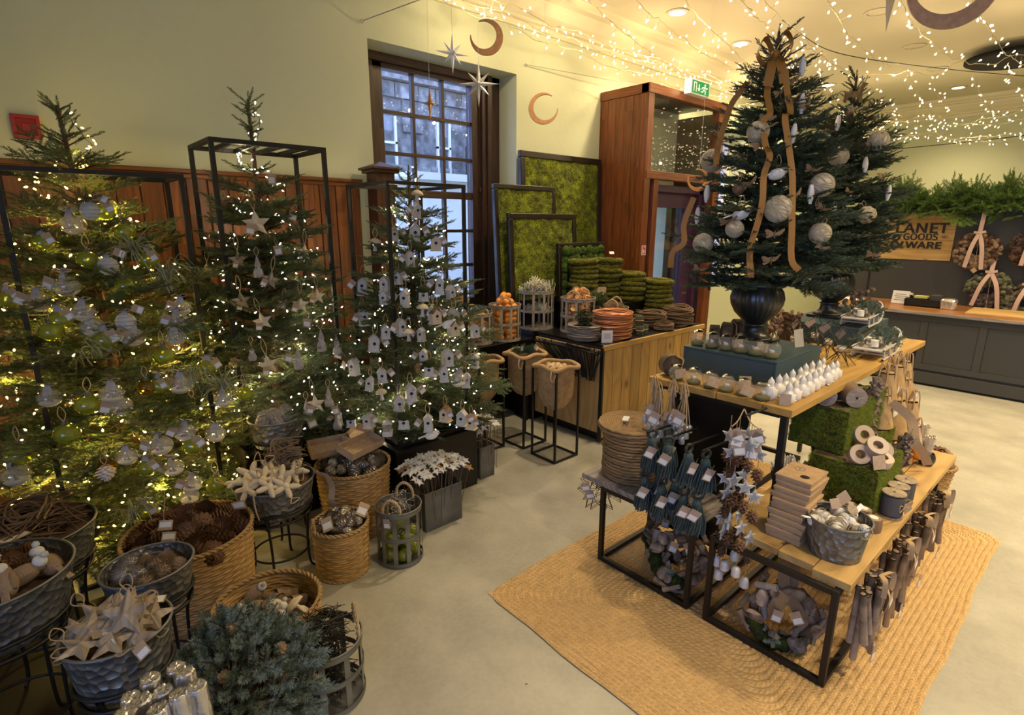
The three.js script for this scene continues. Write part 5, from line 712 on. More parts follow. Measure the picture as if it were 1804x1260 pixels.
// pools and places; every place is the hanging point on the tree
pool('t1g', 'green glass bauble', 'on the leftmost tree', 'bauble', 'green glass baubles on the leftmost tree');
pool('t1n', 'clear snow-scene bauble', 'on the leftmost tree', 'bauble', 'snow-scene baubles on the leftmost tree');
pool('t1w', 'white cord-wrapped ball', 'on the leftmost tree', 'bauble', 'white wrapped balls on the leftmost tree'); pool('t1p', 'white-dusted pine cone ball', 'low on the leftmost tree', 'ornament'); pool('t1y', 'amber glass bauble', 'deep in the leftmost tree', 'bauble', 'amber baubles'); pool('t1a', 'grey-green air plant tuft', 'on the leftmost tree', 'air plant', 'air plants on the leftmost tree');
const g1 = [[.35, 2.01, -3.45], [.41, 1.91, -3.42], [.09, 1.86, -3.44], [.24, 1.78, -3.34], [.49, 1.77, -3.37], [.36, 1.65, -3.27], [-.07, 1.61, -3.42], [.05, 1.47, -3.23], [.24, 1.42, -3.17], [.13, 1.14, -3.09], [.42, 1.17, -3.1], [.86, .98, -3.33], [.51, .85, -3.05], [.03, 1.02, -3.1], [.3, .8, -3.0], [.61, .57, -3.12], [.09, 1.52, -3.25], [-.14, .94, -3.19], [.27, .56, -3.05], [.46, 1.31, -3.14], [.66, 1.2, -3.22]];
rnd = mulberry(151); g1.forEach((p, i) => (i % 2 ? greenPlain : greenBauble)('t1g', [p[0], p[1] + 0.04, p[2]], [0, -0.5 + R(-.5, .5), R(-.1, .1)], R(1.05, 1.3)));
const n1 = [[.14, 1.67, -3.3], [.21, 1.95, -3.43], [.03, 1.6, -3.32], [.18, 1.55, -3.23], [.59, 1.52, -3.29], [.2, 1.48, -3.2], [.35, 1.42, -3.16], [.52, 1.39, -3.19], [.56, 1.46, -3.25], [0, 1.18, -3.16], [.24, 1.11, -3.07], [.22, 1.18, -3.09], [.51, 1.16, -3.11], [.71, 1.01, -3.19], [.49, .92, -3.05], [.63, .87, -3.1], [.37, .89, -3.03], [.23, .87, -3.02], [.41, .76, -3.02], [-.17, .86, -3.19], [.49, .63, -3.06], [.47, .56, -3.07]];
n1.forEach((p, i) => (i % 2 ? snowB : snowA)('t1n', [p[0], p[1] + 0.04, p[2] + (i % 4 === 3 ? 0.03 : 0)], [0, -0.4 + R(-.6, .4), R(-.12, .12)], R(1.05, 1.3)));
for (const p of [[.29, 2.01, -3.45], [.31, 1.75, -3.32], [.33, 1.49, -3.19]]) wrapBall('t1w', [p[0], p[1] + 0.04, p[2] + 0.02], [0, -0.4, 0], 1.05);
whiteCone('t1p', [.14, .86, -3.0], [0, 0, 0], 1.0); for (const p of [[.36, 1.21, -3.09], [.15, .88, -3.03]]) amberBauble('t1y', p, [0, 0, 0], 1);
for (const p of [[.44, 1.8, -3.37], [.57, 1.64, -3.35], [.26, 1.36, -3.13], [.55, 1.11, -3.11], [.73, 1.05, -3.21], [.58, 1.36, -3.19], [.22, .54, -3.02]]) airPlant('t1a', p, [R(-.6, .6), R(0, 6), R(-.5, .9)], R(0.9, 1.25));
pool('t2s', 'cream wooden star', 'on the slatted-frame tree', 'star ornament', 'cream stars on the second tree'); pool('t2p', 'pale bare-wood star', 'on the slatted-frame tree', 'star ornament', 'pale stars on the second tree'); pool('t2f', 'grey felt figure in a pointed hat', 'on the slatted-frame tree', 'felt figure', 'felt figures'); pool('t2t', 'kraft price card', 'hanging on the slatted-frame tree', 'price card', 'price cards on the second tree'); pool('t2d', 'flat round wooden disc', 'hanging high left on the slatted-frame tree', 'ornament');
[[1.07, 1.97, -3.50], [.95, 1.74, -3.49], [.82, 1.67, -3.65], [1.33, 1.77, -3.44], [.92, 1.51, -3.42], [.99, 1.39, -3.33], [1.23, 1.47, -3.32], [.75, 1.16, -3.52], [.99, 1.14, -3.3], [1.23, .86, -3.24], [1.1, 1.62, -3.38], [1.36, 1.5, -3.38]].forEach((p, i) => (i % 3 === 1 ? paleStar : creamStar)(i % 3 === 1 ? 't2p' : 't2s', [p[0], p[1] + 0.06, p[2]], [0, -0.35 + R(-.5, .5), R(-.25, .25)], i === 0 ? 1.3 : R(0.85, 1.15)));
for (const p of [[1.04, 1.7, -3.44], [1.33, 1.24, -3.3], [.93, 1.21, -3.35], [1.17, 1.15, -3.28], [1.45, 1.18, -3.35], [1.34, .87, -3.28], [1.43, .66, -3.39], [1.19, .82, -3.27]]) feltFigure('t2f', [p[0], p[1] + 0.03, p[2]], [0, -0.4 + R(-.5, .5), 0], R(0.9, 1.2));
for (const p of [[1.16, 1.79, -3.44], [1.32, 1.99, -3.53], [1.23, 2.22, -3.61], [1.26, 1.35, -3.31], [.77, 1.23, -3.53], [.86, 1.15, -3.4], [1.13, 1.15, -3.28], [1.47, 1.11, -3.35], [1.22, .71, -3.31], [1.39, .75, -3.34], [1.14, 1.49, -3.34]]) cardTag('t2t', [p[0], p[1] + 0.05, p[2]], [0, -0.4 + R(-.7, .7), R(-.5, .5)], R(0.75, 1));
discOrn('t2d', [.96, 2.09, -3.68], [0, -0.5, 0]);
pool('t3h', 'white wooden birdhouse', 'on the birdhouse tree', 'birdhouse', 'white birdhouses'); pool('t3r', 'birdhouse with brown roof', 'on the birdhouse tree', 'birdhouse', 'brown-roofed birdhouses'); pool('t3m', 'pale mushroom ornament', 'on the birdhouse tree', 'mushroom', 'mushroom ornaments'); pool('t3b', 'small white bird', 'on the birdhouse tree', 'bird ornament', 'white birds on the birdhouse tree'); pool('t3k', 'birdhouse with mossy roof', 'on the birdhouse tree', 'birdhouse', 'moss-roofed birdhouses'); pool('t3n', 'clear snow-scene bauble', 'on the birdhouse tree', 'bauble'); pool('t3l', 'tiny white lantern with a tree inside', 'at the lower left of the birdhouse tree', 'lantern');
[[1.83, 1.88, -3.21], [1.99, 2.03, -3.18], [1.94, 1.9, -3.13], [1.88, 1.73, -3.11], [1.74, 1.57, -3.2], [1.7, 1.55, -3.43], [1.72, 1.48, -3.19], [1.81, 1.49, -3.08], [1.8, 1.61, -3.14], [2.04, 1.56, -3.01], [2.11, 1.5, -3.0], [1.76, 1.31, -3.06], [1.69, 1.27, -3.13], [1.86, 1.25, -2.98], [2.32, 1.21, -3.01], [2.24, 1.03, -2.9], [2.0, 1.1, -2.89], [1.55, 1.03, -3.34], [1.62, 1.0, -3.09], [1.57, .94, -3.15], [1.74, .9, -2.94], [1.64, 1.35, -3.34], [1.64, 1.2, -3.19], [1.5, .62, -3.53], [1.52, .71, -3.12], [1.8, .71, -2.84], [2.03, .7, -2.78], [1.95, 1.0, -2.87], [1.95, 1.38, -2.99], [1.84, 1.12, -2.93], [2.1, 1.35, -2.95], [2.12, .93, -2.84], [1.68, .83, -2.98]].forEach((p, i) => (i % 2 ? birdhouse2 : birdhouse)('t3h', [p[0], p[1] + 0.05, p[2]], [0, -0.5 + R(-.7, .6), R(-.12, .12)], R(0.95, 1.3)));
for (const p of [[2.07, 1.83, -3.09], [1.96, 1.37, -2.96], [2.08, 1.28, -2.93], [1.91, .75, -2.8], [2.12, .64, -2.8]]) roofHouse('t3r', [p[0], p[1] + 0.05, p[2]], [0, -0.5 + R(-.7, .6), 0], R(1, 1.25));
for (const p of [[2.03, 2.14, -3.23], [1.76, 1.83, -3.34], [2.32, 1.54, -3.12], [1.9, 1.42, -3.01], [1.6, .89, -3.07], [1.79, 1.27, -3.02]]) mushroom('t3m', [p[0], p[1] + 0.03, p[2]], [0, 0, R(-.15, .15)], R(1.1, 1.4));
for (const p of [[2.05, 1.31, -2.94], [1.83, .61, -2.85]]) birdOrn('t3b', [p[0], p[1] + 0.04, p[2]], [0, -0.6, 0], 1.1);
for (const p of [[1.86, 1.04, -2.9], [1.92, 1.5, -3.03], [1.67, .72, -2.92], [1.47, .67, -3.26]]) mossHouse('t3k', [p[0], p[1] + 0.05, p[2]], [0, -0.6, 0], R(1, 1.25));
snowB('t3n', [2.04, 1.0, -2.83], [0, 0, 0], 1.3); lantern('t3l', [1.59, .73, -2.99], [0, -0.6, 0], 1.15);
pool('t4o', 'cream twine-wrapped ball', 'on the tallest tree', 'ball ornament', 'twine balls on the tallest tree'); pool('t4c', 'long white glazed drop', 'on the tallest tree', 'drop ornament', 'white drops on the tallest tree'); pool('t4b', 'white bird', 'perched on the tallest tree', 'bird ornament', 'white birds on the tallest tree'); pool('t4B', 'small brown wooden ball', 'on the left side of the tallest tree', 'ball ornament');
for (const [p, s] of [[[3.07, 2.31, -1.72], 1.1], [[2.97, 2.42, -1.42], .95], [[3.12, 2.15, -1.13], 1], [[2.92, 2.03, -1.25], 1.15], [[2.84, 1.93, -1.43], .8], [[2.85, 1.85, -1.61], .95], [[3.07, 1.91, -1.09], .9]]) twineBall('t4o', p, [R(0, 3), R(0, 3), 0], s);
for (const p of [[3.05, 2.4, -1.27], [3.1, 2.55, -1.27], [3.15, 2.74, -1.31], [2.99, 2.12, -1.69], [3.01, 2.0, -1.75], [3.04, 2.1, -1.15]]) whiteDrop('t4c', [p[0], p[1] + 0.05, p[2]], [0, 0, R(-.15, .15)], 0.82);
for (const p of [[2.97, 2.25, -1.3], [2.87, 2.05, -1.42]]) birdOrn('t4b', p, [0, -0.7, 0], 1.15); brownBall('t4B', [2.9, 2.17, -1.46]);
pool('t5o', 'cream twine-wrapped ball', 'on the second urn tree', 'ball ornament', 'twine balls on the second urn tree'); pool('t5c', 'long white glazed drop', 'on the second urn tree', 'drop ornament', 'white drops on the second urn tree');
for (const p of [[4.48, 2.51, -1.3], [4.32, 2.41, -1.48], [4.36, 2.02, -1.27], [4.22, 1.9, -1.5]]) twineBall('t5o', p, [R(0, 3), R(0, 3), 0], R(.95, 1.15)); for (const p of [[4.38, 2.36, -1.33], [4.55, 2.18, -1.21], [4.25, 2.07, -1.44], [4.37, 2.65, -1.53]]) whiteDrop('t5c', [p[0], p[1] + 0.04, p[2]], [0, 0, R(-.15, .15)], 0.9);
const straw = proto('straw_ornament', (o) => { rnd = mulberry(145); const gs = []; for (let i = 0; i < 9; i++) { const s = i % 2 ? 1 : -1, l = R(.03, .055), a = R(-.5, .7); gs.push(strip([[0, 0, 0], [s * l * .6, Math.sin(a) * l * .6, .006], [s * l, Math.sin(a) * l, 0]], .014, V(.3, 1, .4), .0012)); } part(o, 'wings', gs, S({ color: new THREE.Color(0.27, 0.17, 0.09), roughness: 0.8 })); part(o, 'body', rod([0, -.022, .004], [0, .022, .004], .004, .003, 6), m.twig); });
pool('t4s', 'brown dried-straw butterfly', 'on the tallest tree', 'straw ornament', 'straw butterflies on the tallest tree'); pool('t5s', 'brown dried-straw butterfly', 'on the second urn tree', 'straw ornament', 'straw butterflies on the second urn tree');
for (const [x, z, rr, k, lo, hi, n] of [[3.22, -1.45, .03, 't4s', 1.68, 2.7, 16], [4.6, -1.53, .03, 't5s', 1.7, 2.75, 10]]) for (let i = 0; i < n; i++) { const h = lo + (hi - lo) * (i + .5) / n, a = 2.55 + R(-.95, .95), r = lerpP(PR[k === 't4s' ? 4 : 5], h) + rr; straw(k, [x + Math.cos(a) * r, h, z + Math.sin(a) * r], [R(-.5, .5), -.9 + R(-.6, .6), R(-.6, .6)], R(.6, .95)); }
// ribbons and toppers
const rib = (label, pts) => single('ribbon', strip(pts, 0.042, V(0.55, 0, -0.83).cross(V(0, 1, 0)).normalize(), 0.0016), m.goldRibbon, label, 'ribbon');
const toSide = (l) => l.map((p) => [p[0] - 0.085, p[1], p[2] + 0.03]);
const ribbonSide = V(0.62, 0, 0.78);
function ribbonThing(label, pts) { const o = single('ribbon', strip(toSide(pts), 0.031, ribbonSide, 0.0016), m.goldRibbon, label, 'ribbon'); return o; }
ribbonThing('left of the two long gold velvet ribbons trailing down the tallest tree', [[3.12, 2.72, -1.44], [3.09, 2.61, -1.44], [3.06, 2.5, -1.4], [3.04, 2.47, -1.42], [3.01, 2.34, -1.38], [3.0, 2.29, -1.35], [2.98, 2.2, -1.36], [2.95, 2.07, -1.34], [2.93, 1.98, -1.34], [2.89, 1.82, -1.35], [2.87, 1.69, -1.32]]);
ribbonThing('right of the two long gold velvet ribbons trailing down the tallest tree', [[3.13, 2.72, -1.38], [3.12, 2.6, -1.35], [3.11, 2.5, -1.32], [3.08, 2.49, -1.33], [3.07, 2.37, -1.3], [3.05, 2.2, -1.25], [3.03, 2.11, -1.23], [3.0, 1.94, -1.2], [2.98, 1.77, -1.17], [3.0, 1.73, -1.14]]);
ribbonThing('short gold velvet ribbon at the upper left edge of the tallest tree', [[3.17, 2.7, -1.59], [3.12, 2.6, -1.64], [3.09, 2.52, -1.65], [3.04, 2.36, -1.66], [3.02, 2.26, -1.65]]);
ribbonThing('curling gold velvet ribbon at the lower left edge of the tallest tree', [[2.97, 2.1, -1.74], [2.92, 1.95, -1.76], [2.90, 1.85, -1.74], [2.86, 1.80, -1.78], [2.88, 1.71, -1.8]]);
{ const t = thing('ribbon_bow', 'gold velvet bow tied at the top of the tallest tree', 'bow', [3.06, 2.80, -1.42], -0.9); part(t, 'loop', strip([[0, 0, 0], [-0.06, 0.07, 0.03], [-0.09, 0.0, 0.04], [-0.05, -0.05, 0.03], [0, 0, 0.01]], 0.045, V(0, .3, 1)), m.goldRibbon); part(t, 'loop', strip([[0, 0, 0], [0.04, 0.09, 0.03], [0.07, 0.03, 0.04], [0.04, -0.04, 0.03], [0, 0, 0.01]], 0.045, V(0, .3, 1)), m.goldRibbon); part(t, 'tail', [strip([[0, 0, 0.01], [-0.02, -0.08, 0.05], [-0.03, -0.16, 0.06]], 0.045, V(1, 0, 0)), strip([[0, 0, 0.01], [0.03, -0.07, 0.05], [0.045, -0.15, 0.07]], 0.045, V(1, 0, 0))], m.goldRibbon); part(t, 'knot', ball(0.02, 0, 0, 0.02), m.goldRibbon); }
{ const t = thing('deer_ornament', 'flat golden wooden reindeer at the top of the second urn tree', 'ornament', [4.40, 2.82, -1.47], -0.9); part(t, 'body', muv(extr([[-.06, -.05], [-.055, .01], [.03, .015], [.05, .07], [.085, .06], [.075, .045], [.06, .03], [.055, -.01], [.06, -.06], [.045, -.06], [.035, -.025], [-.03, -.025], [-.04, -.06]], 0.008)), S({ color: new THREE.Color(0.50, 0.30, 0.10), roughness: 0.6, map: grain })); part(t, 'antlers', [rod([.05, .07, 0], [.04, .11, 0], .003), rod([.045, .09, 0], [.025, .10, 0], .0025), rod([.06, .07, 0], [.075, .11, 0], .003), rod([.068, .09, 0], [.09, .098, 0], .0025)], m.paleWood); part(t, 'star', T(starG(0.035, 0.016, 0.01), 0.0, -0.10, 0.01), m.paleWood); }

// ------------------------------------------------------------------ containers
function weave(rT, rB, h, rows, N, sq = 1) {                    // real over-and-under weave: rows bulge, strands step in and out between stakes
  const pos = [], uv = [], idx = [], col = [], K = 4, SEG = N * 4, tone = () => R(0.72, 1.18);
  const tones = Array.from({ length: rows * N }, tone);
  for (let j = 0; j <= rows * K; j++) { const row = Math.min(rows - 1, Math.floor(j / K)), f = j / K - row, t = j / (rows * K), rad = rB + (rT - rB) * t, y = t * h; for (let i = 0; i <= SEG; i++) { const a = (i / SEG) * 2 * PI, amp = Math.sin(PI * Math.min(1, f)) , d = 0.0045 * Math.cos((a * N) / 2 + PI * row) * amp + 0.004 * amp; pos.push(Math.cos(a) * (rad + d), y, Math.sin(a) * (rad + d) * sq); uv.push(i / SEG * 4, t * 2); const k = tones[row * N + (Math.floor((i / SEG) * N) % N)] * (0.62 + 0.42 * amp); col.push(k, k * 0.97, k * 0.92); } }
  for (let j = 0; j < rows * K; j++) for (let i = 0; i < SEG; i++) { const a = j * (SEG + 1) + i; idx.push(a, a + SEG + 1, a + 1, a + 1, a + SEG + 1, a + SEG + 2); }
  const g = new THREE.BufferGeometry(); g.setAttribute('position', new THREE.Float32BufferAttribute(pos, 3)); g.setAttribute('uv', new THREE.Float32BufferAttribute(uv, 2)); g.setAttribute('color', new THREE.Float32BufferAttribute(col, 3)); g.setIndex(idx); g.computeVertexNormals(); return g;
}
function braidRing(r, t, y, sq = 1, k = 1) { const gs = []; for (let s = 0; s < 2; s++) { const pts = [], n = 120; for (let i = 0; i < n; i++) { const a = (i / n) * 2 * PI, q = a * Math.round(r * 110) * k + s * PI; pts.push(V(Math.cos(a) * (r + t * 0.5 * Math.cos(q)), y + t * 0.5 * Math.sin(q), Math.sin(a) * (r + t * 0.5 * Math.cos(q)) * sq)); } gs.push(new THREE.TubeGeometry(new THREE.CatmullRomCurve3(pts, true), 240, t * 0.62, 6, true)); } return muv(M1(gs), 3); }
function ropeHandle(p, q, up, r = 0.008) { const A = V(...p), B = V(...q), c = new THREE.CatmullRomCurve3([A, A.clone().lerp(B, .12).add(V(0, up * .7, 0)), A.clone().lerp(B, .5).add(V(0, up, 0)), A.clone().lerp(B, .88).add(V(0, up * .7, 0)), B]), gs = []; for (let s = 0; s < 2; s++) { const pts = []; for (let i = 0; i <= 60; i++) { const P0 = c.getPoint(i / 60), t = c.getTangent(i / 60), n = V(t.z, 0, -t.x).normalize(), b = t.clone().cross(n), w = i * 0.75 + s * PI; pts.push(P0.addScaledVector(n, Math.cos(w) * r * .5).addScaledVector(b, Math.sin(w) * r * .5)); } gs.push(new THREE.TubeGeometry(new THREE.CatmullRomCurve3(pts), 120, r * .62, 5)); } return muv(M1(gs), 3); }
function wickerBasket(label, x, z, rT, rB, h, o = {}) {
  const t = thing('wicker_basket', label, 'basket', [x, 0, z], o.yaw || 0), sq = o.sq || 1; rnd = mulberry(o.seed || 200);
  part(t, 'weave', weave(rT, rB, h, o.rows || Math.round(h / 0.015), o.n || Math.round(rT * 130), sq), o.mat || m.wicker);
  part(t, 'base', [new THREE.CylinderGeometry(rB - 0.01, rB - 0.01, 0.006, 40).translate(0, 0.006, 0).scale(1, 1, sq), new THREE.CylinderGeometry(rT - 0.02, rT - 0.03, 0.006, 40).translate(0, h - (o.fill ?? 0.14), 0).scale(1, 1, sq)], m.wickerIn);
  part(t, 'rim', braidRing(rT + 0.002, 0.011, h, sq), m.wickerPlain); part(t, 'foot', braidRing(rB + 0.003, 0.008, 0.009, sq), m.wickerPlain);
  for (const a of o.handles || []) { const c = Math.cos(a), s = Math.sin(a), d = 0.30; part(t, 'handle', ropeHandle([Math.cos(a - d) * rT, h - 0.01, Math.sin(a - d) * rT * sq], [Math.cos(a + d) * rT, h - 0.01, Math.sin(a + d) * rT * sq], o.up || 0.06, 0.009), m.wickerPlain); }
  return t;
}
function zincTub(label, x, y, z, r, h, o = {}) { const t = thing('zinc_tub', label, 'tub', [x, y, z], o.yaw || 0), sx = o.sx || 1.06; const g = lathe([[0, 0.004], [r * 0.80, 0.004], [r * 0.82, 0.0], [r * 0.835, 0.012], [r, h - 0.008]], 64), p = g.attributes.uv, pp = g.attributes.position; for (let i = 0; i < p.count; i++) p.setXY(i, p.getX(i) * 2 * PI * r * 2.7, pp.getY(i) * 2.7 + Math.hypot(pp.getX(i), pp.getZ(i)) * 0.5);
  part(t, 'body', g.scale(sx, 1, 1), m.zinc); const g2 = lathe([[r - 0.003, h - 0.006], [r * 0.835 - 0.003, 0.016], [0, 0.016]], 64), p2 = g2.attributes.uv, q2 = g2.attributes.position; for (let i = 0; i < p2.count; i++) p2.setXY(i, p2.getX(i) * 2 * PI * r * 2.7, q2.getY(i) * 2.7); part(t, 'inner_wall', g2.scale(sx, 1, 1), m.zinc); part(t, 'rolled_rim', torus(r, 0.005, 0, h - 0.004, 0, PI / 2, 0, 0, 72, 8).scale(sx, 1, 1), m.zincFlat); part(t, 'packing', new THREE.CylinderGeometry(r * 0.94, r * 0.9, 0.01, 40).translate(0, h - (o.fill ?? 0.08), 0).scale(sx, 1, 1), m.trunk); return t; }
function tubStand(label, x, z, r, h, sx = 1.06) { const t = thing('plant_stand', label, 'stand', [x, 0, z]); part(t, 'top_ring', [torus(r, 0.008, 0, h - 0.008, 0, PI / 2, 0, 0, 56, 6).scale(sx, 1, 1), torus(r + 0.012, 0.007, 0, h + 0.05, 0, PI / 2, 0, 0, 56, 6).scale(sx, 1, 1)], m.black); part(t, 'lower_ring', torus(r * 0.86, 0.006, 0, h * 0.35, 0, PI / 2, 0, 0, 48, 6).scale(sx, 1, 1), m.black); for (let i = 0; i < 4; i++) { const a = i * PI / 2 + 0.6, c = Math.cos(a), s = Math.sin(a); part(t, 'leg', tube([[c * (r + 0.02) * sx, h + 0.05, s * (r + 0.02)], [c * (r - 0.005) * sx, h - 0.02, s * (r - 0.005)], [c * r * 0.86 * sx, h * 0.4, s * r * 0.86], [c * r * 0.92 * sx, 0.02, s * r * 0.92], [c * r * 1.02 * sx, 0.007, s * r * 1.02]], 0.007, 24, 6), m.black); } part(t, 'cross_bar', [rod([-r * sx * .98, h - 0.008, 0], [r * sx * .98, h - 0.008, 0], 0.005), rod([0, h - 0.008, -r * .98], [0, h - 0.008, r * .98], 0.005)], m.black); return t; }
function lattice(label, x, y, z, r, h, o = {}) { const t = thing('lattice_basket', label, 'basket', [x, y, z], o.yaw || 0), n = o.n || 10, mat = o.mat || m.zincFlat; const band = (y0, hh, rr) => lathe([[rr, y0], [rr, y0 + hh], [rr - 0.0025, y0 + hh], [rr - 0.0025, y0]], 48);
  for (let i = 0; i < n; i++) { const a = (i / n) * 2 * PI, g = rbx(0.026, h - 0.012, 0.0025, 0.0008, 0, h / 2, 0); T(g, Math.cos(a) * (r - 0.001), 0, Math.sin(a) * (r - 0.001), 0, -a + PI / 2, 0); part(t, 'strap', g, mat); }
  for (const k of o.hoops || [0.02, 0.48]) part(t, 'hoop', band(k * h, 0.026, r + 0.003), mat); part(t, 'hoop', band(h - 0.03, 0.028, r + 0.003), mat); part(t, 'rim', torus(r + 0.002, 0.004, 0, h, 0, PI / 2, 0, 0, 48, 6), mat); part(t, 'base', new THREE.CylinderGeometry(r - 0.004, r - 0.004, 0.005, 40).translate(0, 0.004, 0), mat);
  for (const a of o.handles ?? [0.6, 0.6 + PI]) part(t, 'rope_handle', ropeHandle([Math.cos(a - 0.45) * (r - 0.006), h - 0.02, Math.sin(a - 0.45) * (r - 0.006)], [Math.cos(a + 0.45) * (r - 0.006), h - 0.02, Math.sin(a + 0.45) * (r - 0.006)], o.up || 0.09, 0.0085), m.rope);
  if (o.tag) addTag(t, Math.cos(o.tag) * (r + 0.012), h - 0.01, Math.sin(o.tag) * (r + 0.012), 0.1, PI / 2 - o.tag, 1.2, m.kraftDull); return t; }
// heaps: items laid in a spiral, mounded towards the middle
function heap(x, y, z, r, n, mound, fns, o = {}) { for (let i = 0; i < n; i++) { const k = Math.sqrt((i + 0.5) / n), a = i * 2.39996 + (o.ph || 0); const rr = r * k * (o.in || 0.82); fns[i % fns.length]([x + Math.cos(a) * rr * (o.sx || 1), y + mound * (1 - k * k) + R(-.006, .006), z + Math.sin(a) * rr], i); } }
const any = () => [R(0, 6.28), R(0, 6.28), R(0, 6.28)], tip = (k) => [R(-k, k), R(0, 6.28), R(-k, k)];

// contents built once
const bigConeG = coneGeo(0.10, 0.045, 84, 1.25, 15), bigCone = proto('pine_cone', (o) => part(o, 'scales', bigConeG, m.cone)); const bigConeDry = proto('pine_cone', (o) => part(o, 'scales', bigConeG, m.coneDry));
const silverConeG = coneGeo(0.085, 0.036, 70, 1.5, 17), silverCone = proto('silver_cone', (o) => part(o, 'scales', silverConeG, m.coneSilver));
const fluffG = (() => { const gs = []; const q = mulberry(19); for (let i = 0; i < 260; i++) { const y = 1 - 2 * (i + .5) / 260, rr = Math.sqrt(1 - y * y), a = i * 2.39996, d = V(Math.cos(a) * rr, y, Math.sin(a) * rr), b = d.clone().multiplyScalar(0.030), e = d.clone().multiplyScalar(0.042 + q() * 0.007).add(V(q() - .5, q() - .5, q() - .5).multiplyScalar(0.012)); gs.push(rod(b.toArray(), e.toArray(), 0.0028, 0.0008, 3)); } gs.push(ball(0.034, 0, 0, 0, [1, 1, 1], 14, 10)); return M1(gs); })();
const fluffBall = proto('fluffy_ball', (o) => part(o, 'fibres', fluffG, m.felt)); const fluffBrown = proto('fluffy_ball', (o) => part(o, 'fibres', fluffG, m.feltBrown));
const feltBird = (mat, hat) => proto('felt_bird', (o) => { birdParts(o, mat, 1.05); part(o, 'woolly_hat', [T(new THREE.SphereGeometry(0.017, 12, 8), 0.034, -0.012, 0, 0, 0, -0.3, [1, .9, 1]), ball(0.009, 0.040, 0.008, 0)], hat); });
const birdGrey = feltBird(m.feltBrown, m.feltWhite), birdWhite = feltBird(m.feltWhite, m.feltGold), birdGold = feltBird(m.feltGold, m.feltWhite);
const carvedStar = proto('wooden_star', (o) => { part(o, 'star', T(starG(0.085, 0.036, 0.017), 0, 0, 0), m.paleWood); part(o, 'twine', tube([[0, 0.07, 0], [-0.02, 0.10, 0.02], [0.01, 0.12, 0.03], [0.02, 0.09, 0.02], [0, 0.07, 0.004]], 0.0022, 16, 4), m.rope); addTag(o, 0.02, -0.01, 0.022, 0.9, 0.1, 1.2); });
const carvedStar2 = proto('wooden_star', (o) => { part(o, 'star', T(starG(0.085, 0.036, 0.017), 0, 0, 0), m.paleWood); part(o, 'twine', tube([[0, 0.07, 0], [-0.02, 0.10, 0.02], [0.01, 0.12, 0.03], [0.02, 0.09, 0.02], [0, 0.07, 0.004]], 0.0022, 16, 4), m.rope); });
const starfish = proto('star_ornament', (o) => { part(o, 'star', displace(muv(mergeVertices(M1([T(new THREE.SphereGeometry(0.022, 10, 8), 0, 0, 0)]))), () => 0), m.cream); const arms = []; for (let i = 0; i < 5; i++) { const a = PI / 2 + i * 2 * PI / 5; arms.push(T(new THREE.SphereGeometry(0.019, 10, 8), Math.cos(a) * 0.04, Math.sin(a) * 0.04, 0, 0, 0, a, [2.2, 0.85, 0.8])); } part(o, 'arms', arms, m.cream); part(o, 'twine', tube([[0, 0.08, 0], [-0.03, 0.11, 0.03], [0.02, 0.13, 0.03], [0, 0.08, 0.004]], 0.003, 16, 5), m.rope); });
const cordBall = proto('felt_ball', (o) => { const gs = []; for (let i = 0; i < 9; i++) { const t = (i + .5) / 9, y = Math.cos(t * PI), r = Math.sin(t * PI); gs.push(torus(0.030 * r + 0.003, 0.006, 0, y * 0.032, 0, PI / 2 + 0.1 * (i % 2 ? 1 : -1), 0, 0, 22, 5)); } part(o, 'winding', gs, m.felt); part(o, 'core', ball(0.03), m.felt); });
const barkBit = proto('bark_piece', (o) => part(o, 'bark', displace(muv(T(new THREE.CylinderGeometry(0.02, 0.026, 0.09, 12, 4), 0, 0, 0)), (x, y, z) => 0.006 * n3(x * 90, y * 60, z * 90)), m.bark));
const toadstool = proto('toadstool', (o) => { part(o, 'cap', displace(muv(lathe([[0, 0.03], [0.022, 0.026], [0.042, 0.012], [0.046, 0.0], [0.03, -0.002], [0, 0]], 20)), (x, y, z) => 0.003 * n3(x * 120, y * 120, z * 120)), m.cream); part(o, 'stalk', lathe([[0.014, 0.0], [0.012, -0.03], [0.018, -0.06], [0, -0.062]], 12), m.feltWhite); });
const foilTube = proto('foil_tube', (o) => { part(o, 'foil_wrap', displace(muv(lathe([[0, 0.088], [0.008, 0.095], [0.015, 0.09], [0.021, 0.097], [0.0245, 0.09], [0.0245, 0.06], [0.0245, 0.03], [0.0245, 0], [0.0245, -0.12], [0, -0.12]], 34)), (x, y, z) => 0.013 * (n3(x * 330, y * 130, z * 330) - 0.5)), m.silver); part(o, 'clear_film', lathe([[0.0275, 0.10], [0.0285, -0.12]], 20), m.cello); });
const starPick = proto('star_pick', (o) => { part(o, 'star', muv(extr(Array.from({ length: 10 }, (_, i) => { const a = PI / 2 + i * PI / 5, k = i % 2 ? 0.013 : 0.031; return [Math.cos(a) * k, Math.sin(a) * k]; }), 0.004, 0.001)).rotateX(-PI / 2 + 0.35), m.whiteWood); part(o, 'stick', rod([0, -0.002, 0], [0, -0.33, 0], 0.002, 0.002, 5), m.twig); });
const starPickTan = proto('star_pick', (o) => { part(o, 'star', muv(extr(Array.from({ length: 10 }, (_, i) => { const a = PI / 2 + i * PI / 5, k = i % 2 ? 0.013 : 0.031; return [Math.cos(a) * k, Math.sin(a) * k]; }), 0.004, 0.001)).rotateX(-PI / 2 + 0.35), m.roofTan); part(o, 'stick', rod([0, -0.002, 0], [0, -0.33, 0], 0.002, 0.002, 5), m.twig); });
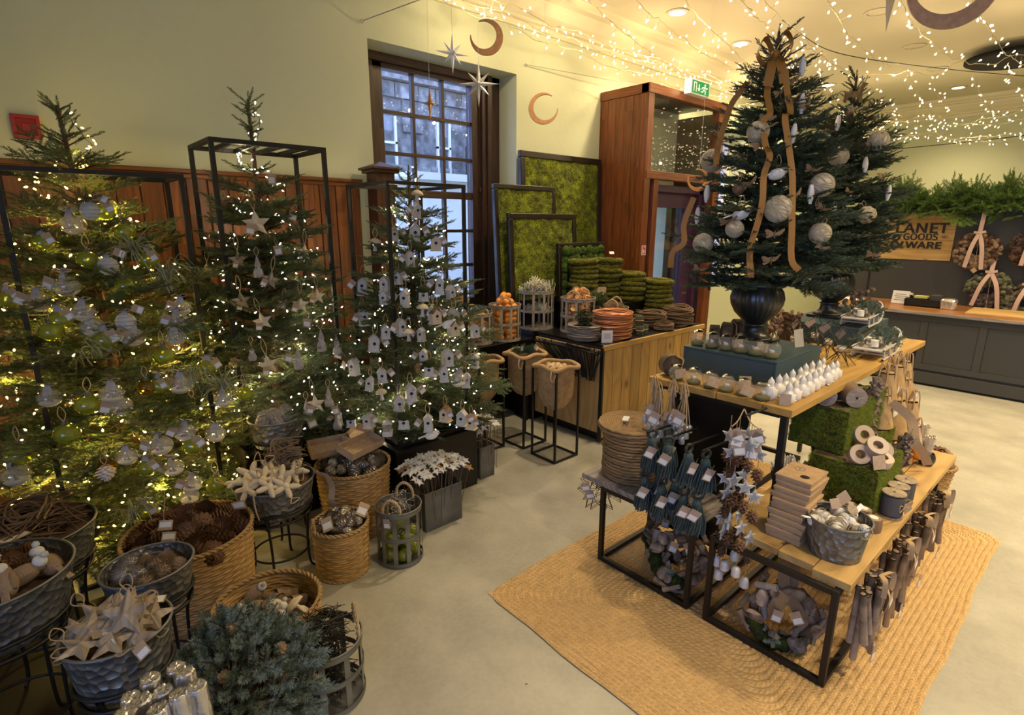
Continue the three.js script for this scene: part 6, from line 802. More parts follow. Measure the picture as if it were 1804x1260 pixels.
const cometPick = proto('comet_pick', (o) => { part(o, 'comet', muv(extr([[-.045, -.012], [-.03, .01], [-.005, .02], [.0, .034], [.012, .022], [.028, .022], [.02, .006], [.026, -.008], [.01, -.006], [-.004, -.014], [-.006, .0], [-.025, -.004]], 0.004, 0.001)).rotateX(-PI / 2 + 0.35), m.whiteWood); part(o, 'stick', rod([0, -0.002, 0], [0, -0.33, 0], 0.002, 0.002, 5), m.twig); });
function tangle(name, label, cat, pos, r, n, th, mat, ybend = 0.4, len = 0.3) { const gs = []; for (let i = 0; i < n; i++) { const a = R(0, 6.28), b = a + R(1.6, 4), rr = R(.3, 1) * r, h = R(-.03, .05) * ybend * 2; gs.push(tube([[Math.cos(a) * rr, h, Math.sin(a) * rr], [Math.cos((a + b) / 2) * rr * .5, h + R(.0, .05), Math.sin((a + b) / 2) * rr * .5], [Math.cos(b) * rr, h + R(-.02, .04), Math.sin(b) * rr]], th * R(.6, 1.3), 7, 4)); } const o = single(name, gs, mat, label, cat, pos); o.userData.kind = 'stuff'; return o; }

// ---- left side: tubs on stands
single('shade_mat', rbox2(-0.60, 0.54, 0, 0.005, -1.05, 1.05, 0.002), m.black, 'black mat added as shade on the floor under the zinc tubs at far left', 'mat', [-0.40, 0.0005, -2.30]);  // thin near-black sheet added to imitate deep shade on the floor here
m.needleGreen = m.needle.clone(); m.needleGreen.color.setRGB(0.03,0.085,0.05);
rnd = mulberry(301);
tubStand('black wire stand under the big zinc tub of felt birds, at the far left edge', -0.27, -2.46, 0.195, 0.53); zincTub('big hammered zinc tub of felt birds and cones at the far left edge', -0.27, 0.545, -2.46, 0.235, 0.21, { fill: 0.07 });
pool('Ac', 'brown pine cone', 'in the far-left tub of felt birds', 'pine cone', 'cones in the bird tub'); pool('Ag', 'brown felt bird in a white hat', 'in the far-left tub', 'felt bird', 'brown felt birds'); pool('Aw', 'white felt bird in a gold hat', 'in the far-left tub', 'felt bird', 'white felt birds'); pool('Ao', 'golden felt bird', 'in the far-left tub', 'felt bird', 'golden felt birds');
heap(-0.27, 0.735, -2.46, 0.22, 22, 0.03, [(p) => bigCone('Ac', p, any(), 0.8), (p) => birdGrey('Ag', [p[0], p[1] + .06, p[2]], tip(.5), 1.35), (p) => birdWhite('Aw', [p[0], p[1] + .055, p[2]], tip(.5), 1.2), (p) => bigCone('Ac', p, any(), 0.75), (p) => birdGold('Ao', [p[0], p[1] + .05, p[2]], tip(.5), 1.1)]);
tubStand('black wire stand under the tub of twigs behind the bird tub', -0.16, -3.0, 0.185, 0.44); zincTub('hammered zinc tub heaped with brown twigs, behind the bird tub', -0.16, 0.455, -3.0, 0.225, 0.2, { fill: 0.05 });
tangle('twig_heap', 'heap of brown vine twigs in the zinc tub at far left', 'twigs', [-0.16, 0.645, -3.0], 0.235, 150, 0.004, m.twig, 0.9);
{ const t = thing('price_label', 'white printed price label lying on the heap of twigs', 'label', [-0.20, 0.705, -2.83], 0.5); part(t, 'card', rbx(0.10, 0.003, 0.06, 0.001), m.kraft); part(t, 'sticker', bx(0.085, 0.001, 0.035, 0, 0.0022, 0.005), m.paper); }
tubStand('black wire stand under the tub of fluffy balls', 0.19, -2.42, 0.125, 0.44); zincTub('hammered zinc tub of fluffy balls and cones, in front of the cone basket', 0.19, 0.455, -2.42, 0.152, 0.165, { fill: 0.075 });
pool('Cf', 'grey fluffy ball', 'in the tub of fluffy balls', 'ball', 'grey fluffy balls'); pool('Cb', 'brown fluffy ball', 'in the tub of fluffy balls', 'ball', 'brown fluffy balls'); pool('Cc', 'dry pine cone', 'in the tub of fluffy balls', 'pine cone', 'cones among fluffy balls');
heap(0.185, 0.58, -2.415, 0.135, 9, 0.02, [(p) => fluffBrown('Cb', p, any(), 1.0), (p) => fluffBall('Cf', p, any(), 1.05), (p) => bigConeDry('Cc', p, any(), 0.75)]);
tubStand('black curled wire stand under the tub of wooden stars', 0.045, -1.90, 0.114, 0.53); zincTub('hammered zinc tub of carved wooden stars in the left foreground', 0.045, 0.545, -1.90, 0.138, 0.185, { fill: 0.06 });
pool('Ds', 'carved pale wooden star with paper tag', 'in the foreground star tub', 'star', 'tagged wooden stars in the tub'); pool('Dt', 'carved pale wooden star', 'in the foreground star tub', 'star', 'wooden stars in the tub');
heap(0.045, 0.725, -1.90, 0.128, 13, 0.03, [(p) => carvedStar2('Dt', p, [-1.1 + R(-.5, .5), -0.5 + R(-.8, .8), R(0, 6)], .85), (p) => carvedStar('Ds', p, [-1.0 + R(-.5, .5), -0.4 + R(-.6, .6), R(-1, 1)], .85)], { in: 0.9 });
carvedStar2('Dt', [0.07, 0.79, -1.85], [-0.75, -0.55, 0.1], .95);
tubStand('tall black wire stand under the upper tub of grey felt balls', 1.03, -3.36, 0.125, 0.60); zincTub('hammered zinc tub of grey cord balls, the highest before the second tree', 1.03, 0.615, -3.36, 0.152, 0.175, { fill: 0.06 });
pool('Eb', 'grey cord-wound ball', 'in the highest zinc tub', 'ball', 'grey cord balls'); pool('Ew', 'fluffy grey ball', 'in the highest zinc tub', 'ball'); heap(1.03, 0.765, -3.36, 0.13, 10, 0.02, [(p) => cordBall('Eb', p, any(), 1.15)]); fluffBall('Ew', [1.10, 0.80, -3.40], [0, 0, 0], 1.05);
tubStand('black wire stand under the tub of cream stars', 0.865, -2.97, 0.165, 0.37); zincTub('hammered zinc tub of cream starfish-shaped ornaments, below the highest tub', 0.865, 0.385, -2.97, 0.20, 0.185, { fill: 0.05 });
pool('Fs', 'cream starfish-shaped ornament', 'in the lower zinc tub', 'star ornament', 'cream ornaments in the lower tub'); heap(0.82, 0.585, -2.92, 0.17, 14, 0.035, [(p) => starfish('Fs', p, [-1.0 + R(-.8, .6), R(-1.2, .8), R(0, 6)], R(0.9, 1.1))], { in: 0.95 });
tangle('dried_moss_bundle', 'brown curly dried moss spilling over the lower zinc tub', 'dried moss', [0.955, 0.605, -3.02], 0.13, 130, 0.003, m.feltBrown, 1.2);
single('paper_ribbon', strip([[0, 0, 0], [0.05, -0.02, 0.05], [0.075, -0.10, 0.06], [0.06, -0.17, 0.07], [0.085, -0.23, 0.06]], 0.04, V(0.5, 0, 0.8)), m.kraft, 'brown paper ribbon hanging over the right side of the lower tub', 'ribbon', [1.05, 0.585, -2.87]);
{ const t = thing('price_tag', 'kraft price tag hanging over the front of the lower tub', 'price tag', [0.72, 0.57, -2.80], -0.7); part(t, 'cord', tube([[0.02, 0.02, -0.02], [0.0, 0.03, 0.02], [0.0, -0.06, 0.025], [0.01, -0.12, 0.02]], 0.004), m.rope); part(t, 'card', rbx(0.07, 0.045, 0.002, 0.0005, -0.09, -0.01, 0.02).rotateZ(0.25), m.kraft); part(t, 'sticker', bx(0.055, 0.026, 0.001, -0.09, -0.008, 0.0218).rotateZ(0.25), m.paper); }
// ---- wicker baskets on the floor
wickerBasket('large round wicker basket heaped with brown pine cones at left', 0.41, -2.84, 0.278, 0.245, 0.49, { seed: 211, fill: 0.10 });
pool('Lc', 'large brown pine cone', 'in the large left basket', 'pine cone', 'brown pine cones in the large basket'); heap(0.41, 0.455, -2.84, 0.27, 34, 0.085, [(p) => bigCone('Lc', p, any(), R(1.0, 1.3))], { in: 0.9 });
{ const t = thing('price_tag', 'pair of printed price tags on the basket of pine cones', 'price tag', [0.30, 0.585, -2.73], -0.6); part(t, 'card', [rbx(0.06, 0.045, 0.002, 0.0005, 0, 0.02, 0).rotateX(-.6), rbx(0.06, 0.045, 0.002, 0.0005, 0.03, -0.035, 0.02).rotateX(-.6)], m.kraft); part(t, 'sticker', [bx(0.05, 0.024, 0.001, 0, 0.022, 0.0018).rotateX(-.6), bx(0.05, 0.024, 0.001, 0.03, -0.033, 0.0218).rotateX(-.6)], m.paper); part(t, 'cord', rod([0, 0.04, 0], [0.0, 0.17, -0.05], 0.0012), m.rope); }
wickerBasket('wide shallow wicker basket of mushrooms and bark behind the blue spruce', 0.58, -2.27, 0.216, 0.185, 0.33, { seed: 212, fill: 0.13, handles: [2.2], up: 0.05 });
pool('Mt', 'white-capped toy mushroom', 'in the wide basket behind the spruce', 'mushroom', 'toy mushrooms'); pool('Mb', 'rough bark piece', 'in the wide basket behind the spruce', 'bark', 'bark pieces'); pool('Mg', 'brown felt bird in a white hat', 'in the wide mushroom basket', 'felt bird', 'birds among mushrooms');
heap(0.58, 0.24, -2.27, 0.20, 20, 0.02, [(p) => toadstool('Mt', [p[0], p[1] + .02, p[2]], tip(1.2), R(.85, 1.15)), (p) => barkBit('Mb', p, any(), R(.9, 1.2)), (p) => barkBit('Mb', p, any(), R(.9, 1.2)), (p) => birdGrey('Mg', [p[0], p[1] + .06, p[2]], tip(.7), 1.2)]);
wickerBasket('wicker basket of silvered cones and card trays, back row', 1.40, -3.12, 0.228, 0.20, 0.45, { seed: 213, fill: 0.06 });
pool('Sc', 'silvered brown cone', 'in the back wicker basket', 'cone', 'silvered cones in the back basket'); heap(1.40, 0.44, -3.12, 0.215, 34, 0.10, [(p) => silverCone('Sc', p, any(), R(.85, 1.1))]);
const cardTray = (label, x, y, z, ry, rx, w = 0.26) => { const t = thing('card_tray', label, 'tray', [x, y, z], ry); t.rotation.order = 'YXZ'; t.rotation.x = rx; part(t, 'base', rbx(w, 0.003, 0.13, 0.001, 0, 0, 0), m.kraft); part(t, 'side', rbx(w, 0.05, 0.003, 0.001, 0, 0.025, 0.065), m.kraft); part(t, 'side', rbx(w, 0.05, 0.003, 0.001, 0, 0.025, -0.065), m.kraft); part(t, 'end', rbx(0.003, 0.05, 0.13, 0.001, w / 2, 0.025, 0), m.kraft); part(t, 'end', rbx(0.003, 0.05, 0.13, 0.001, -w / 2, 0.025, 0), m.kraft); };
cardTray('kraft card tray at the back left of the silvered cones', 1.29, 0.55, -3.20, -0.15, 0.35); cardTray('kraft card tray lying across the middle of the silvered cones', 1.42, 0.57, -3.04, 0.35, 0.3, 0.28); cardTray('kraft card tray standing at the back right of the silvered cones', 1.50, 0.555, -3.24, 0.75, 0.25, 0.24);
wickerBasket('handled wicker basket of silver tinsel cones in the front row', 1.125, -2.735, 0.152, 0.14, 0.30, { seed: 214, fill: 0.05, handles: [0.25, 0.25 + PI], up: 0.055 });
pool('Ts', 'silver tinsel cone', 'in the handled wicker basket', 'cone', 'silver cones in the handled basket'); heap(1.125, 0.285, -2.735, 0.138, 22, 0.065, [(p) => silverCone('Ts', p, any(), R(.7, .95))]);
for (const [x, z, l, r] of [[1.02, -2.66, 'left price tag', .4], [1.24, -2.68, 'right price tag', -.5]]) { const t = thing('price_tag', l + ' on the handled basket of silver cones', 'price tag', [x, 0.36, z], -0.6); part(t, 'card', rbx(0.06, 0.075, 0.002, 0.0005).rotateX(-.7).rotateZ(r), m.kraft); part(t, 'sticker', bx(0.048, 0.035, 0.001, 0, -0.008, 0.0016).rotateX(-.7).rotateZ(r), m.paper); }
// ---- lattice baskets on the floor
lattice('zinc lattice basket of glass baubles with rope handles, on the floor', 1.435, 0, -2.62, 0.132, 0.35, { n: 11, handles: [-0.7, -0.7 + PI], up: 0.10, tag: 2.6 });
pool('Gb', 'green glass ball', 'in the floor lattice basket', 'bauble', 'glass balls in the lattice basket'); const plainGreen = proto('glass_ball', (o) => { part(o, 'shell', ball(0.045, 0, 0, 0, [1, .9, 1], 24, 16), m.glassGreen); part(o, 'cap', T(new THREE.CylinderGeometry(0.01, 0.01, 0.014, 12), 0, 0.044, 0), m.zincFlat); });
for (const l of [0.055, 0.15]) for (let i = 0; i < 5; i++) { const a = i * 1.257 + l * 9; plainGreen('Gb', [1.435 + Math.cos(a) * 0.076, l, -2.62 + Math.sin(a) * 0.076], any(), 0.98); } plainGreen('Gb', [1.435, 0.235, -2.62], any(), 1);
tangle('tinsel_strands', 'thin silver tinsel tufts among the glass balls in the lattice basket', 'tinsel', [1.435, 0.26, -2.62], 0.11, 70, 0.0014, m.silver, 1.4);
lattice('zinc lattice basket of black twigs with rope handles, in the foreground', 0.70, 0, -1.95, 0.145, 0.29, { n: 9, handles: [0.3, 0.3 + PI], up: 0.13, tag: -0.9 });
tangle('twig_heap', 'tangle of thin black twigs inside the foreground lattice basket', 'twigs', [0.70, 0.16, -1.95], 0.125, 220, 0.0022, m.black, 2.2);
// ---- zinc boxes of star picks
function zincBox(label, x0, x1, h, z0, z1) { const t = thing('zinc_box', label, 'planter box', [(x0 + x1) / 2, 0, (z0 + z1) / 2]), w = (x1 - x0) / 2, d = (z1 - z0) / 2; for (const s of [-1, 1]) { part(t, 'side', rbx(2 * w, h, 0.004, 0.001, 0, h / 2, s * (d - 0.002)), m.zincFlat); part(t, 'end', rbx(0.004, h, 2 * d - 0.009, 0.001, s * (w - 0.002), h / 2, 0), m.zincFlat); } part(t, 'base', rbx(2 * w - 0.009, 0.004, 2 * d - 0.009, 0.001, 0, 0.003, 0), m.zincFlat); part(t, 'bead', [rbx(2 * w + 0.006, 0.008, 0.006, 0.003, 0, h - 0.035, d), rbx(2 * w + 0.006, 0.008, 0.006, 0.003, 0, h, d), rbx(2 * w + 0.006, 0.008, 0.006, 0.003, 0, h, -d), rbx(0.006, 0.008, 2 * d, 0.003, w, h, 0), rbx(0.006, 0.008, 2 * d, 0.003, -w, h, 0)], m.zincFlat); }
zincBox('long zinc planter box of white star picks before the plinth', 1.69, 1.98, 0.27, -2.95, -2.735); zincBox('small square zinc planter of star picks beside the plinth', 2.43, 2.57, 0.26, -3.24, -3.10);
pool('Pw', 'white star pick on a stick', 'in the long zinc box', 'star pick', 'white star picks in the long box'); pool('Pt', 'tan star pick on a stick', 'in the long zinc box', 'star pick', 'tan star picks in the long box'); pool('Pc', 'white comet pick on a stick', 'in the long zinc box', 'star pick', 'comet picks in the long box'); pool('Qw', 'white star pick on a stick', 'in the small zinc planter', 'star pick', 'white star picks in the planter'); pool('Qt', 'tan star pick on a stick', 'in the small zinc planter', 'star pick', 'tan star picks in the planter');
rnd = mulberry(311);
const picks = (key, keyT, keyC, x, z, w, d, y, nx, nz) => { for (let i = 0; i < nx; i++) for (let j = 0; j < nz; j++) { const u = (i + .5) / nx - .5 + R(-.03, .03), v = (j + .5) / nz - .5 + R(-.03, .03), q = rnd(), sp = 1.55; const f = q < .14 ? starPickTan : keyC && q < .34 ? cometPick : starPick, k = q < .14 ? keyT : keyC && q < .34 ? keyC : key; f(k, [x + u * w * sp, y + 0.05 * (1 - 4 * u * u) + 0.04 * (1 - 4 * v * v) + R(-.012, .012), z + v * d * sp], [v * d * sp * 0.9 + R(-.1, .1), R(0, 6) * 0 + R(-.5, .5), -u * w * sp * 0.9 + R(-.1, .1)], R(1, 1.2)); } };
picks('Pw', 'Pt', 'Pc', 1.835, -2.84, 0.27, 0.19, 0.36, 10, 7); picks('Qw', 'Qt', null, 2.50, -3.17, 0.14, 0.14, 0.40, 6, 6);
// ---- foreground: foil tubes and blue spruce
{ const t = thing('display_stool', 'dark wooden stool under the silver foil tubes in the lower left corner', 'stool', [0.085, 0, -1.50]); part(t, 'seat', woodBox(0.28, 0.03, 0.28, 0, 0.50, 0), m.blackWood); for (const [x, z] of [[-.1, -.1], [.1, -.1], [-.1, .1], [.1, .1]]) part(t, 'leg', rod([x * 1.2, 0, z * 1.2], [x, 0.486, z], 0.014, 0.014, 8), m.black); }
pool('Ft', 'silver foil-wrapped tube', 'in the lower left corner', 'tube', 'silver foil tubes'); rnd = mulberry(312); { let i = 0; for (const [x, z] of [[.02, -1.60], [.095, -1.62], [.17, -1.62], [0, -1.53], [.06, -1.56], [.125, -1.56], [.19, -1.555], [.03, -1.48], [.095, -1.49], [.16, -1.49], [.21, -1.49]]) foilTube('Ft', [0.012 + x * .8, 0.615 + R(-.012, .02), z], [R(-.1, .05), R(0, 6), R(-.08, .1)], R(0.98, 1.08)); }
const brush = needles([[[0, 0, 0], [0, 0.12, 0.0]], [[0, 0.04, 0], [0.045, 0.10, 0.01]], [[0, 0.05, 0], [-0.04, 0.115, 0.02]], [[0, 0.03, 0], [0.01, 0.09, -0.045]], [[0, 0.06, 0], [0.012, 0.125, 0.045]]], { seed: 77, density: 2600, len: 0.020, w: 0.0012, lean: 0.55 });
const sprucePick = proto('spruce_pick', (o) => { part(o, 'needles', brush, m.needleBlue); part(o, 'stem', [rod([0, -0.22, 0], [0, 0.1, 0], 0.003), rod([0, 0.04, 0], [0.045, 0.10, 0.01], 0.002), rod([0, 0.05, 0], [-0.04, 0.115, 0.02], 0.002), rod([0, 0.03, 0], [0.01, 0.09, -0.045], 0.002)], m.trunk); });
const spruceCone = proto('spruce_pick', (o) => { part(o, 'needles', brush, m.needleBlue2); part(o, 'stem', [rod([0, -0.22, 0], [0, 0.1, 0], 0.003), rod([0, 0.04, 0], [0.045, 0.10, 0.01], 0.002)], m.trunk); part(o, 'small_cone', T(smallConeGeo.clone(), 0.028, 0.05, 0.035, 0.3, 0, 0.4, 0.75), m.coneDry); });
m.needleBlue2 = m.needleBlue.clone(); m.needleBlue2.color.setRGB(0.12, 0.165, 0.13);
pool('Bp', 'blue-grey spruce sprig', 'in the foreground bunch', 'spruce sprig', 'blue-grey spruce sprigs'); pool('Bc', 'dark green spruce sprig with small cone', 'in the foreground bunch', 'spruce sprig', 'dark spruce sprigs with cones');
rnd = mulberry(313); for (let i = 0; i < 96; i++) { const k = Math.sqrt((i + .5) / 96), a = i * 2.39996, r = 0.20 * k, y = 0.50 - 0.24 * k * k + R(-.035, .035); (i % 3 === 1 ? spruceCone : sprucePick)(i % 3 === 1 ? 'Bc' : 'Bp', [0.35 + Math.cos(a) * r, y - 0.02, -1.86 + Math.sin(a) * r], [Math.sin(a) * k * 0.95 + R(-.2, .2), R(-.3, .3), -Math.cos(a) * k * 0.95 + R(-.2, .2)], R(0.95, 1.25)); }
{ const t = thing('flower_bucket', 'dark bucket holding the foreground bunch of blue spruce', 'bucket', [0.35, 0, -1.86]); part(t, 'body', lathe([[0, 0], [0.13, 0], [0.15, 0.2], [0.157, 0.22], [0.145, 0.22], [0.13, 0.03], [0, 0.03]], 32), m.charcoal); }

// ---- goods on and around the pine counter
{ const t = thing('display_riser', 'black box under the tall basket of silver-green air plants', 'riser', [3.84, 0, -3.95]); part(t, 'top', wood2(-0.18, 0.19, 0.90, 0.92, -0.13, 0.13), m.blackWood); part(t, 'side_panel', [wood2(-0.18, 0.19, 0, 0.90, 0.11, 0.13), wood2(-0.18, -0.16, 0, 0.90, -0.13, 0.11), wood2(0.17, 0.19, 0, 0.90, -0.13, 0.11)], m.blackWood); }
const orangeFruit = proto('dried_orange', (o) => part(o, 'fruit', displace(muv(ball(0.031, 0, 0, 0, [1, .9, 1], 16, 12)), (x, y, z) => 0.003 * n3(x * 130, y * 130, z * 130) - 0.003 * Math.abs(Math.cos(Math.atan2(z, x) * 4))), m.orange));
const sliceBag = proto('orange_slices', (o) => { const gs = []; const q = mulberry(5); for (let i = 0; i < 9; i++) gs.push(T(new THREE.CylinderGeometry(0.026, 0.026, 0.005, 18), (q() - .5) * .05, (q() - .5) * .06, (q() - .5) * .05, q() * 6, q() * 6, q() * 6)); part(o, 'slices', gs, m.orangeSlice); part(o, 'clear_bag', displace(muv(lathe([[0, -.05], [.045, -.04], [.052, 0], [.035, .04], [.008, .055], [.02, .085]], 18)), (x, y, z) => 0.005 * n3(x * 100, y * 100, z * 100)), m.cello); });
const curlPlant = proto('air_plant', (o) => { rnd = mulberry(133); const gs = []; for (let i = 0; i < 34; i++) { const a = R(0, 6.28), e = R(0.3, 1.0), L = R(0.05, 0.10), c = Math.cos(a), s = Math.sin(a); gs.push(strip([[0, 0, 0], [c * e * L * .5, L * .5, s * e * L * .5], [c * e * L, L * R(.2, .8), s * e * L], [c * e * L * 0.8, L * R(-.1, .3), s * e * L * 0.8]], 0.005, V(-s, 0, c), 0.0008)); } part(o, 'leaves', gs, m.airpale); });
m.airpale = S({ color: new THREE.Color(0.50, 0.50, 0.40), roughness: 0.7, side: THREE.DoubleSide });
const lum = (label, x, y, z, r, h, o) => lattice(label, x, y, z, r * 1.12, h * 1.08, { n: 10, hoops: [0.01, 0.45], up: 0.075, mat: m.latticeWood, ...o });
rnd = mulberry(321);
lum('lattice basket of beige dried slices, at the left end by the birdhouse tree', 3.10, 0.861, -3.98, 0.125, 0.27, { handles: [1.8, 1.8 + PI] }); pool('o1', 'clear bag of beige dried slices', 'in the leftmost counter basket', 'bag', 'bags in the leftmost counter basket'); for (const [y, n] of [[0.94, 3], [1.04, 3], [1.13, 4]]) for (let i = 0; i < n; i++) sliceBag('o1', [3.10 + Math.cos(i * 2.1 + y * 9) * .055, y, -3.98 + Math.sin(i * 2.1 + y * 9) * .055], tip(.5), 1);
lum('lattice basket of whole dried oranges on the low black table', 3.40, 0.861, -3.93, 0.135, 0.32, { handles: [-0.9, -0.9 + PI], up: 0.10 }); pool('o2', 'whole dried orange', 'in the basket of oranges', 'orange', 'dried oranges'); for (const [y, n, r] of [[0.90, 7, .08], [0.955, 7, .085], [1.01, 7, .085], [1.065, 7, .085], [1.12, 7, .085], [1.18, 8, .09], [1.235, 6, .06], [1.285, 3, .03]]) for (let i = 0; i < n; i++) orangeFruit('o2', [3.40 + Math.cos(i * 6.283 / n + y * 17) * r, y + R(-.006, .006), -3.93 + Math.sin(i * 6.283 / n + y * 17) * r], any(), R(.95, 1.1));
lum('tall lattice basket of pale curly air plants behind the oranges', 3.84, 0.921, -3.95, 0.155, 0.36, { handles: [2.2, 2.2 + PI], up: 0.10 }); pool('o3', 'pale curly air plant', 'in the tall lattice basket', 'air plant', 'air plants in the tall basket'); heap(3.84, 1.28, -3.95, 0.15, 13, 0.07, [(p) => curlPlant('o3', p, tip(.7), R(1.1, 1.4))]); heap(3.84, 1.10, -3.95, 0.12, 7, 0, [(p) => curlPlant('o3', p, tip(.7), 1.2)]);
lum('lattice basket of bagged orange slices on the pine counter', 4.02, 0.922, -3.55, 0.15, 0.31, { handles: [-0.4, -0.4 + PI], up: 0.10 }); pool('o4', 'bag of orange slices', 'in the pine counter basket', 'bag', 'bags of orange slices'); for (const [y, n, r] of [[0.99, 5, .085], [1.08, 5, .085], [1.17, 6, .09], [1.25, 6, .09], [1.31, 3, .04]]) for (let i = 0; i < n; i++) sliceBag('o4', [4.02 + Math.cos(i * 6.283 / n + y * 7) * r, y, -3.55 + Math.sin(i * 6.283 / n + y * 7) * r], tip(.6), R(.95, 1.1));
lum('small lattice basket of brown seed balls in the middle of the pine counter', 4.42, 0.922, -3.42, 0.13, 0.20, { handles: [-0.5, -0.5 + PI], up: 0.11 }); pool('o5', 'brown seed ball', 'in the small lattice basket', 'ball', 'seed balls'); heap(4.42, 1.13, -3.42, 0.12, 12, 0.035, [(p) => fluffBrown('o5', p, any(), .8)]);
lum('lattice basket of bagged brown pods against the window, behind the leftmost one', 3.05, 0.861, -4.26, 0.12, 0.36, { handles: [] }); pool('o6', 'clear bag of brown pods', 'beside the window', 'bag', 'bags of pods'); for (let i = 0; i < 5; i++) sliceBag('o6', [3.05 + Math.cos(i * 1.257) * .06, 1.26, -4.26 + Math.sin(i * 1.257) * .06], tip(.4), 1.15);
// rings of moss in stacks
{ rnd = mulberry(322); const g = new THREE.TorusGeometry(0.125, 0.029, 16, 72); g.rotateX(PI / 2); const p = g.attributes.position; for (let i = 0; i < p.count; i++) { const x = p.getX(i), y = p.getY(i), z = p.getZ(i), k = 1 + 0.10 * (n3(x * 60, y * 60, z * 60) - .5) + 0.08 * (n3(x * 170, y * 170, z * 170) - .5); p.setXYZ(i, x * k, y * (1 + 0.5 * (n3(x * 90, 3, z * 90) - .5)), z * k); } g.computeVertexNormals(); muv(g, 1.6);
  const ring = proto('moss_ring', (o) => part(o, 'moss', g, m.mossRing)); m.mossRing = m.moss.clone(); m.mossRing.color.setRGB(1.6, 1.2, 0.62);
  [['ra', 'in the tallest left stack of moss rings', 4.42, -3.84, 1.145, 9], ['rb', 'in the second stack of moss rings', 4.76, -3.80, 1.145, 9], ['rc', 'in the third stack of moss rings', 5.0, -3.64, 1.145, 6], ['rd', 'in the shortest right stack of moss rings', 5.19, -3.42, 1.02, 7]].forEach(([k, w, x, z, y, n]) => { pool(k, 'olive moss ring', w, 'moss ring', 'moss rings ' + w); for (let i = 0; i < n; i++) ring(k, [x + R(-.012, .012), y + 0.026 + i * 0.05, z + R(-.012, .012)], [R(-.06, .06), R(0, 6), R(-.06, .06)], R(.96, 1.08)); });
  { const t = thing('price_tag', 'cream price tag on top of the second moss ring stack', 'price tag', [4.70, 1.66, -3.70], -0.6); part(t, 'card', rbx(0.05, 0.035, 0.002, 0.0005).rotateX(-.8), m.paper); } }
// wire and vine coils
const coil = (label, x, y, z, r, h, n, th, mat, hole = 0.5) => { const gs = []; const tilt = mat === m.twig ? .28 : .08; for (let i = 0; i < n; i++) { const pts = [], rr = r * (hole + (1 - hole) * Math.sqrt(rnd())), y0 = R(0, h), t = R(-tilt, tilt), ph = R(0, 6), N = 9; for (let k = 0; k < N; k++) { const a = ph + (k / N) * 2 * PI; pts.push(V(Math.cos(a) * rr * R(.94, 1.05), y0 + t * Math.cos(a) * rr + R(-.006, .006), Math.sin(a) * rr * R(.94, 1.05))); } gs.push(new THREE.TubeGeometry(new THREE.CatmullRomCurve3(pts, true), 34, th * R(.7, 1.3), 4, true)); } const t = thing('vine_coil', label, 'coil', [x, y, z]); part(t, 'strands', gs, mat).userData.kind = 'stuff'; addTag(t, r * 0.2, h + 0.01, r * 0.85, 0.5, 0.2, 1.1, m.kraft); return t; };
rnd = mulberry(323);
coil('stack of reddish copper-coloured vine wreaths at the front of the pine counter', 4.02, 0.935, -3.12, 0.185, 0.24, 130, 0.0042, m.copperWire, 0.62); coil('coarse grey twig nest with green filling at the front left corner of the pine counter', 3.74, 0.935, -3.22, 0.15, 0.13, 80, 0.0042, m.greyWood, 0.6);
coil('dark vine coil in front of the third moss stack', 4.78, 0.935, -3.22, 0.16, 0.13, 80, 0.005, m.twig, 0.45); coil('low dark vine coil near the right end of the pine counter', 4.72, 0.935, -3.02, 0.10, 0.06, 50, 0.0035, m.twig, 0.4); coil('big dark vine coil at the right end of the pine counter', 5.13, 0.935, -3.13, 0.17, 0.16, 90, 0.005, m.twig, 0.4);
tangle('fir_scraps', 'green sprigs heaped in the grey twig nest', 'greenery', [3.74, 1.07, -3.22], 0.11, 60, 0.004, m.mossDeep, 1.0);
{ const t = thing('notice_card', 'small white square card standing before the copper vine stack', 'card', [3.80, 0.923, -3.0], -0.62); part(t, 'card', rbx(0.10, 0.11, 0.004, 0.001, 0, 0.056, 0), m.paper); part(t, 'printed_lines', [0, 1, 2].map((i) => bx(0.06, 0.005, 0.001, 0, 0.045 + i * 0.018, 0.0025)), m.print); }
pool('jb', 'bound bundle of green moss stems', 'on the pine counter', 'moss bundle', 'bound moss bundles'); const mossBundle = proto('moss_bundle', (o) => { const gs = []; for (let i = 0; i < 26; i++) { const k = Math.sqrt(i / 26), a = i * 2.4; gs.push(rod([Math.cos(a) * .032 * k, 0, Math.sin(a) * .032 * k], [Math.cos(a) * .040 * k, 0.085, Math.sin(a) * .040 * k], .005, .004, 5)); } part(o, 'stems', gs, m.mossStem); part(o, 'binding', torus(0.037, 0.004, 0, 0.045, 0), m.rope); }); m.mossStem = S({ color: new THREE.Color(0.13, 0.14, 0.085), roughness: 0.95 });
for (const p of [[4.32, .924, -3.02], [4.42, .924, -3.04], [4.35, .924, -3.14], [4.45, .924, -3.15], [4.36, 1.012, -3.06], [4.42, 1.012, -3.12]]) mossBundle('jb', p, [0, R(0, 6), 0], 1);
{ const t = thing('moss_bag', 'clear bag of green moss with a paper label between the moss stacks and slices', 'bag', [4.42, 1.18, -3.63], -0.5); part(t, 'moss', displace(muv(ball(0.09, 0, 0, 0, [1, 1.2, .8], 20, 14)), (x, y, z) => 0.03 * n3(x * 60, y * 60, z * 60)), m.mossDeep); part(t, 'clear_bag', displace(muv(ball(0.10, 0, 0.01, 0, [1.05, 1.3, .9], 20, 14)), (x, y, z) => 0.012 * n3(x * 50, y * 50, z * 50)), m.cello); part(t, 'label_card', rbx(0.09, 0.06, 0.002, 0.001, 0.02, 0.12, 0.05), m.kraft); }
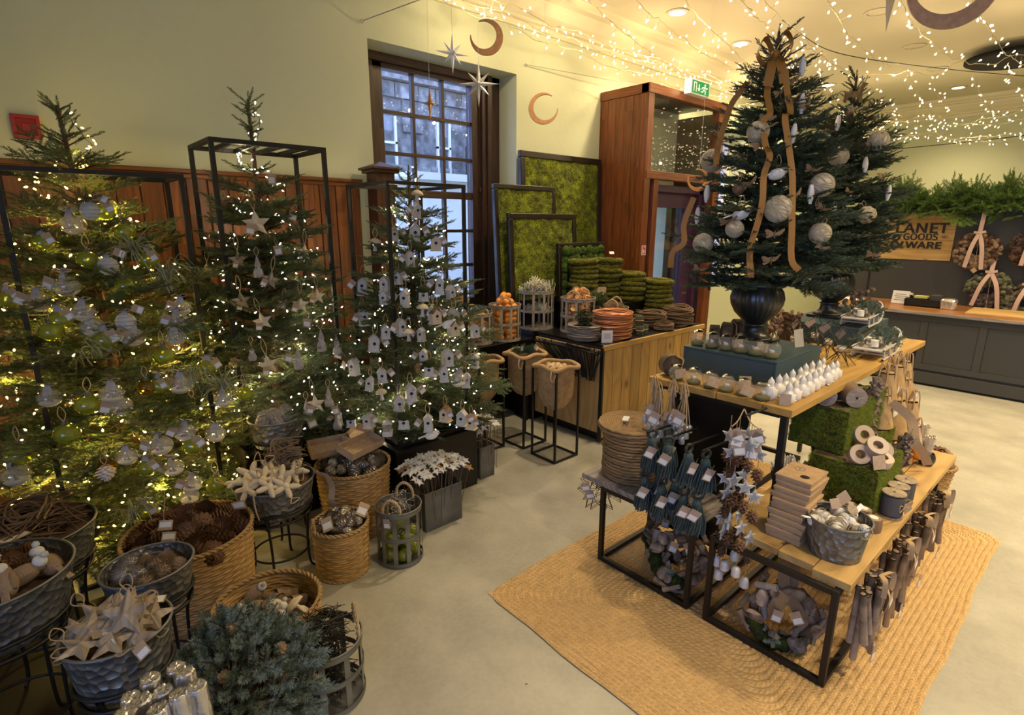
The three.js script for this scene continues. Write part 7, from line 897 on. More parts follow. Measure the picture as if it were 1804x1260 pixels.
// burlap sack contents
pool('sk', 'small brown parcel', 'in the front burlap sack', 'parcel', 'parcels in the front sack'); const parcel = proto('parcel', (o) => part(o, 'parcel', displace(muv(new RoundedBoxGeometry(0.06, 0.04, 0.05, 3, 0.012)), (x, y, z) => 0.006 * n3(x * 90, y * 90, z * 90)), m.rope)); rnd = mulberry(324); heap(3.21, 0.775, -3.055, 0.10, 11, 0.02, [(p) => parcel('sk', p, any(), 1)]);
{ const t = thing('fir_bunch', 'green sprigs filling the second burlap sack', 'greenery', [3.225, 0.83, -3.455]); part(t, 'needles', Array.from({ length: 14 }, (_, i) => T(brush.clone(), Math.cos(i * 2.4) * .10 * Math.sqrt(i / 14), 0, Math.sin(i * 2.4) * .10 * Math.sqrt(i / 14), R(-1, 1), R(0, 6), R(-1, 1), 0.7)), m.needleGreen); addTag(t, 0.05, 0.08, 0.06, 0.9, 0, 1.2); addTag(t, -0.04, 0.09, 0.02, -0.3, 0, 1.0); } 
// black stick basket hung at the end of the pine counter
{ const t = thing('stick_basket', 'flared basket of black sticks hung at the end of the pine counter', 'basket', [3.655, 0.6, -3.24]); rnd = mulberry(325); for (let i = 0; i < 30; i++) { const u = i / 29, z = -0.50 + u * 0.78; part(t, 'stick', rod([R(-.01, .01), R(-.02, .02), -0.08 + u * 0.30], [R(-.03, .0), 0.27 + R(-.01, .02), z], 0.006, 0.007, 6), m.black); } part(t, 'top_band', [tube([[-0.03, 0.25, -0.50], [-0.045, 0.262, -0.1], [-0.03, 0.25, 0.28]], 0.012), tube([[0.015, 0.25, -0.50], [0.02, 0.262, -0.1], [0.015, 0.25, 0.28]], 0.01)], m.black); part(t, 'side_stick', Array.from({ length: 5 }, (_, i) => rod([-0.02, 0, 0.22], [0.02 - i * 0.035, 0.28, 0.30 - i * 0.01], 0.006)), m.black); }

// ------------------------------------------------------------------ goods on the tiered table
m.driftPale = S({ color: new THREE.Color(0.66, 0.63, 0.62), roughness: 0.85, map: barkT });
const bws = proto('bird_ornament', (o) => { birdParts(o, m.feltWhite, 1.1); const gs = []; for (let i = 0; i < 7; i++) gs.push(T(new THREE.TorusGeometry(0.027, 0.0018, 4, 24), -0.02 + i * 0.009, -0.038, 0, 0, PI / 2 + 0.3 * (i % 2 ? 1 : -1), 0)); part(o, 'straw_winding', gs, m.cream); });
const bigConeDark = proto('pine_cone', (o) => part(o, 'scales', bigConeG, m.coneOpen)); m.coneOpen = S({ color: new THREE.Color(0.28, 0.17, 0.10), roughness: 0.75 });
rnd = mulberry(401);
// woven seagrass chargers
{ const g = (() => { const gs = []; for (let i = 0; i < 13; i++) { const r = 0.012 + i * 0.0135; const pts = []; for (let k = 0; k < 48; k++) { const a = k / 48 * 2 * PI, w = k * 1.9 + i; pts.push(V(Math.cos(a) * (r + 0.0015 * Math.sin(w)), 0.0085 + 0.0022 * Math.sin(w * 1.3), Math.sin(a) * (r + 0.0015 * Math.sin(w)))); } gs.push(new THREE.TubeGeometry(new THREE.CatmullRomCurve3(pts, true), 96, 0.0085, 5, true)); } return muv(M1(gs), 2); })();
  const ch = proto('woven_charger', (o) => part(o, 'braid', g, m.seagrass)); m.seagrass = S({ color: new THREE.Color(0.50, 0.44, 0.37), roughness: 0.8, map: juteT, bumpMap: fiberB, bumpScale: 0.002 });
  pool('ch', 'round woven seagrass charger', 'in the stack on the short shelf', 'charger', 'chargers in the stack'); const N = 18; for (let i = 0; i < N; i++) ch('ch', [2.515 + R(-.006, .006) + (i > N - 3 ? -0.015 : 0), SH + 0.001 + i * 0.0178, -1.755 + R(-.006, .006) + (i > N - 3 ? -0.01 : 0)], [R(-.012, .012), R(0, 6), R(-.012, .012)], i > N - 3 ? 1.06 : R(0.97, 1.0));
  const t = thing('price_label', 'small cream label on top of the stack of chargers', 'label', [2.46, SH + 0.345, -1.78], 0.5); part(t, 'card', rbx(0.075, 0.006, 0.035, 0.001), m.paper); part(t, 'string', rod([0.03, 0, 0], [0.13, -0.004, 0.10], 0.0012), m.rope); }
// white glazed figurines in two rows
{ const fig = proto('white_figurine', (o) => { part(o, 'body', displace(lathe([[0, 0], [0.022, 0.001], [0.032, 0.014], [0.033, 0.032], [0.026, 0.050], [0.015, 0.061], [0.0125, 0.068], [0.0155, 0.078], [0.013, 0.088], [0.005, 0.098], [0, 0.107]], 24), () => 0), m.ceramic); part(o, 'beak', T(new THREE.ConeGeometry(0.005, 0.016, 8), -0.013, 0.073, 0, 0, 0, PI / 2 + 0.3), m.ceramic); part(o, 'tail', T(new THREE.ConeGeometry(0.010, 0.035, 8), 0.030, 0.030, 0, 0, 0, -0.9), m.ceramic); part(o, 'wing', [T(new THREE.SphereGeometry(0.016, 12, 8), 0.004, 0.034, 0.024, 0.2, 0, 0.6, [1.3, .8, .45]), T(new THREE.SphereGeometry(0.016, 12, 8), 0.004, 0.034, -0.024, -0.2, 0, 0.6, [1.3, .8, .45])], m.ceramic); part(o, 'foot', [ball(0.008, -0.022, 0.005, 0.013, [1.4, .6, 1], 10, 6), ball(0.008, -0.022, 0.005, -0.013, [1.4, .6, 1], 10, 6)], m.ceramic); });
  pool('fa', 'white glazed bird figurine', 'in the front row', 'figurine', 'figurines in the front row'); pool('fb', 'white glazed bird figurine', 'in the back row', 'figurine', 'figurines in the back row');
  for (let i = 0; i < 9; i++) { fig('fa', [2.635 + i * 0.082, TT + 0.0005, -0.985 + R(-.008, .008)], [0, R(-.5, .3), 0], R(.95, 1.08)); fig('fb', [2.64 + i * 0.084, TT + 0.0005, -1.065 + R(-.006, .006)], [0, R(-.5, .3), 0], R(.95, 1.08)); }
  const t = thing('price_tag', 'pinkish paper tag leaning on the first white figurine', 'price tag', [2.585, TT + 0.002, -0.972], -1.05); part(t, 'card', rbx(0.05, 0.055, 0.002, 0.0005, 0, 0.028, 0).rotateX(-0.2), m.kraftDull); }
// glass globes with little scenes
{ const globe = proto('glass_globe', (o) => { const g = new THREE.SphereGeometry(0.043, 26, 18, 0.55, 2 * PI - 1.1).translate(0, 0.041, 0); part(o, 'globe', g, m.glassCrown); part(o, 'moss_bed', displace(muv(ball(0.032, 0, 0.012, 0, [1, 0.38, 1], 16, 10)), (x, y, z) => 0.006 * n3(x * 200, y * 200, z * 200)), m.mossDry); part(o, 'tiny_animal', [ball(0.011, 0, 0.031, 0, [1.5, .9, .8], 10, 8), ball(0.006, 0.015, 0.042, 0), rod([-.01, .012, .004], [-.009, .03, .004], .0022), rod([.01, .012, .004], [.009, .03, .004], .0022)], m.cream); part(o, 'silver_cap', lathe([[0.0, 0.088], [0.012, 0.087], [0.022, 0.082], [0.026, 0.076]], 20), m.mirror); });
  m.glassCrown = P({ color: new THREE.Color(0.94, 0.95, 0.95), roughness: 0.02, transmission: 0.92, thickness: 0, ior: 1.6, clearcoat: 1, side: THREE.DoubleSide }); m.mossDry = S({ color: new THREE.Color(0.17, 0.15, 0.05), roughness: 1, bumpMap: fiberB, bumpScale: 0.004 });
  pool('ga', 'clear glass globe with silver cap', 'below the blue box', 'glass globe', 'globes below the blue box'); pool('gb', 'clear glass globe with silver cap', 'on the blue box', 'glass globe', 'globes on the blue box');
  for (const z of [-1.56, -1.455, -1.36, -1.27, -1.18, -1.085]) globe('ga', [2.60, TT + 0.001, z], [0, R(2.2, 3.4), 0], R(1, 1.1)); for (const z of [-1.615, -1.525, -1.44, -1.355, -1.27, -1.185]) globe('gb', [2.89, 1.2665, z], [0, R(2.2, 3.4), 0], R(1, 1.1));
  for (const [p, l, r] of [[[2.545, TT + 0.055, -1.505], 'kraft tag on the left glass globes of the lower row', .3], [[2.545, TT + 0.05, -1.315], 'kraft tag on the middle glass globes of the lower row', -.2], [[2.53, TT + 0.05, -1.13], 'kraft tag on the right glass globes of the lower row', -.3], [[2.69, TT + 0.05, -1.22], 'kraft and white tag leaning on the blue box behind the lower globes', .1], [[2.985, 1.292, -1.42], 'kraft tag lying behind the globes on the blue box', .2], [[2.99, 1.292, -1.28], 'kraft tag behind the right globes on the blue box', -.1]]) { const t = thing('price_tag', l, 'price tag', p, -1.3); part(t, 'card', rbx(0.058, 0.05, 0.002, 0.0005).rotateX(-.5).rotateZ(r), m.kraft); } }
// rolled dark felt / bark coils
{ const roll = proto('bark_roll', (o) => { const gs = []; for (let i = 0; i < 7; i++) gs.push(lathe([[0.012 + i * .0075, -0.03], [0.018 + i * .0075, -0.031], [0.018 + i * .0075, 0.031], [0.012 + i * .0075, 0.03]], 32)); part(o, 'layers', gs.map((g) => muv(T(g, 0, 0.064, 0, PI / 2))), m.bark); part(o, 'tie', tube([[0.02, 0.12, 0.035], [0.06, 0.10, 0.04], [0.05, 0.05, 0.045], [0.08, 0.02, 0.04]], 0.004), m.rope); });
  pool('rl', 'dark brown bark roll', 'on the display table', 'roll', 'bark rolls'); roll('rl', [2.66, TT + 0.001, -1.64], [0, -0.6, 0], 0.95); roll('rl', [3.05, 1.2665, -1.60], [0, 0.6, 0], 0.8); roll('rl', [3.13, 1.2665, -1.56], [0, 0.2, 0], 0.9); roll('rl', [3.36, 1.2665, -1.61], [0, 0.9, 0], 0.8); }
{ const t = thing('price_card', 'tall cream price card standing at the right corner of the blue box', 'card', [3.27, 1.2665, -1.19], -0.8); part(t, 'card', rbx(0.05, 0.105, 0.002, 0.0005, 0, 0.055, 0).rotateZ(0.18), m.cream); }
// wire tealight holders
{ const hold = proto('tealight_holder', (o) => { const gs = [], H = 0.17; for (let i = 0; i < 6; i++) { const a = i * PI / 3, b = a + PI / 6, A = [Math.cos(a) * .085, 0.003, Math.sin(a) * .085], M2 = [Math.cos(b) * .022, 0.075, Math.sin(b) * .022], M3 = [Math.cos(b + 1) * .05, 0.085, Math.sin(b + 1) * .05], B = [Math.cos(a) * .075, H, Math.sin(a) * .075]; gs.push(rod(A, M2, .0022, .0022, 4), rod(M2, M3, .002, .002, 4), rod(M3, B, .0022, .0022, 4), rod(A, [Math.cos(a - PI / 3 + PI / 6) * .022, 0.075, Math.sin(a - PI / 3 + PI / 6) * .022], .0022, .0022, 4)); if (i % 2 === 0) gs.push(rod(B, [0, H + .07, 0], .002, .002, 4)); } part(o, 'wire_frame', gs, m.black); part(o, 'glass_cup', lathe([[0, 0.078], [0.022, 0.078], [0.027, 0.115], [0.025, 0.115], [0.020, 0.082], [0, 0.082]], 22), m.glass); part(o, 'wax', new THREE.CylinderGeometry(0.021, 0.02, 0.02, 20).translate(0, 0.092, 0), m.wax); addTag(o, 0.012, H + 0.045, 0.012, 0.7, 0.3, 1.25, m.kraftDull); });
  pool('tl', 'black wire tealight holder with kraft tag', 'right of the blue box', 'candle holder', 'wire tealight holders'); for (const [x, z, r] of [[3.50, -1.20, .2], [3.66, -1.09, .9], [3.60, -1.34, 0], [3.82, -1.22, 1.4], [3.78, -1.42, .6], [3.98, -1.36, 2]]) hold('tl', [x, TT + 0.001, z], [0, r, 0], 1.0); }
// silver sledges with greenery and candles
{ const sled = proto('silver_sledge', (o) => { for (const s of [-1, 1]) part(o, 'runner', tube([[-0.22, 0.012, s * .085], [0.0, 0.008, s * .085], [0.16, 0.012, s * .085], [0.25, 0.06, s * .08], [0.275, 0.12, s * .06], [0.25, 0.145, s * .03]], 0.008, 40, 6), m.whiteMetal); part(o, 'deck', [rbox2(-0.22, 0.2, 0.055, 0.065, -0.08, 0.08, 0.003), tube([[-.22, .07, -.085], [0.1, .075, -.085], [.24, .11, -.07]], .005), tube([[-.22, .07, .085], [0.1, .075, .085], [.24, .11, .07]], .005)], m.whiteMetal); for (const x of [-0.18, -0.05, 0.10]) part(o, 'strut', [rod([x, .01, .085], [x, .06, .08], .006), rod([x, .01, -.085], [x, .06, -.08], .006), rod([x, .035, -.085], [x, .035, .085], .005)], m.whiteMetal); part(o, 'fir_sprigs', Array.from({ length: 14 }, (_, i) => T(brush.clone(), -0.18 + i * 0.032, 0.07, R(-.06, .06), R(-1.3, 1.3), R(0, 6), R(-1.3, 1.3), 0.75)), m.needleBlue2); for (const [x, z] of [[-.15, .02], [-.07, -.02], [.01, .025]]) part(o, 'candle_cup', [new THREE.CylinderGeometry(.022, .022, .04, 16).translate(x, .095, z)], m.wax); part(o, 'cones', Array.from({ length: 6 }, (_, i) => T(smallConeGeo.clone(), -0.15 + i * .06, .08, .05 * (i % 2 ? 1 : -1), R(0, 6), R(0, 6), 0, .7)), m.coneDry); });
  pool('sl', 'silver metal sledge of fir sprigs and candles', 'at the right end of the table', 'sledge', 'silver sledges'); rnd = mulberry(402); sled('sl', [4.13, TT + 0.002, -1.03], [0, 0.05, 0], 1.05); sled('sl', [4.42, 1.267, -1.22], [0, 0.08, 0], 1.0); }
// dried seed heads behind the front urn
{ rnd = mulberry(403); const bunch = (label, x, y, z, n, mat, mat2) => { const t = thing('dried_bunch', label, 'dried flowers', [x, y, z]); const st = [], hd = []; for (let i = 0; i < n; i++) { const a = R(0, 6.28), r = R(0.02, .11), h = R(.08, .22); st.push(rod([Math.cos(a) * r * .4, 0, Math.sin(a) * r * .4], [Math.cos(a) * r, h, Math.sin(a) * r], .002, .0015, 4)); hd.push(T(smallConeGeo.clone(), Math.cos(a) * r, h, Math.sin(a) * r, R(0, 6), R(0, 6), R(0, 6), R(.5, .95))); } part(t, 'stems', st, m.twig).userData.kind = 'stuff'; part(t, 'seed_heads', hd, mat).userData.kind = 'stuff'; return t; };
  bunch('bunch of pale dried seed heads right of the front urn', 3.72, TT + 0.001, -1.60, 46, m.coneDry); bunch('bunch of brown dried seed heads behind the front urn', 3.98, TT + 0.001, -1.55, 46, m.cone); bunch('bunch of dark dried seed heads before the rear urn', 4.12, TT + 0.001, -1.62, 40, m.coneDry); bunch('pale dried seed heads beside the rear urn', 4.72, 1.267, -1.36, 30, m.coneDry);
  const d = thing('dark_bottle', 'dark green rectangular box standing among the dried bunches', 'box', [3.56, TT + 0.001, -1.56], -0.4); part(d, 'box', rbx(0.09, 0.24, 0.05, 0.004, 0, 0.12, 0), S({ color: new THREE.Color(0.04, 0.07, 0.04), roughness: 0.6 })); part(d, 'lid', rbx(0.094, 0.02, 0.054, 0.004, 0, 0.25, 0), m.charcoal); }
// hanging bells, tassels and garlands along the front
{ rnd = mulberry(404); const bells = proto('bell_bunch', (o) => { const cords = [], bl = []; for (let i = 0; i < 11; i++) { const a = i * 0.571, r = 0.018 + 0.020 * (i % 3) / 2, L = 0.165 + 0.05 * ((i * 7) % 5) / 5, x = Math.cos(a) * r, z = Math.sin(a) * r; cords.push(tube([[0, 0, 0], [x * .5, -L * .45, z * .5], [x, -L, z]], 0.0028, 10, 4)); part(o, 'bell', [T(lathe([[0.004, 0.0], [0.010, -0.003], [0.0135, -0.010], [0.0145, -0.034], [0.013, -0.036], [0.011, -0.012]], 14), x, -L, z), T(new THREE.SphereGeometry(0.005, 8, 6), x, -L - 0.034, z)], m.bellMetal); } part(o, 'cords', cords, m.rope); part(o, 'cord_loops', [tube([[0, 0.0, 0], [-.022, -.03, .01], [0, .035, .012], [.022, -.03, .012], [0, 0, .012]], .003), tube([[0, 0.0, .01], [-.012, -.05, .02], [0, .03, .022], [.012, -.05, .02], [0, 0, .012]], .003)], m.rope); addTag(o, -0.022, -0.10, 0.045, 0.45, 0.3, 1.25, m.kraftDull); addTag(o, 0.02, -0.085, 0.05, -0.4, 0.4, 1.2, m.kraftDull); });
  m.bellMetal = S({ color: new THREE.Color(0.52, 0.54, 0.56), roughness: 0.35, metalness: 0.7 });
  pool('be', 'bunch of small silver bells on twine', 'hanging at the upper table front', 'bells', 'bell bunches'); for (const [z, x] of [[-1.625, 2.50], [-1.52, 2.505], [-1.44, 2.50], [-1.565, 2.46]]) bells('be', [x, TT - 0.005 - (x < 2.49 ? 0.02 : 0), z], [0, -1.2 + R(-.4, .4), 0], 1.2);
  const tas = proto('tassel', (o) => { const gs = []; const q = mulberry(6); for (let i = 0; i < 44; i++) { const a = i * 2.4, r = 0.019 * Math.sqrt((i + .5) / 44), e = 0.047 * Math.sqrt((i + .5) / 44) * (0.8 + q() * .4), L = 0.125 + q() * .025; gs.push(tube([[Math.cos(a) * r, -0.055, Math.sin(a) * r], [Math.cos(a) * (r + e) * .6, -0.055 - L * .5, Math.sin(a) * (r + e) * .6], [Math.cos(a + .3) * e, -0.055 - L, Math.sin(a + .3) * e]], 0.0034, 6, 4)); } part(o, 'strands', gs, m.tassel); part(o, 'head', displace(muv(lathe([[0, -0.018], [0.014, -0.022], [0.021, -0.036], [0.022, -0.05], [0.018, -0.064], [0.020, -0.066], [0.020, -0.074], [0.017, -0.076]], 24)), (x, y, z) => 0.002 * n3(x * 200, y * 90, z * 200)), m.tassel); part(o, 'ring', torus(0.021, 0.007, 0, 0, 0, 0, 0.4, 0, 28, 8), m.tasselWood); addTag(o, 0.015, -0.045, 0.045, -0.45, 0.2, 1.25, m.kraftDull); });
  m.tasselWood = S({ color: new THREE.Color(0.02, 0.026, 0.026), roughness: 0.6 });
  pool('ta', 'dark teal yarn tassel with wooden ring', 'in the upper row of pegs', 'tassel', 'tassels in the upper row'); pool('tb', 'dark teal yarn tassel with wooden ring', 'in the lower row of pegs', 'tassel', 'tassels in the lower row');
  for (const [z, x, y] of [[-1.50, 2.31, .905], [-1.46, 2.40, .90], [-1.39, 2.29, .905], [-1.27, 2.28, .905], [-1.19, 2.30, .895]]) tas('ta', [x, y - 0.008, z], [0, -1 + R(-.5, .5), 0], [1.12, R(.97, 1.04), 1.12]); for (const [z, x, y] of [[-1.51, 2.285, .685], [-1.475, 2.36, .685], [-1.40, 2.275, .68], [-1.37, 2.35, .685], [-1.27, 2.27, .68], [-1.20, 2.275, .685]]) tas('tb', [x, y - 0.008, z], [0, -1 + R(-.5, .5), 0], [1.12, R(.97, 1.04), 1.12]);
  const gar = proto('star_garland', (o) => { const q = mulberry(8); part(o, 'twine', rod([0, 0, 0], [0, -0.72, 0], 0.0016, 0.0016, 4), m.rope); let y = -0.10; const fs = extr(Array.from({ length: 10 }, (_, i) => { const a = PI / 2 + i * PI / 5, k = i % 2 ? 0.017 : 0.040; return [Math.cos(a) * k, Math.sin(a) * k]; }), 0.006, 0.0015); muv(fs); for (let k = 0; k < 3; k++) { const st = part(o, 'zinc_star', T(fs.clone(), 0, y, 0, 0, k * 0.7 - .4, 0), m.starMetal); part(st, 'inner_star', T(fs.clone().scale(0.62, 0.62, 1.9), 0, y, 0, 0, k * 0.7 - .4, 0), m.starInner); part(o, 'cone', T(smallConeGeo.clone(), 0, y - 0.10, 0, PI, 0, 0, 1.25), m.cone); y -= 0.205; } part(o, 'bell', T(lathe([[0.004, 0.0], [0.015, -0.004], [0.020, -0.016], [0.021, -0.048], [0.019, -0.05], [0.016, -0.018]], 18), 0, -0.715, 0), m.bellWhite); });
  m.starMetal = S({ color: new THREE.Color(0.58, 0.60, 0.62), roughness: 0.45, metalness: 0.35 }); m.starInner = S({ color: new THREE.Color(0.34, 0.36, 0.39), roughness: 0.6, metalness: 0.3, bumpMap: hammerB, bumpScale: 0.002 }); m.bellWhite = S({ color: new THREE.Color(0.62, 0.62, 0.64), roughness: 0.5, metalness: 0.3 });
  pool('gr', 'garland of zinc stars, cones and a bell', 'hanging at the table corner', 'garland', 'star garlands'); for (const [x, z, y] of [[2.30, -1.045, 1.115], [2.33, -1.10, 1.10], [2.29, -0.985, 1.10], [2.36, -1.03, 1.12], [2.37, -1.09, 1.06], [2.35, -0.965, 1.05], [2.31, -1.075, 1.03]]) gar('gr', [x, y, z], [0, -1.1 + R(-.4, .4), 0], R(.97, 1.03));
  { const t = thing('tag_bunch', 'cluster of printed kraft tags tied at the top of the star garlands', 'price tags', [2.30, 1.10, -1.03], -1.0); for (const [x, y, r] of [[-.05, -.02, .5], [-.01, -.03, -.2], [.04, -.01, .35], [.08, -.03, -.5], [-.02, -.07, .2], [.05, -.08, -.1]]) addTag(t, x, y, 0.03, r, 0, 1.5, m.kraftDull); part(t, 'twine', [tube([[0, .05, -.02], [-.03, 0, .02], [-.05, -.02, .03]], .003), tube([[0, .05, -.02], [.03, 0, .02], [.08, -.03, .03]], .003)], m.rope); } }
// wire stars hung under the short shelf
{ const ws = proto('wire_star', (o) => { const f = []; for (let i = 0; i < 10; i++) { const p = (k) => { const a = PI / 2 + k * PI / 5, r = k % 2 ? 0.048 : 0.115; return [Math.cos(a) * r, Math.sin(a) * r - 0.11]; }, A = p(i), B = p((i + 1) % 10); for (const d of [-.012, .012]) f.push(rod([A[0], A[1], d], [B[0], B[1], d], .0018, .0018, 4)); f.push(rod([A[0], A[1], -.012], [A[0], A[1], .012], .0015, .0015, 4)); } part(o, 'wire_frame', f, m.black); });
  pool('ws', 'black wire star frame', 'hanging under the charger shelf', 'wire star', 'black wire stars'); rnd = mulberry(405); for (const [x, z, r] of [[2.34, -1.90, .1], [2.36, -1.87, .3], [2.40, -1.91, -.2], [2.46, -1.89, .2], [2.62, -1.93, .9], [2.66, -1.90, 1.2], [2.70, -1.86, 1.0], [2.52, -1.93, .5]]) ws('ws', [x, SH - 0.032, z], [0, r - 1.2, R(-.15, .15)], R(.9, 1.05));
  for (const [x, y, z, l] of [[2.28, .47, -1.92, 'upper kraft tag'], [2.30, .42, -1.90, 'lower kraft tag']]) { const t = thing('price_tag', l + ' hanging with the black wire stars', 'price tag', [x, y, z], -1.0); part(t, 'card', rbx(0.05, 0.055, 0.002, 0.0005, 0, -0.03, 0).rotateZ(0.3), m.kraftDull); part(t, 'sticker', bx(0.04, 0.022, 0.001, 0, -0.035, 0.0016).rotateZ(0.3), m.paper); part(t, 'string', rod([0, 0, 0], [0, 0.06, 0], .0012), m.rope); } }
// driftwood wreaths inside the frames
function driftWreath(label, pos, rx, ry, seed, ribbon) { const t = thing('driftwood_wreath', label, 'wreath', pos, ry); t.rotation.order = 'YXZ'; t.rotation.x = rx; rnd = mulberry(seed); const R0 = 0.13;
  for (let i = 0; i < 44; i++) { const a = R(0, 6.28), rr = R0 + R(-.05, .05), L = R(.05, .10), w = R(.009, .02), g = muv(T(new THREE.CylinderGeometry(w * .8, w, L, 7), 0, 0, 0)); displace(g, (x, y, z) => 0.004 * n3(x * 90, y * 50, z * 90)); T(g, Math.cos(a) * rr, Math.sin(a) * rr, R(-.02, .045), R(-.7, .7), R(-.6, .6), a + R(-.7, .7)); part(t, i % 3 ? 'driftwood_stick' : 'driftwood_chip', g, i % 4 ? m.drift : m.greyWood); }
  for (let i = 0; i < 9; i++) { const a = R(0, 6.28), g = T(new THREE.SphereGeometry(R(.022, .034), 12, 8), Math.cos(a) * R0, Math.sin(a) * R0, .045, R(-.5, .5), R(-.5, .5), R(0, 3), [1.4, 1, .5]); part(t, 'driftwood_disc', muv(displace(g, (x, y, z) => .003 * n3(x * 80, y * 80, z * 80))), m.drift); }
  const mo = []; for (let i = 0; i < 6; i++) { const a = 3.5 + i * .25; mo.push(displace(muv(ball(.032, Math.cos(a) * R0 * 1.05, Math.sin(a) * R0 * 1.05, .03, [1, 1, .7], 14, 10)), (x, y, z) => .014 * n3(x * 110, y * 110, z * 110))); } part(t, 'moss', mo, m.mossDeep); part(t, 'small_star', [T(starG(.026, .011, .007), -.03, -.09, .07), T(starG(.024, .01, .007), .05, .06, .07)], m.paleWood); part(t, 'fir_tuft', T(brush.clone(), -.02, -.13, .04, .9, 0, .4, .7), m.needleBlue); part(t, 'ring', torus(R0, .022, 0, 0, 0, 0), m.twig);
  if (ribbon) part(t, 'ribbon', [strip([[-.02, .34, .0], [-.025, .22, .03], [-.01, .12, .05]], .05, V(1, 0, 0)), strip([[.02, .34, .0], [.02, .2, .02], [.0, .12, .04]], .05, V(1, 0, .3)), strip([[-.01, .13, .06], [-.05, .05, .08], [-.03, 0, .07]], .06, V(1, 0, 0)), strip([[0, .13, .06], [.05, .06, .075], [.06, .0, .07]], .05, V(1, 0, 0))], m.linen); else part(t, 'ribbon', strip([[0, .17, .04], [0.02, .22, .05], [.04, .28, .03]], .07, V(1, 0, 0)), m.linen);
  addTag(t, .02, .08, .09, .5, 0, 1.3, m.kraft); addTag(t, -.03, .07, .09, -.2, 0, 1.2, m.kraft); return t; }
m.linen = S({ color: new THREE.Color(0.40, 0.35, 0.31), roughness: 0.9, map: burlapT });
driftWreath('driftwood wreath leaning in the left frame, with moss and small stars', [2.62, 0.17, -1.53], -0.9, -0.95, 411, false); driftWreath('second driftwood wreath lying against the first in the left frame', [2.47, 0.16, -1.37], -0.75, -1.15, 413, false); driftWreath('driftwood wreath hung by a linen ribbon in the right frame', [2.43, 0.17, -0.80], -0.10, -1.1, 412, true);
// kraft gift boxes in a stack
{ const bxp = proto('kraft_box', (o) => { part(o, 'tray', rbx(0.20, 0.022, 0.155, 0.002, 0, 0.011, 0), m.kraftBox); part(o, 'lid', rbx(0.206, 0.014, 0.161, 0.002, 0, 0.0265, 0), m.kraftBox); part(o, 'round_window', T(new THREE.CylinderGeometry(0.020, 0.020, 0.001, 24), -0.045, 0.0338, 0.03), m.black); part(o, 'stamp', [torus(0.022, 0.0012, 0.03, 0.0338, -0.02), torus(0.004, 0.0015, 0.03, 0.0338, -0.02)], m.print); });
  m.kraftBox = S({ color: new THREE.Color(0.60, 0.40, 0.22), roughness: 0.75, map: cardT }); pool('kb', 'flat kraft gift box', 'in the stack beside the zinc bucket', 'box', 'kraft boxes in the stack'); rnd = mulberry(421); for (let i = 0; i < 11; i++) bxp('kb', [2.545 + R(-.008, .008) + i * 0.004, SH + 0.001 + i * 0.0274, -0.86 + R(-.008, .008)], [0, R(-.05, .05), 0], [1, 0.8, 1]); bxp('kb', [2.69, SH + 0.001, -0.80], [0, 0.3, 0], 0.9); }
// zinc bucket of white wrapped birds
zincTub('zinc bucket of white birds at the near corner of the pine shelf', 2.535, SH + 0.001, -0.665, 0.128, 0.178, { fill: 0.05, sx: 1.0 });
pool('wb', 'straw-wrapped white bird', 'in the near zinc bucket', 'bird ornament', 'white birds in the bucket'); rnd = mulberry(422); heap(2.535, SH + 0.175, -0.665, 0.10, 9, 0.02, [(p) => bws('wb', p, tip(.7), R(1.0, 1.25))]);
{ const t = thing('price_tag', 'kraft tags and a slice of wood in the bucket of white birds', 'price tag', [2.565, SH + 0.195, -0.69], -0.5); part(t, 'card', [rbx(0.05, 0.045, 0.002, 0.0005, 0, 0.02, 0).rotateX(-.5), rbx(0.055, 0.05, 0.002, 0.0005, 0.06, 0.015, -0.01).rotateX(-.4).rotateZ(.5)], m.kraftDull); part(t, 'wood_slice', T(new THREE.CylinderGeometry(.025, .025, .006, 18), .045, .01, .04, .8), m.paleWood); }
// bark pot of white coral, log tealights, spools, tapes
{ const t = thing('bark_bowl', 'bark bowl of white coral sprigs behind the kraft boxes', 'bowl', [3.0, SH + 0.001, -1.065]); part(t, 'bowl', displace(muv(lathe([[0, 0], [.06, 0], [.078, .06], [.082, .10], [.074, .10], [.06, .02], [0, .02]], 32)), (x, y, z) => .008 * n3(x * 60, y * 30, z * 60)), m.bark); rnd = mulberry(431); const gs = []; for (let i = 0; i < 70; i++) { const a = R(0, 6.28), r = .085 * Math.sqrt(rnd()), h = .10 + .06 * rnd() + .05 * (1 - r / .085); const A = [Math.cos(a) * r * .7, .08, Math.sin(a) * r * .7], B = [Math.cos(a) * r * 1.1, h, Math.sin(a) * r * 1.1]; gs.push(rod(A, B, .006, .005, 6), ball(.007, ...B, [1, 1.2, 1], 7, 5)); } part(t, 'coral', gs, m.white).userData.kind = 'stuff'; }
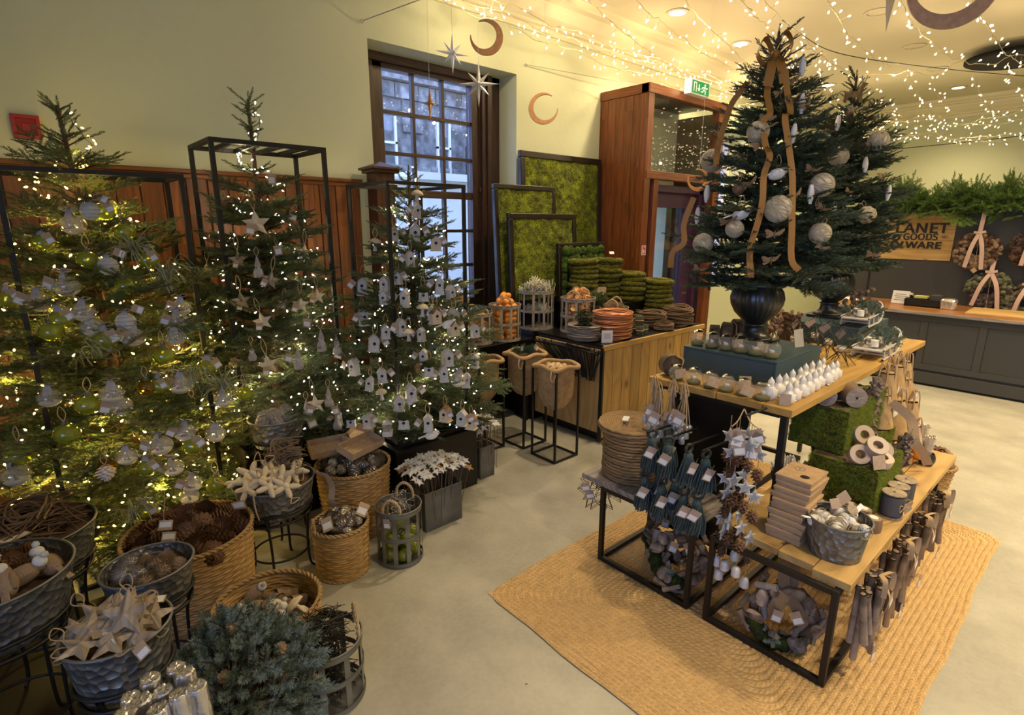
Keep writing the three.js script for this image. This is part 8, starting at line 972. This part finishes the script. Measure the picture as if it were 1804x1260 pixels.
{ const log = proto('log_tealight', (o) => { const h = 0.06; part(o, 'log', displace(muv(new THREE.CylinderGeometry(.035, .036, h, 22, 3).translate(0, h / 2, 0)), (x, y, z) => Math.hypot(x, z) > .02 && y > .003 && y < h - .003 ? .004 * n3(x * 80, y * 60, z * 80) : 0), m.bark); part(o, 'cut_face', new THREE.CylinderGeometry(.032, .032, .002, 24).translate(0, h + .0012, 0), m.paleWood); part(o, 'candle', new THREE.CylinderGeometry(.018, .018, .004, 20).translate(0, h + .003, 0), m.wax); part(o, 'twig_stub', rod([.03, .03, 0], [.06, .045, .01], .010, .008, 7), m.bark); });
  pool('lt', 'small log tealight', 'on the pine shelf behind the bucket', 'candle', 'log tealights'); rnd = mulberry(432); for (const [x, z, s] of [[2.82, -.88, .95], [2.94, -.93, 1.35], [2.80, -.79, .9], [2.90, -.78, .95], [2.97, -.74, .8], [2.93, -.67, 1], [2.87, -.61, 1.05]]) log('lt', [x, SH + .001, z], [0, R(-1, 1), 0], [s, s * R(.6, 1.15), s]); log('lt', [2.98, SH + .001, -.94], [0, 1, 0], [.9, 2.0, .9]); }
{ const spool = proto('thread_spool', (o) => { part(o, 'yarn', displace(muv(lathe([[0, .008], [.041, .008], [.044, .02], [.044, .10], [.041, .112], [0, .112]], 32)), (x, y, z) => .0022 * Math.sin(y * 1400)), m.yarnGrey); part(o, 'end_disc', [new THREE.CylinderGeometry(.047, .047, .007, 32).translate(0, .0035, 0)], m.paleWood); part(o, 'end_disc', [lathe([[.006, .113], [.047, .113], [.048, .117], [.047, .121], [.006, .121]], 32)], m.paleWood); part(o, 'twine_end', tube([[.045, .06, .02], [.07, .05, .04], [.06, .08, .05], [.045, .07, .03]], .0018), m.rope); });
  m.yarnGrey = S({ color: new THREE.Color(0.085, 0.085, 0.095), roughness: 0.9 }); pool('sp', 'upright spool of dark grey yarn', 'at the edge of the pine shelf', 'spool', 'grey yarn spools'); spool('sp', [3.09, SH + .001, -.59], [0, 0, 0], 1.1); spool('sp', [3.21, SH + .001, -.60], [0, 1, 0], 1.05); spool('sp', [3.32, SH + .001, -.595], [0, 2, 0], 1.05);
  const t = thing('price_tag', 'kraft tag tied to the nearest grey yarn spool', 'price tag', [3.055, SH + .085, -.535], -0.3); part(t, 'card', rbx(.055, .055, .002, .0005, .03, -.02, 0).rotateZ(.3), m.kraftDull); part(t, 'bow', [tube([[0, 0, 0], [-.05, .02, .01], [-.045, -.015, .01], [0, 0, .004]], .002), tube([[0, 0, 0], [.04, .03, .01], [.04, .0, .01], [0, 0, .004]], .002)], m.rope); }
{ const tape = proto('tape_roll', (o) => { part(o, 'tape', toCreasedNormals(lathe([[.022, -.021], [.047, -.021], [.048, -.019], [.048, .019], [.047, .021], [.022, .021], [.022, -.021]], 40), 0.5), m.tape); part(o, 'core', lathe([[.0195, -.021], [.0225, -.0213], [.0225, .0213], [.0195, .021], [.0195, -.021]], 32), m.kraft); });
  m.tape = P({ color: new THREE.Color(0.50, 0.40, 0.31), roughness: 0.35, clearcoat: 0.6 }); pool('tp', 'roll of brown paper tape', 'on the lower moss block', 'tape roll', 'paper tape rolls'); const y = .758; for (const [x, dy, z, rx, rz] of [[3.06, .048, -.76, 1.0, .3], [3.10, .10, -.70, .7, .2], [3.21, .048, -.70, .9, .5], [3.13, .028, -.675, .35, 0], [3.23, .10, -.80, 1.1, .2]]) tape('tp', [x, y + dy, z], [rx, -.6, rz], 1.05);
  const t = thing('price_tag', 'pinkish card tag leaning on the tape rolls', 'price tag', [3.045, .80, -.665], -.5); part(t, 'card', rbx(.075, .07, .002, .0005).rotateX(-.3), m.kraftDull); }
{ const tw = proto('twine_spool', (o) => { part(o, 'twine', displace(muv(T(lathe([[0, -.055], [.05, -.055], [.053, -.045], [.053, .045], [.05, .055], [0, .055]], 36), 0, 0, 0, PI / 2)), (x, y, z) => .002 * Math.sin(z * 900)), m.twineDark); part(o, 'end_disc', T(new THREE.CylinderGeometry(.052, .052, .004, 36), 0, 0, .058, PI / 2), m.paperWood); part(o, 'end_disc', T(new THREE.CylinderGeometry(.052, .052, .004, 36), 0, 0, -.058, PI / 2), m.paperWood); part(o, 'spindle_hole', T(new THREE.CylinderGeometry(.007, .007, .005, 14), 0, 0, .059, PI / 2), m.black); });
  m.twineDark = S({ color: new THREE.Color(0.20, 0.13, 0.075), roughness: 0.95 }); m.paperWood = S({ color: new THREE.Color(0.55, 0.46, 0.42), roughness: 0.8, map: grain }); pool('tw', 'large spool of brown twine lying down', 'on the upper moss block', 'spool', 'brown twine spools'); for (const [x, y, z, r] of [[3.24, 1.061, -.885, -.85], [3.16, 1.06, -.985, -1.25], [3.36, 1.06, -.97, -.6]]) tw('tw', [x, y, z], [0, r, 0], 1.02); }
// driftwood clusters, hanging kraft bags, pots, cone basket
function stickBundle(label, x, y, z, ry, rx, n, L, w, mat, seed) { const t = thing('driftwood_garland', label, 'driftwood', [x, y, z], ry); t.rotation.order = 'YXZ'; t.rotation.x = rx; rnd = mulberry(seed); for (let i = 0; i < n; i++) { const u = i / n, a = R(0, 6.28), r = w * (0.25 + 0.75 * u) * R(.3, 1), l = R(.035, .07), g = displace(muv(new THREE.CylinderGeometry(R(.006, .011), R(.007, .012), l, 6)), (x2, y2, z2) => .003 * n3(x2 * 90, y2 * 60, z2 * 90)); T(g, Math.cos(a) * r, -u * L, Math.sin(a) * r, R(-.9, .9), 0, R(-.9, .9)); part(t, 'stick', g, mat); } part(t, 'cord', rod([0, .06, 0], [0, -L, 0], .003), m.rope); return t; }
stickBundle('whitewashed driftwood garland hanging from the table top beside the twine spools', 3.56, 1.09, -0.855, 0, 0.1, 120, .34, .075, m.driftPale, 441); stickBundle('whitewashed driftwood garland spilling over the lower moss block', 3.55, .80, -.66, 0, .25, 110, .25, .085, m.driftPale, 442);
function longSticks(label, x, z, seed, mat, n = 26, w = .10, L = .34) { const t = thing('stick_bundle', label, 'stick bundle', [x, 0.50, z]); rnd = mulberry(seed); for (let i = 0; i < n; i++) { const u = R(-1, 1) * w, v = R(-.03, .04), l = L * R(.6, 1), g = displace(muv(new THREE.CylinderGeometry(R(.008, .013), R(.009, .015), l, 7, 3)), (a, b, c) => .005 * n3(a * 70, b * 30, c * 70)); T(g, u, -l / 2 - R(0, .05), v, R(-.12, .12), 0, R(-.22, .22)); part(t, 'stick', g, mat); } part(t, 'raffia_bow', [strip([[0, .02, .03], [-.06, .03, .06], [-.05, -.05, .06], [0, 0, .04]], .02, V(0, .3, 1)), strip([[0, .02, .03], [.06, .02, .06], [.05, -.06, .06], [0, 0, .04]], .02, V(0, .3, 1)), strip([[0, 0, .04], [.02, -.08, .07], [.0, -.16, .06]], .018, V(1, 0, 0))], m.rope); addTag(t, .03, -.06, .07, .4, 0, 1.4); addTag(t, -.02, -.28, .06, -.3, 0, 1.5, m.kraftDull); return t; }
longSticks('grey driftwood bundle hanging at the near right leg of the pine shelf', 2.50, -.50, 451, m.drift); longSticks('bark-covered stick bundle hanging in the middle of the pine shelf side', 2.90, -.50, 452, m.bark); longSticks('lichen-covered stick bundle hanging along the pine shelf side', 3.24, -.50, 453, m.bark); longSticks('dark stick bundle nearest the rear leg of the pine shelf', 3.62, -.50, 454, m.bark);
{ rnd = mulberry(461); m.kraftGold = S({ color: new THREE.Color(0.56, 0.37, 0.17), roughness: 0.85, map: cardT, bumpMap: fiberB, bumpScale: 0.003 }); const bag = (label, x, y, z, s, mat, r) => { const t = thing('kraft_bag', label, 'bag', [x, y, z], r); part(t, 'bag', displace(muv(T(new THREE.CylinderGeometry(.03, .06, .16, 14, 6), 0, -.08, 0)), (a, b, c) => .014 * n3(a * 40, b * 30, c * 40)), mat); part(t, 'raffia_ties', Array.from({ length: 7 }, (_, i) => tube([[0, 0, 0], [Math.cos(i) * .03, .05, Math.sin(i) * .03], [Math.cos(i) * .045, -.06 - .02 * (i % 3), Math.sin(i) * .045]], .003)), m.rope); addTag(t, .03, -.03, .05, .3, 0, 1.4); t.scale.setScalar(s); return t; };
  bag('raffia-tied kraft bag hanging at the far right corner of the table top', 4.05, 1.08, -.89, 1.35, m.kraftGold, .3); bag('raffia-tied kraft bundle left of the corner bag under the table top', 3.86, 1.07, -.88, 1.2, m.kraftGold, .1); bag('paper-wrapped bag below the raffia bundles', 3.92, .90, -.83, 1.45, m.kraftGold, -.3); bag('crumpled kraft bag hanging lowest under the table corner', 4.10, .86, -.80, 1.5, m.kraftGold, .6); bag('pale paper bag of dried oranges above the black pots', 4.06, .72, -.74, 1.15, m.pinkRibbon, .2); bag('golden raffia bundle farthest right under the sledge', 4.28, 1.07, -.90, 1.3, m.kraftGold, .5); bag('small golden raffia bundle between the corner bag and the farthest one', 4.17, .98, -.86, 1.2, m.kraftGold, -.2); bag('brown bag behind the whitewashed garland', 3.74, .96, -.86, 1.2, m.kraftGold, -.2);
  const rb = single('paper_ribbon', strip([[3.70, .94, -.80], [3.76, .84, -.70], [3.74, .72, -.66], [3.80, .64, -.62], [3.86, .56, -.60]], .05, V(.4, .2, .8)), m.kraft, 'long pale paper ribbon trailing between the garlands and the pots', 'ribbon'); rb.castShadow = true;
  pool('do', 'dried orange', 'lying among the bags above the black pots', 'orange', 'dried oranges among bags'); for (const p of [[3.90, .60, -.66], [3.96, .58, -.68], [3.90, .555, -.71]]) orangeFruit('do', p, any(), 1.1);
  for (const [x, z, l] of [[3.97, -.63, 'nearer round black pot of clear glass tubes'], [4.17, -.70, 'farther black pot of clear glass tubes']]) { const t = thing('tube_pot', l + ' at the far end of the pine shelf', 'pot', [x, SH + .001, z]); part(t, 'pot', lathe([[0, 0], [.035, 0], [.046, .03], [.046, .05], [.036, .075], [.033, .075], [.042, .045], [0, .01]], 28), m.urn); for (let i = 0; i < 9; i++) { const a = i * 2.4, r = .022 * Math.sqrt(i / 9); part(t, 'glass_tube', T(new THREE.CylinderGeometry(.0075, .0075, .13, 10, 1, true), Math.cos(a) * r, .11, Math.sin(a) * r, R(-.15, .15), 0, R(-.15, .15)), m.glass); part(t, 'stopper', T(new THREE.SphereGeometry(.0085, 8, 6), Math.cos(a) * r * 1.4, .178, Math.sin(a) * r * 1.4), m.mirror); } }
  wickerBasket('tapered wicker basket of big cones on the floor behind the pine shelf', 4.47, -.68, .135, .085, .36, { seed: 215, fill: .05 }); pool('bc', 'huge open pine cone', 'in the tapered rear basket', 'pine cone', 'large cones in the tapered basket'); heap(4.47, .36, -.68, .11, 11, .07, [(p) => bigConeDark('bc', p, any(), R(1.2, 1.5))]); }
{ const t = thing('vine_wreath', 'dark wreath of vine twigs hanging behind the tassels under the table top', 'wreath', [2.68, .82, -1.36], -PI / 2); rnd = mulberry(462); const gs = []; for (let i = 0; i < 60; i++) { const pts = [], r = R(.10, .19), ph = R(0, 6); for (let k = 0; k < 8; k++) { const a = ph + k / 8 * 2 * PI; pts.push(V(Math.cos(a) * r * R(.95, 1.05), Math.sin(a) * r * R(.95, 1.05), R(-.03, .03))); } gs.push(new THREE.TubeGeometry(new THREE.CatmullRomCurve3(pts, true), 26, .005, 4, true)); } part(t, 'vine', gs, m.twig).userData.kind = 'stuff'; }
// a few specks of litter on the floor
for (const [x, z, l] of [[1.36, -1.43, 'tiny dark leaf fragment on the floor left of the rug'], [1.25, -.86, 'tiny brown leaf fragment on the floor near the lower edge'], [1.33, -.83, 'second tiny brown leaf fragment near the lower edge']]) single('leaf_fragment', rbx(.012, .002, .005, .0008, 0, .001, 0), m.twig, l, 'litter', [x, 0.0003, z], x * 9);
labelPools();
renderer.render(scene, camera);
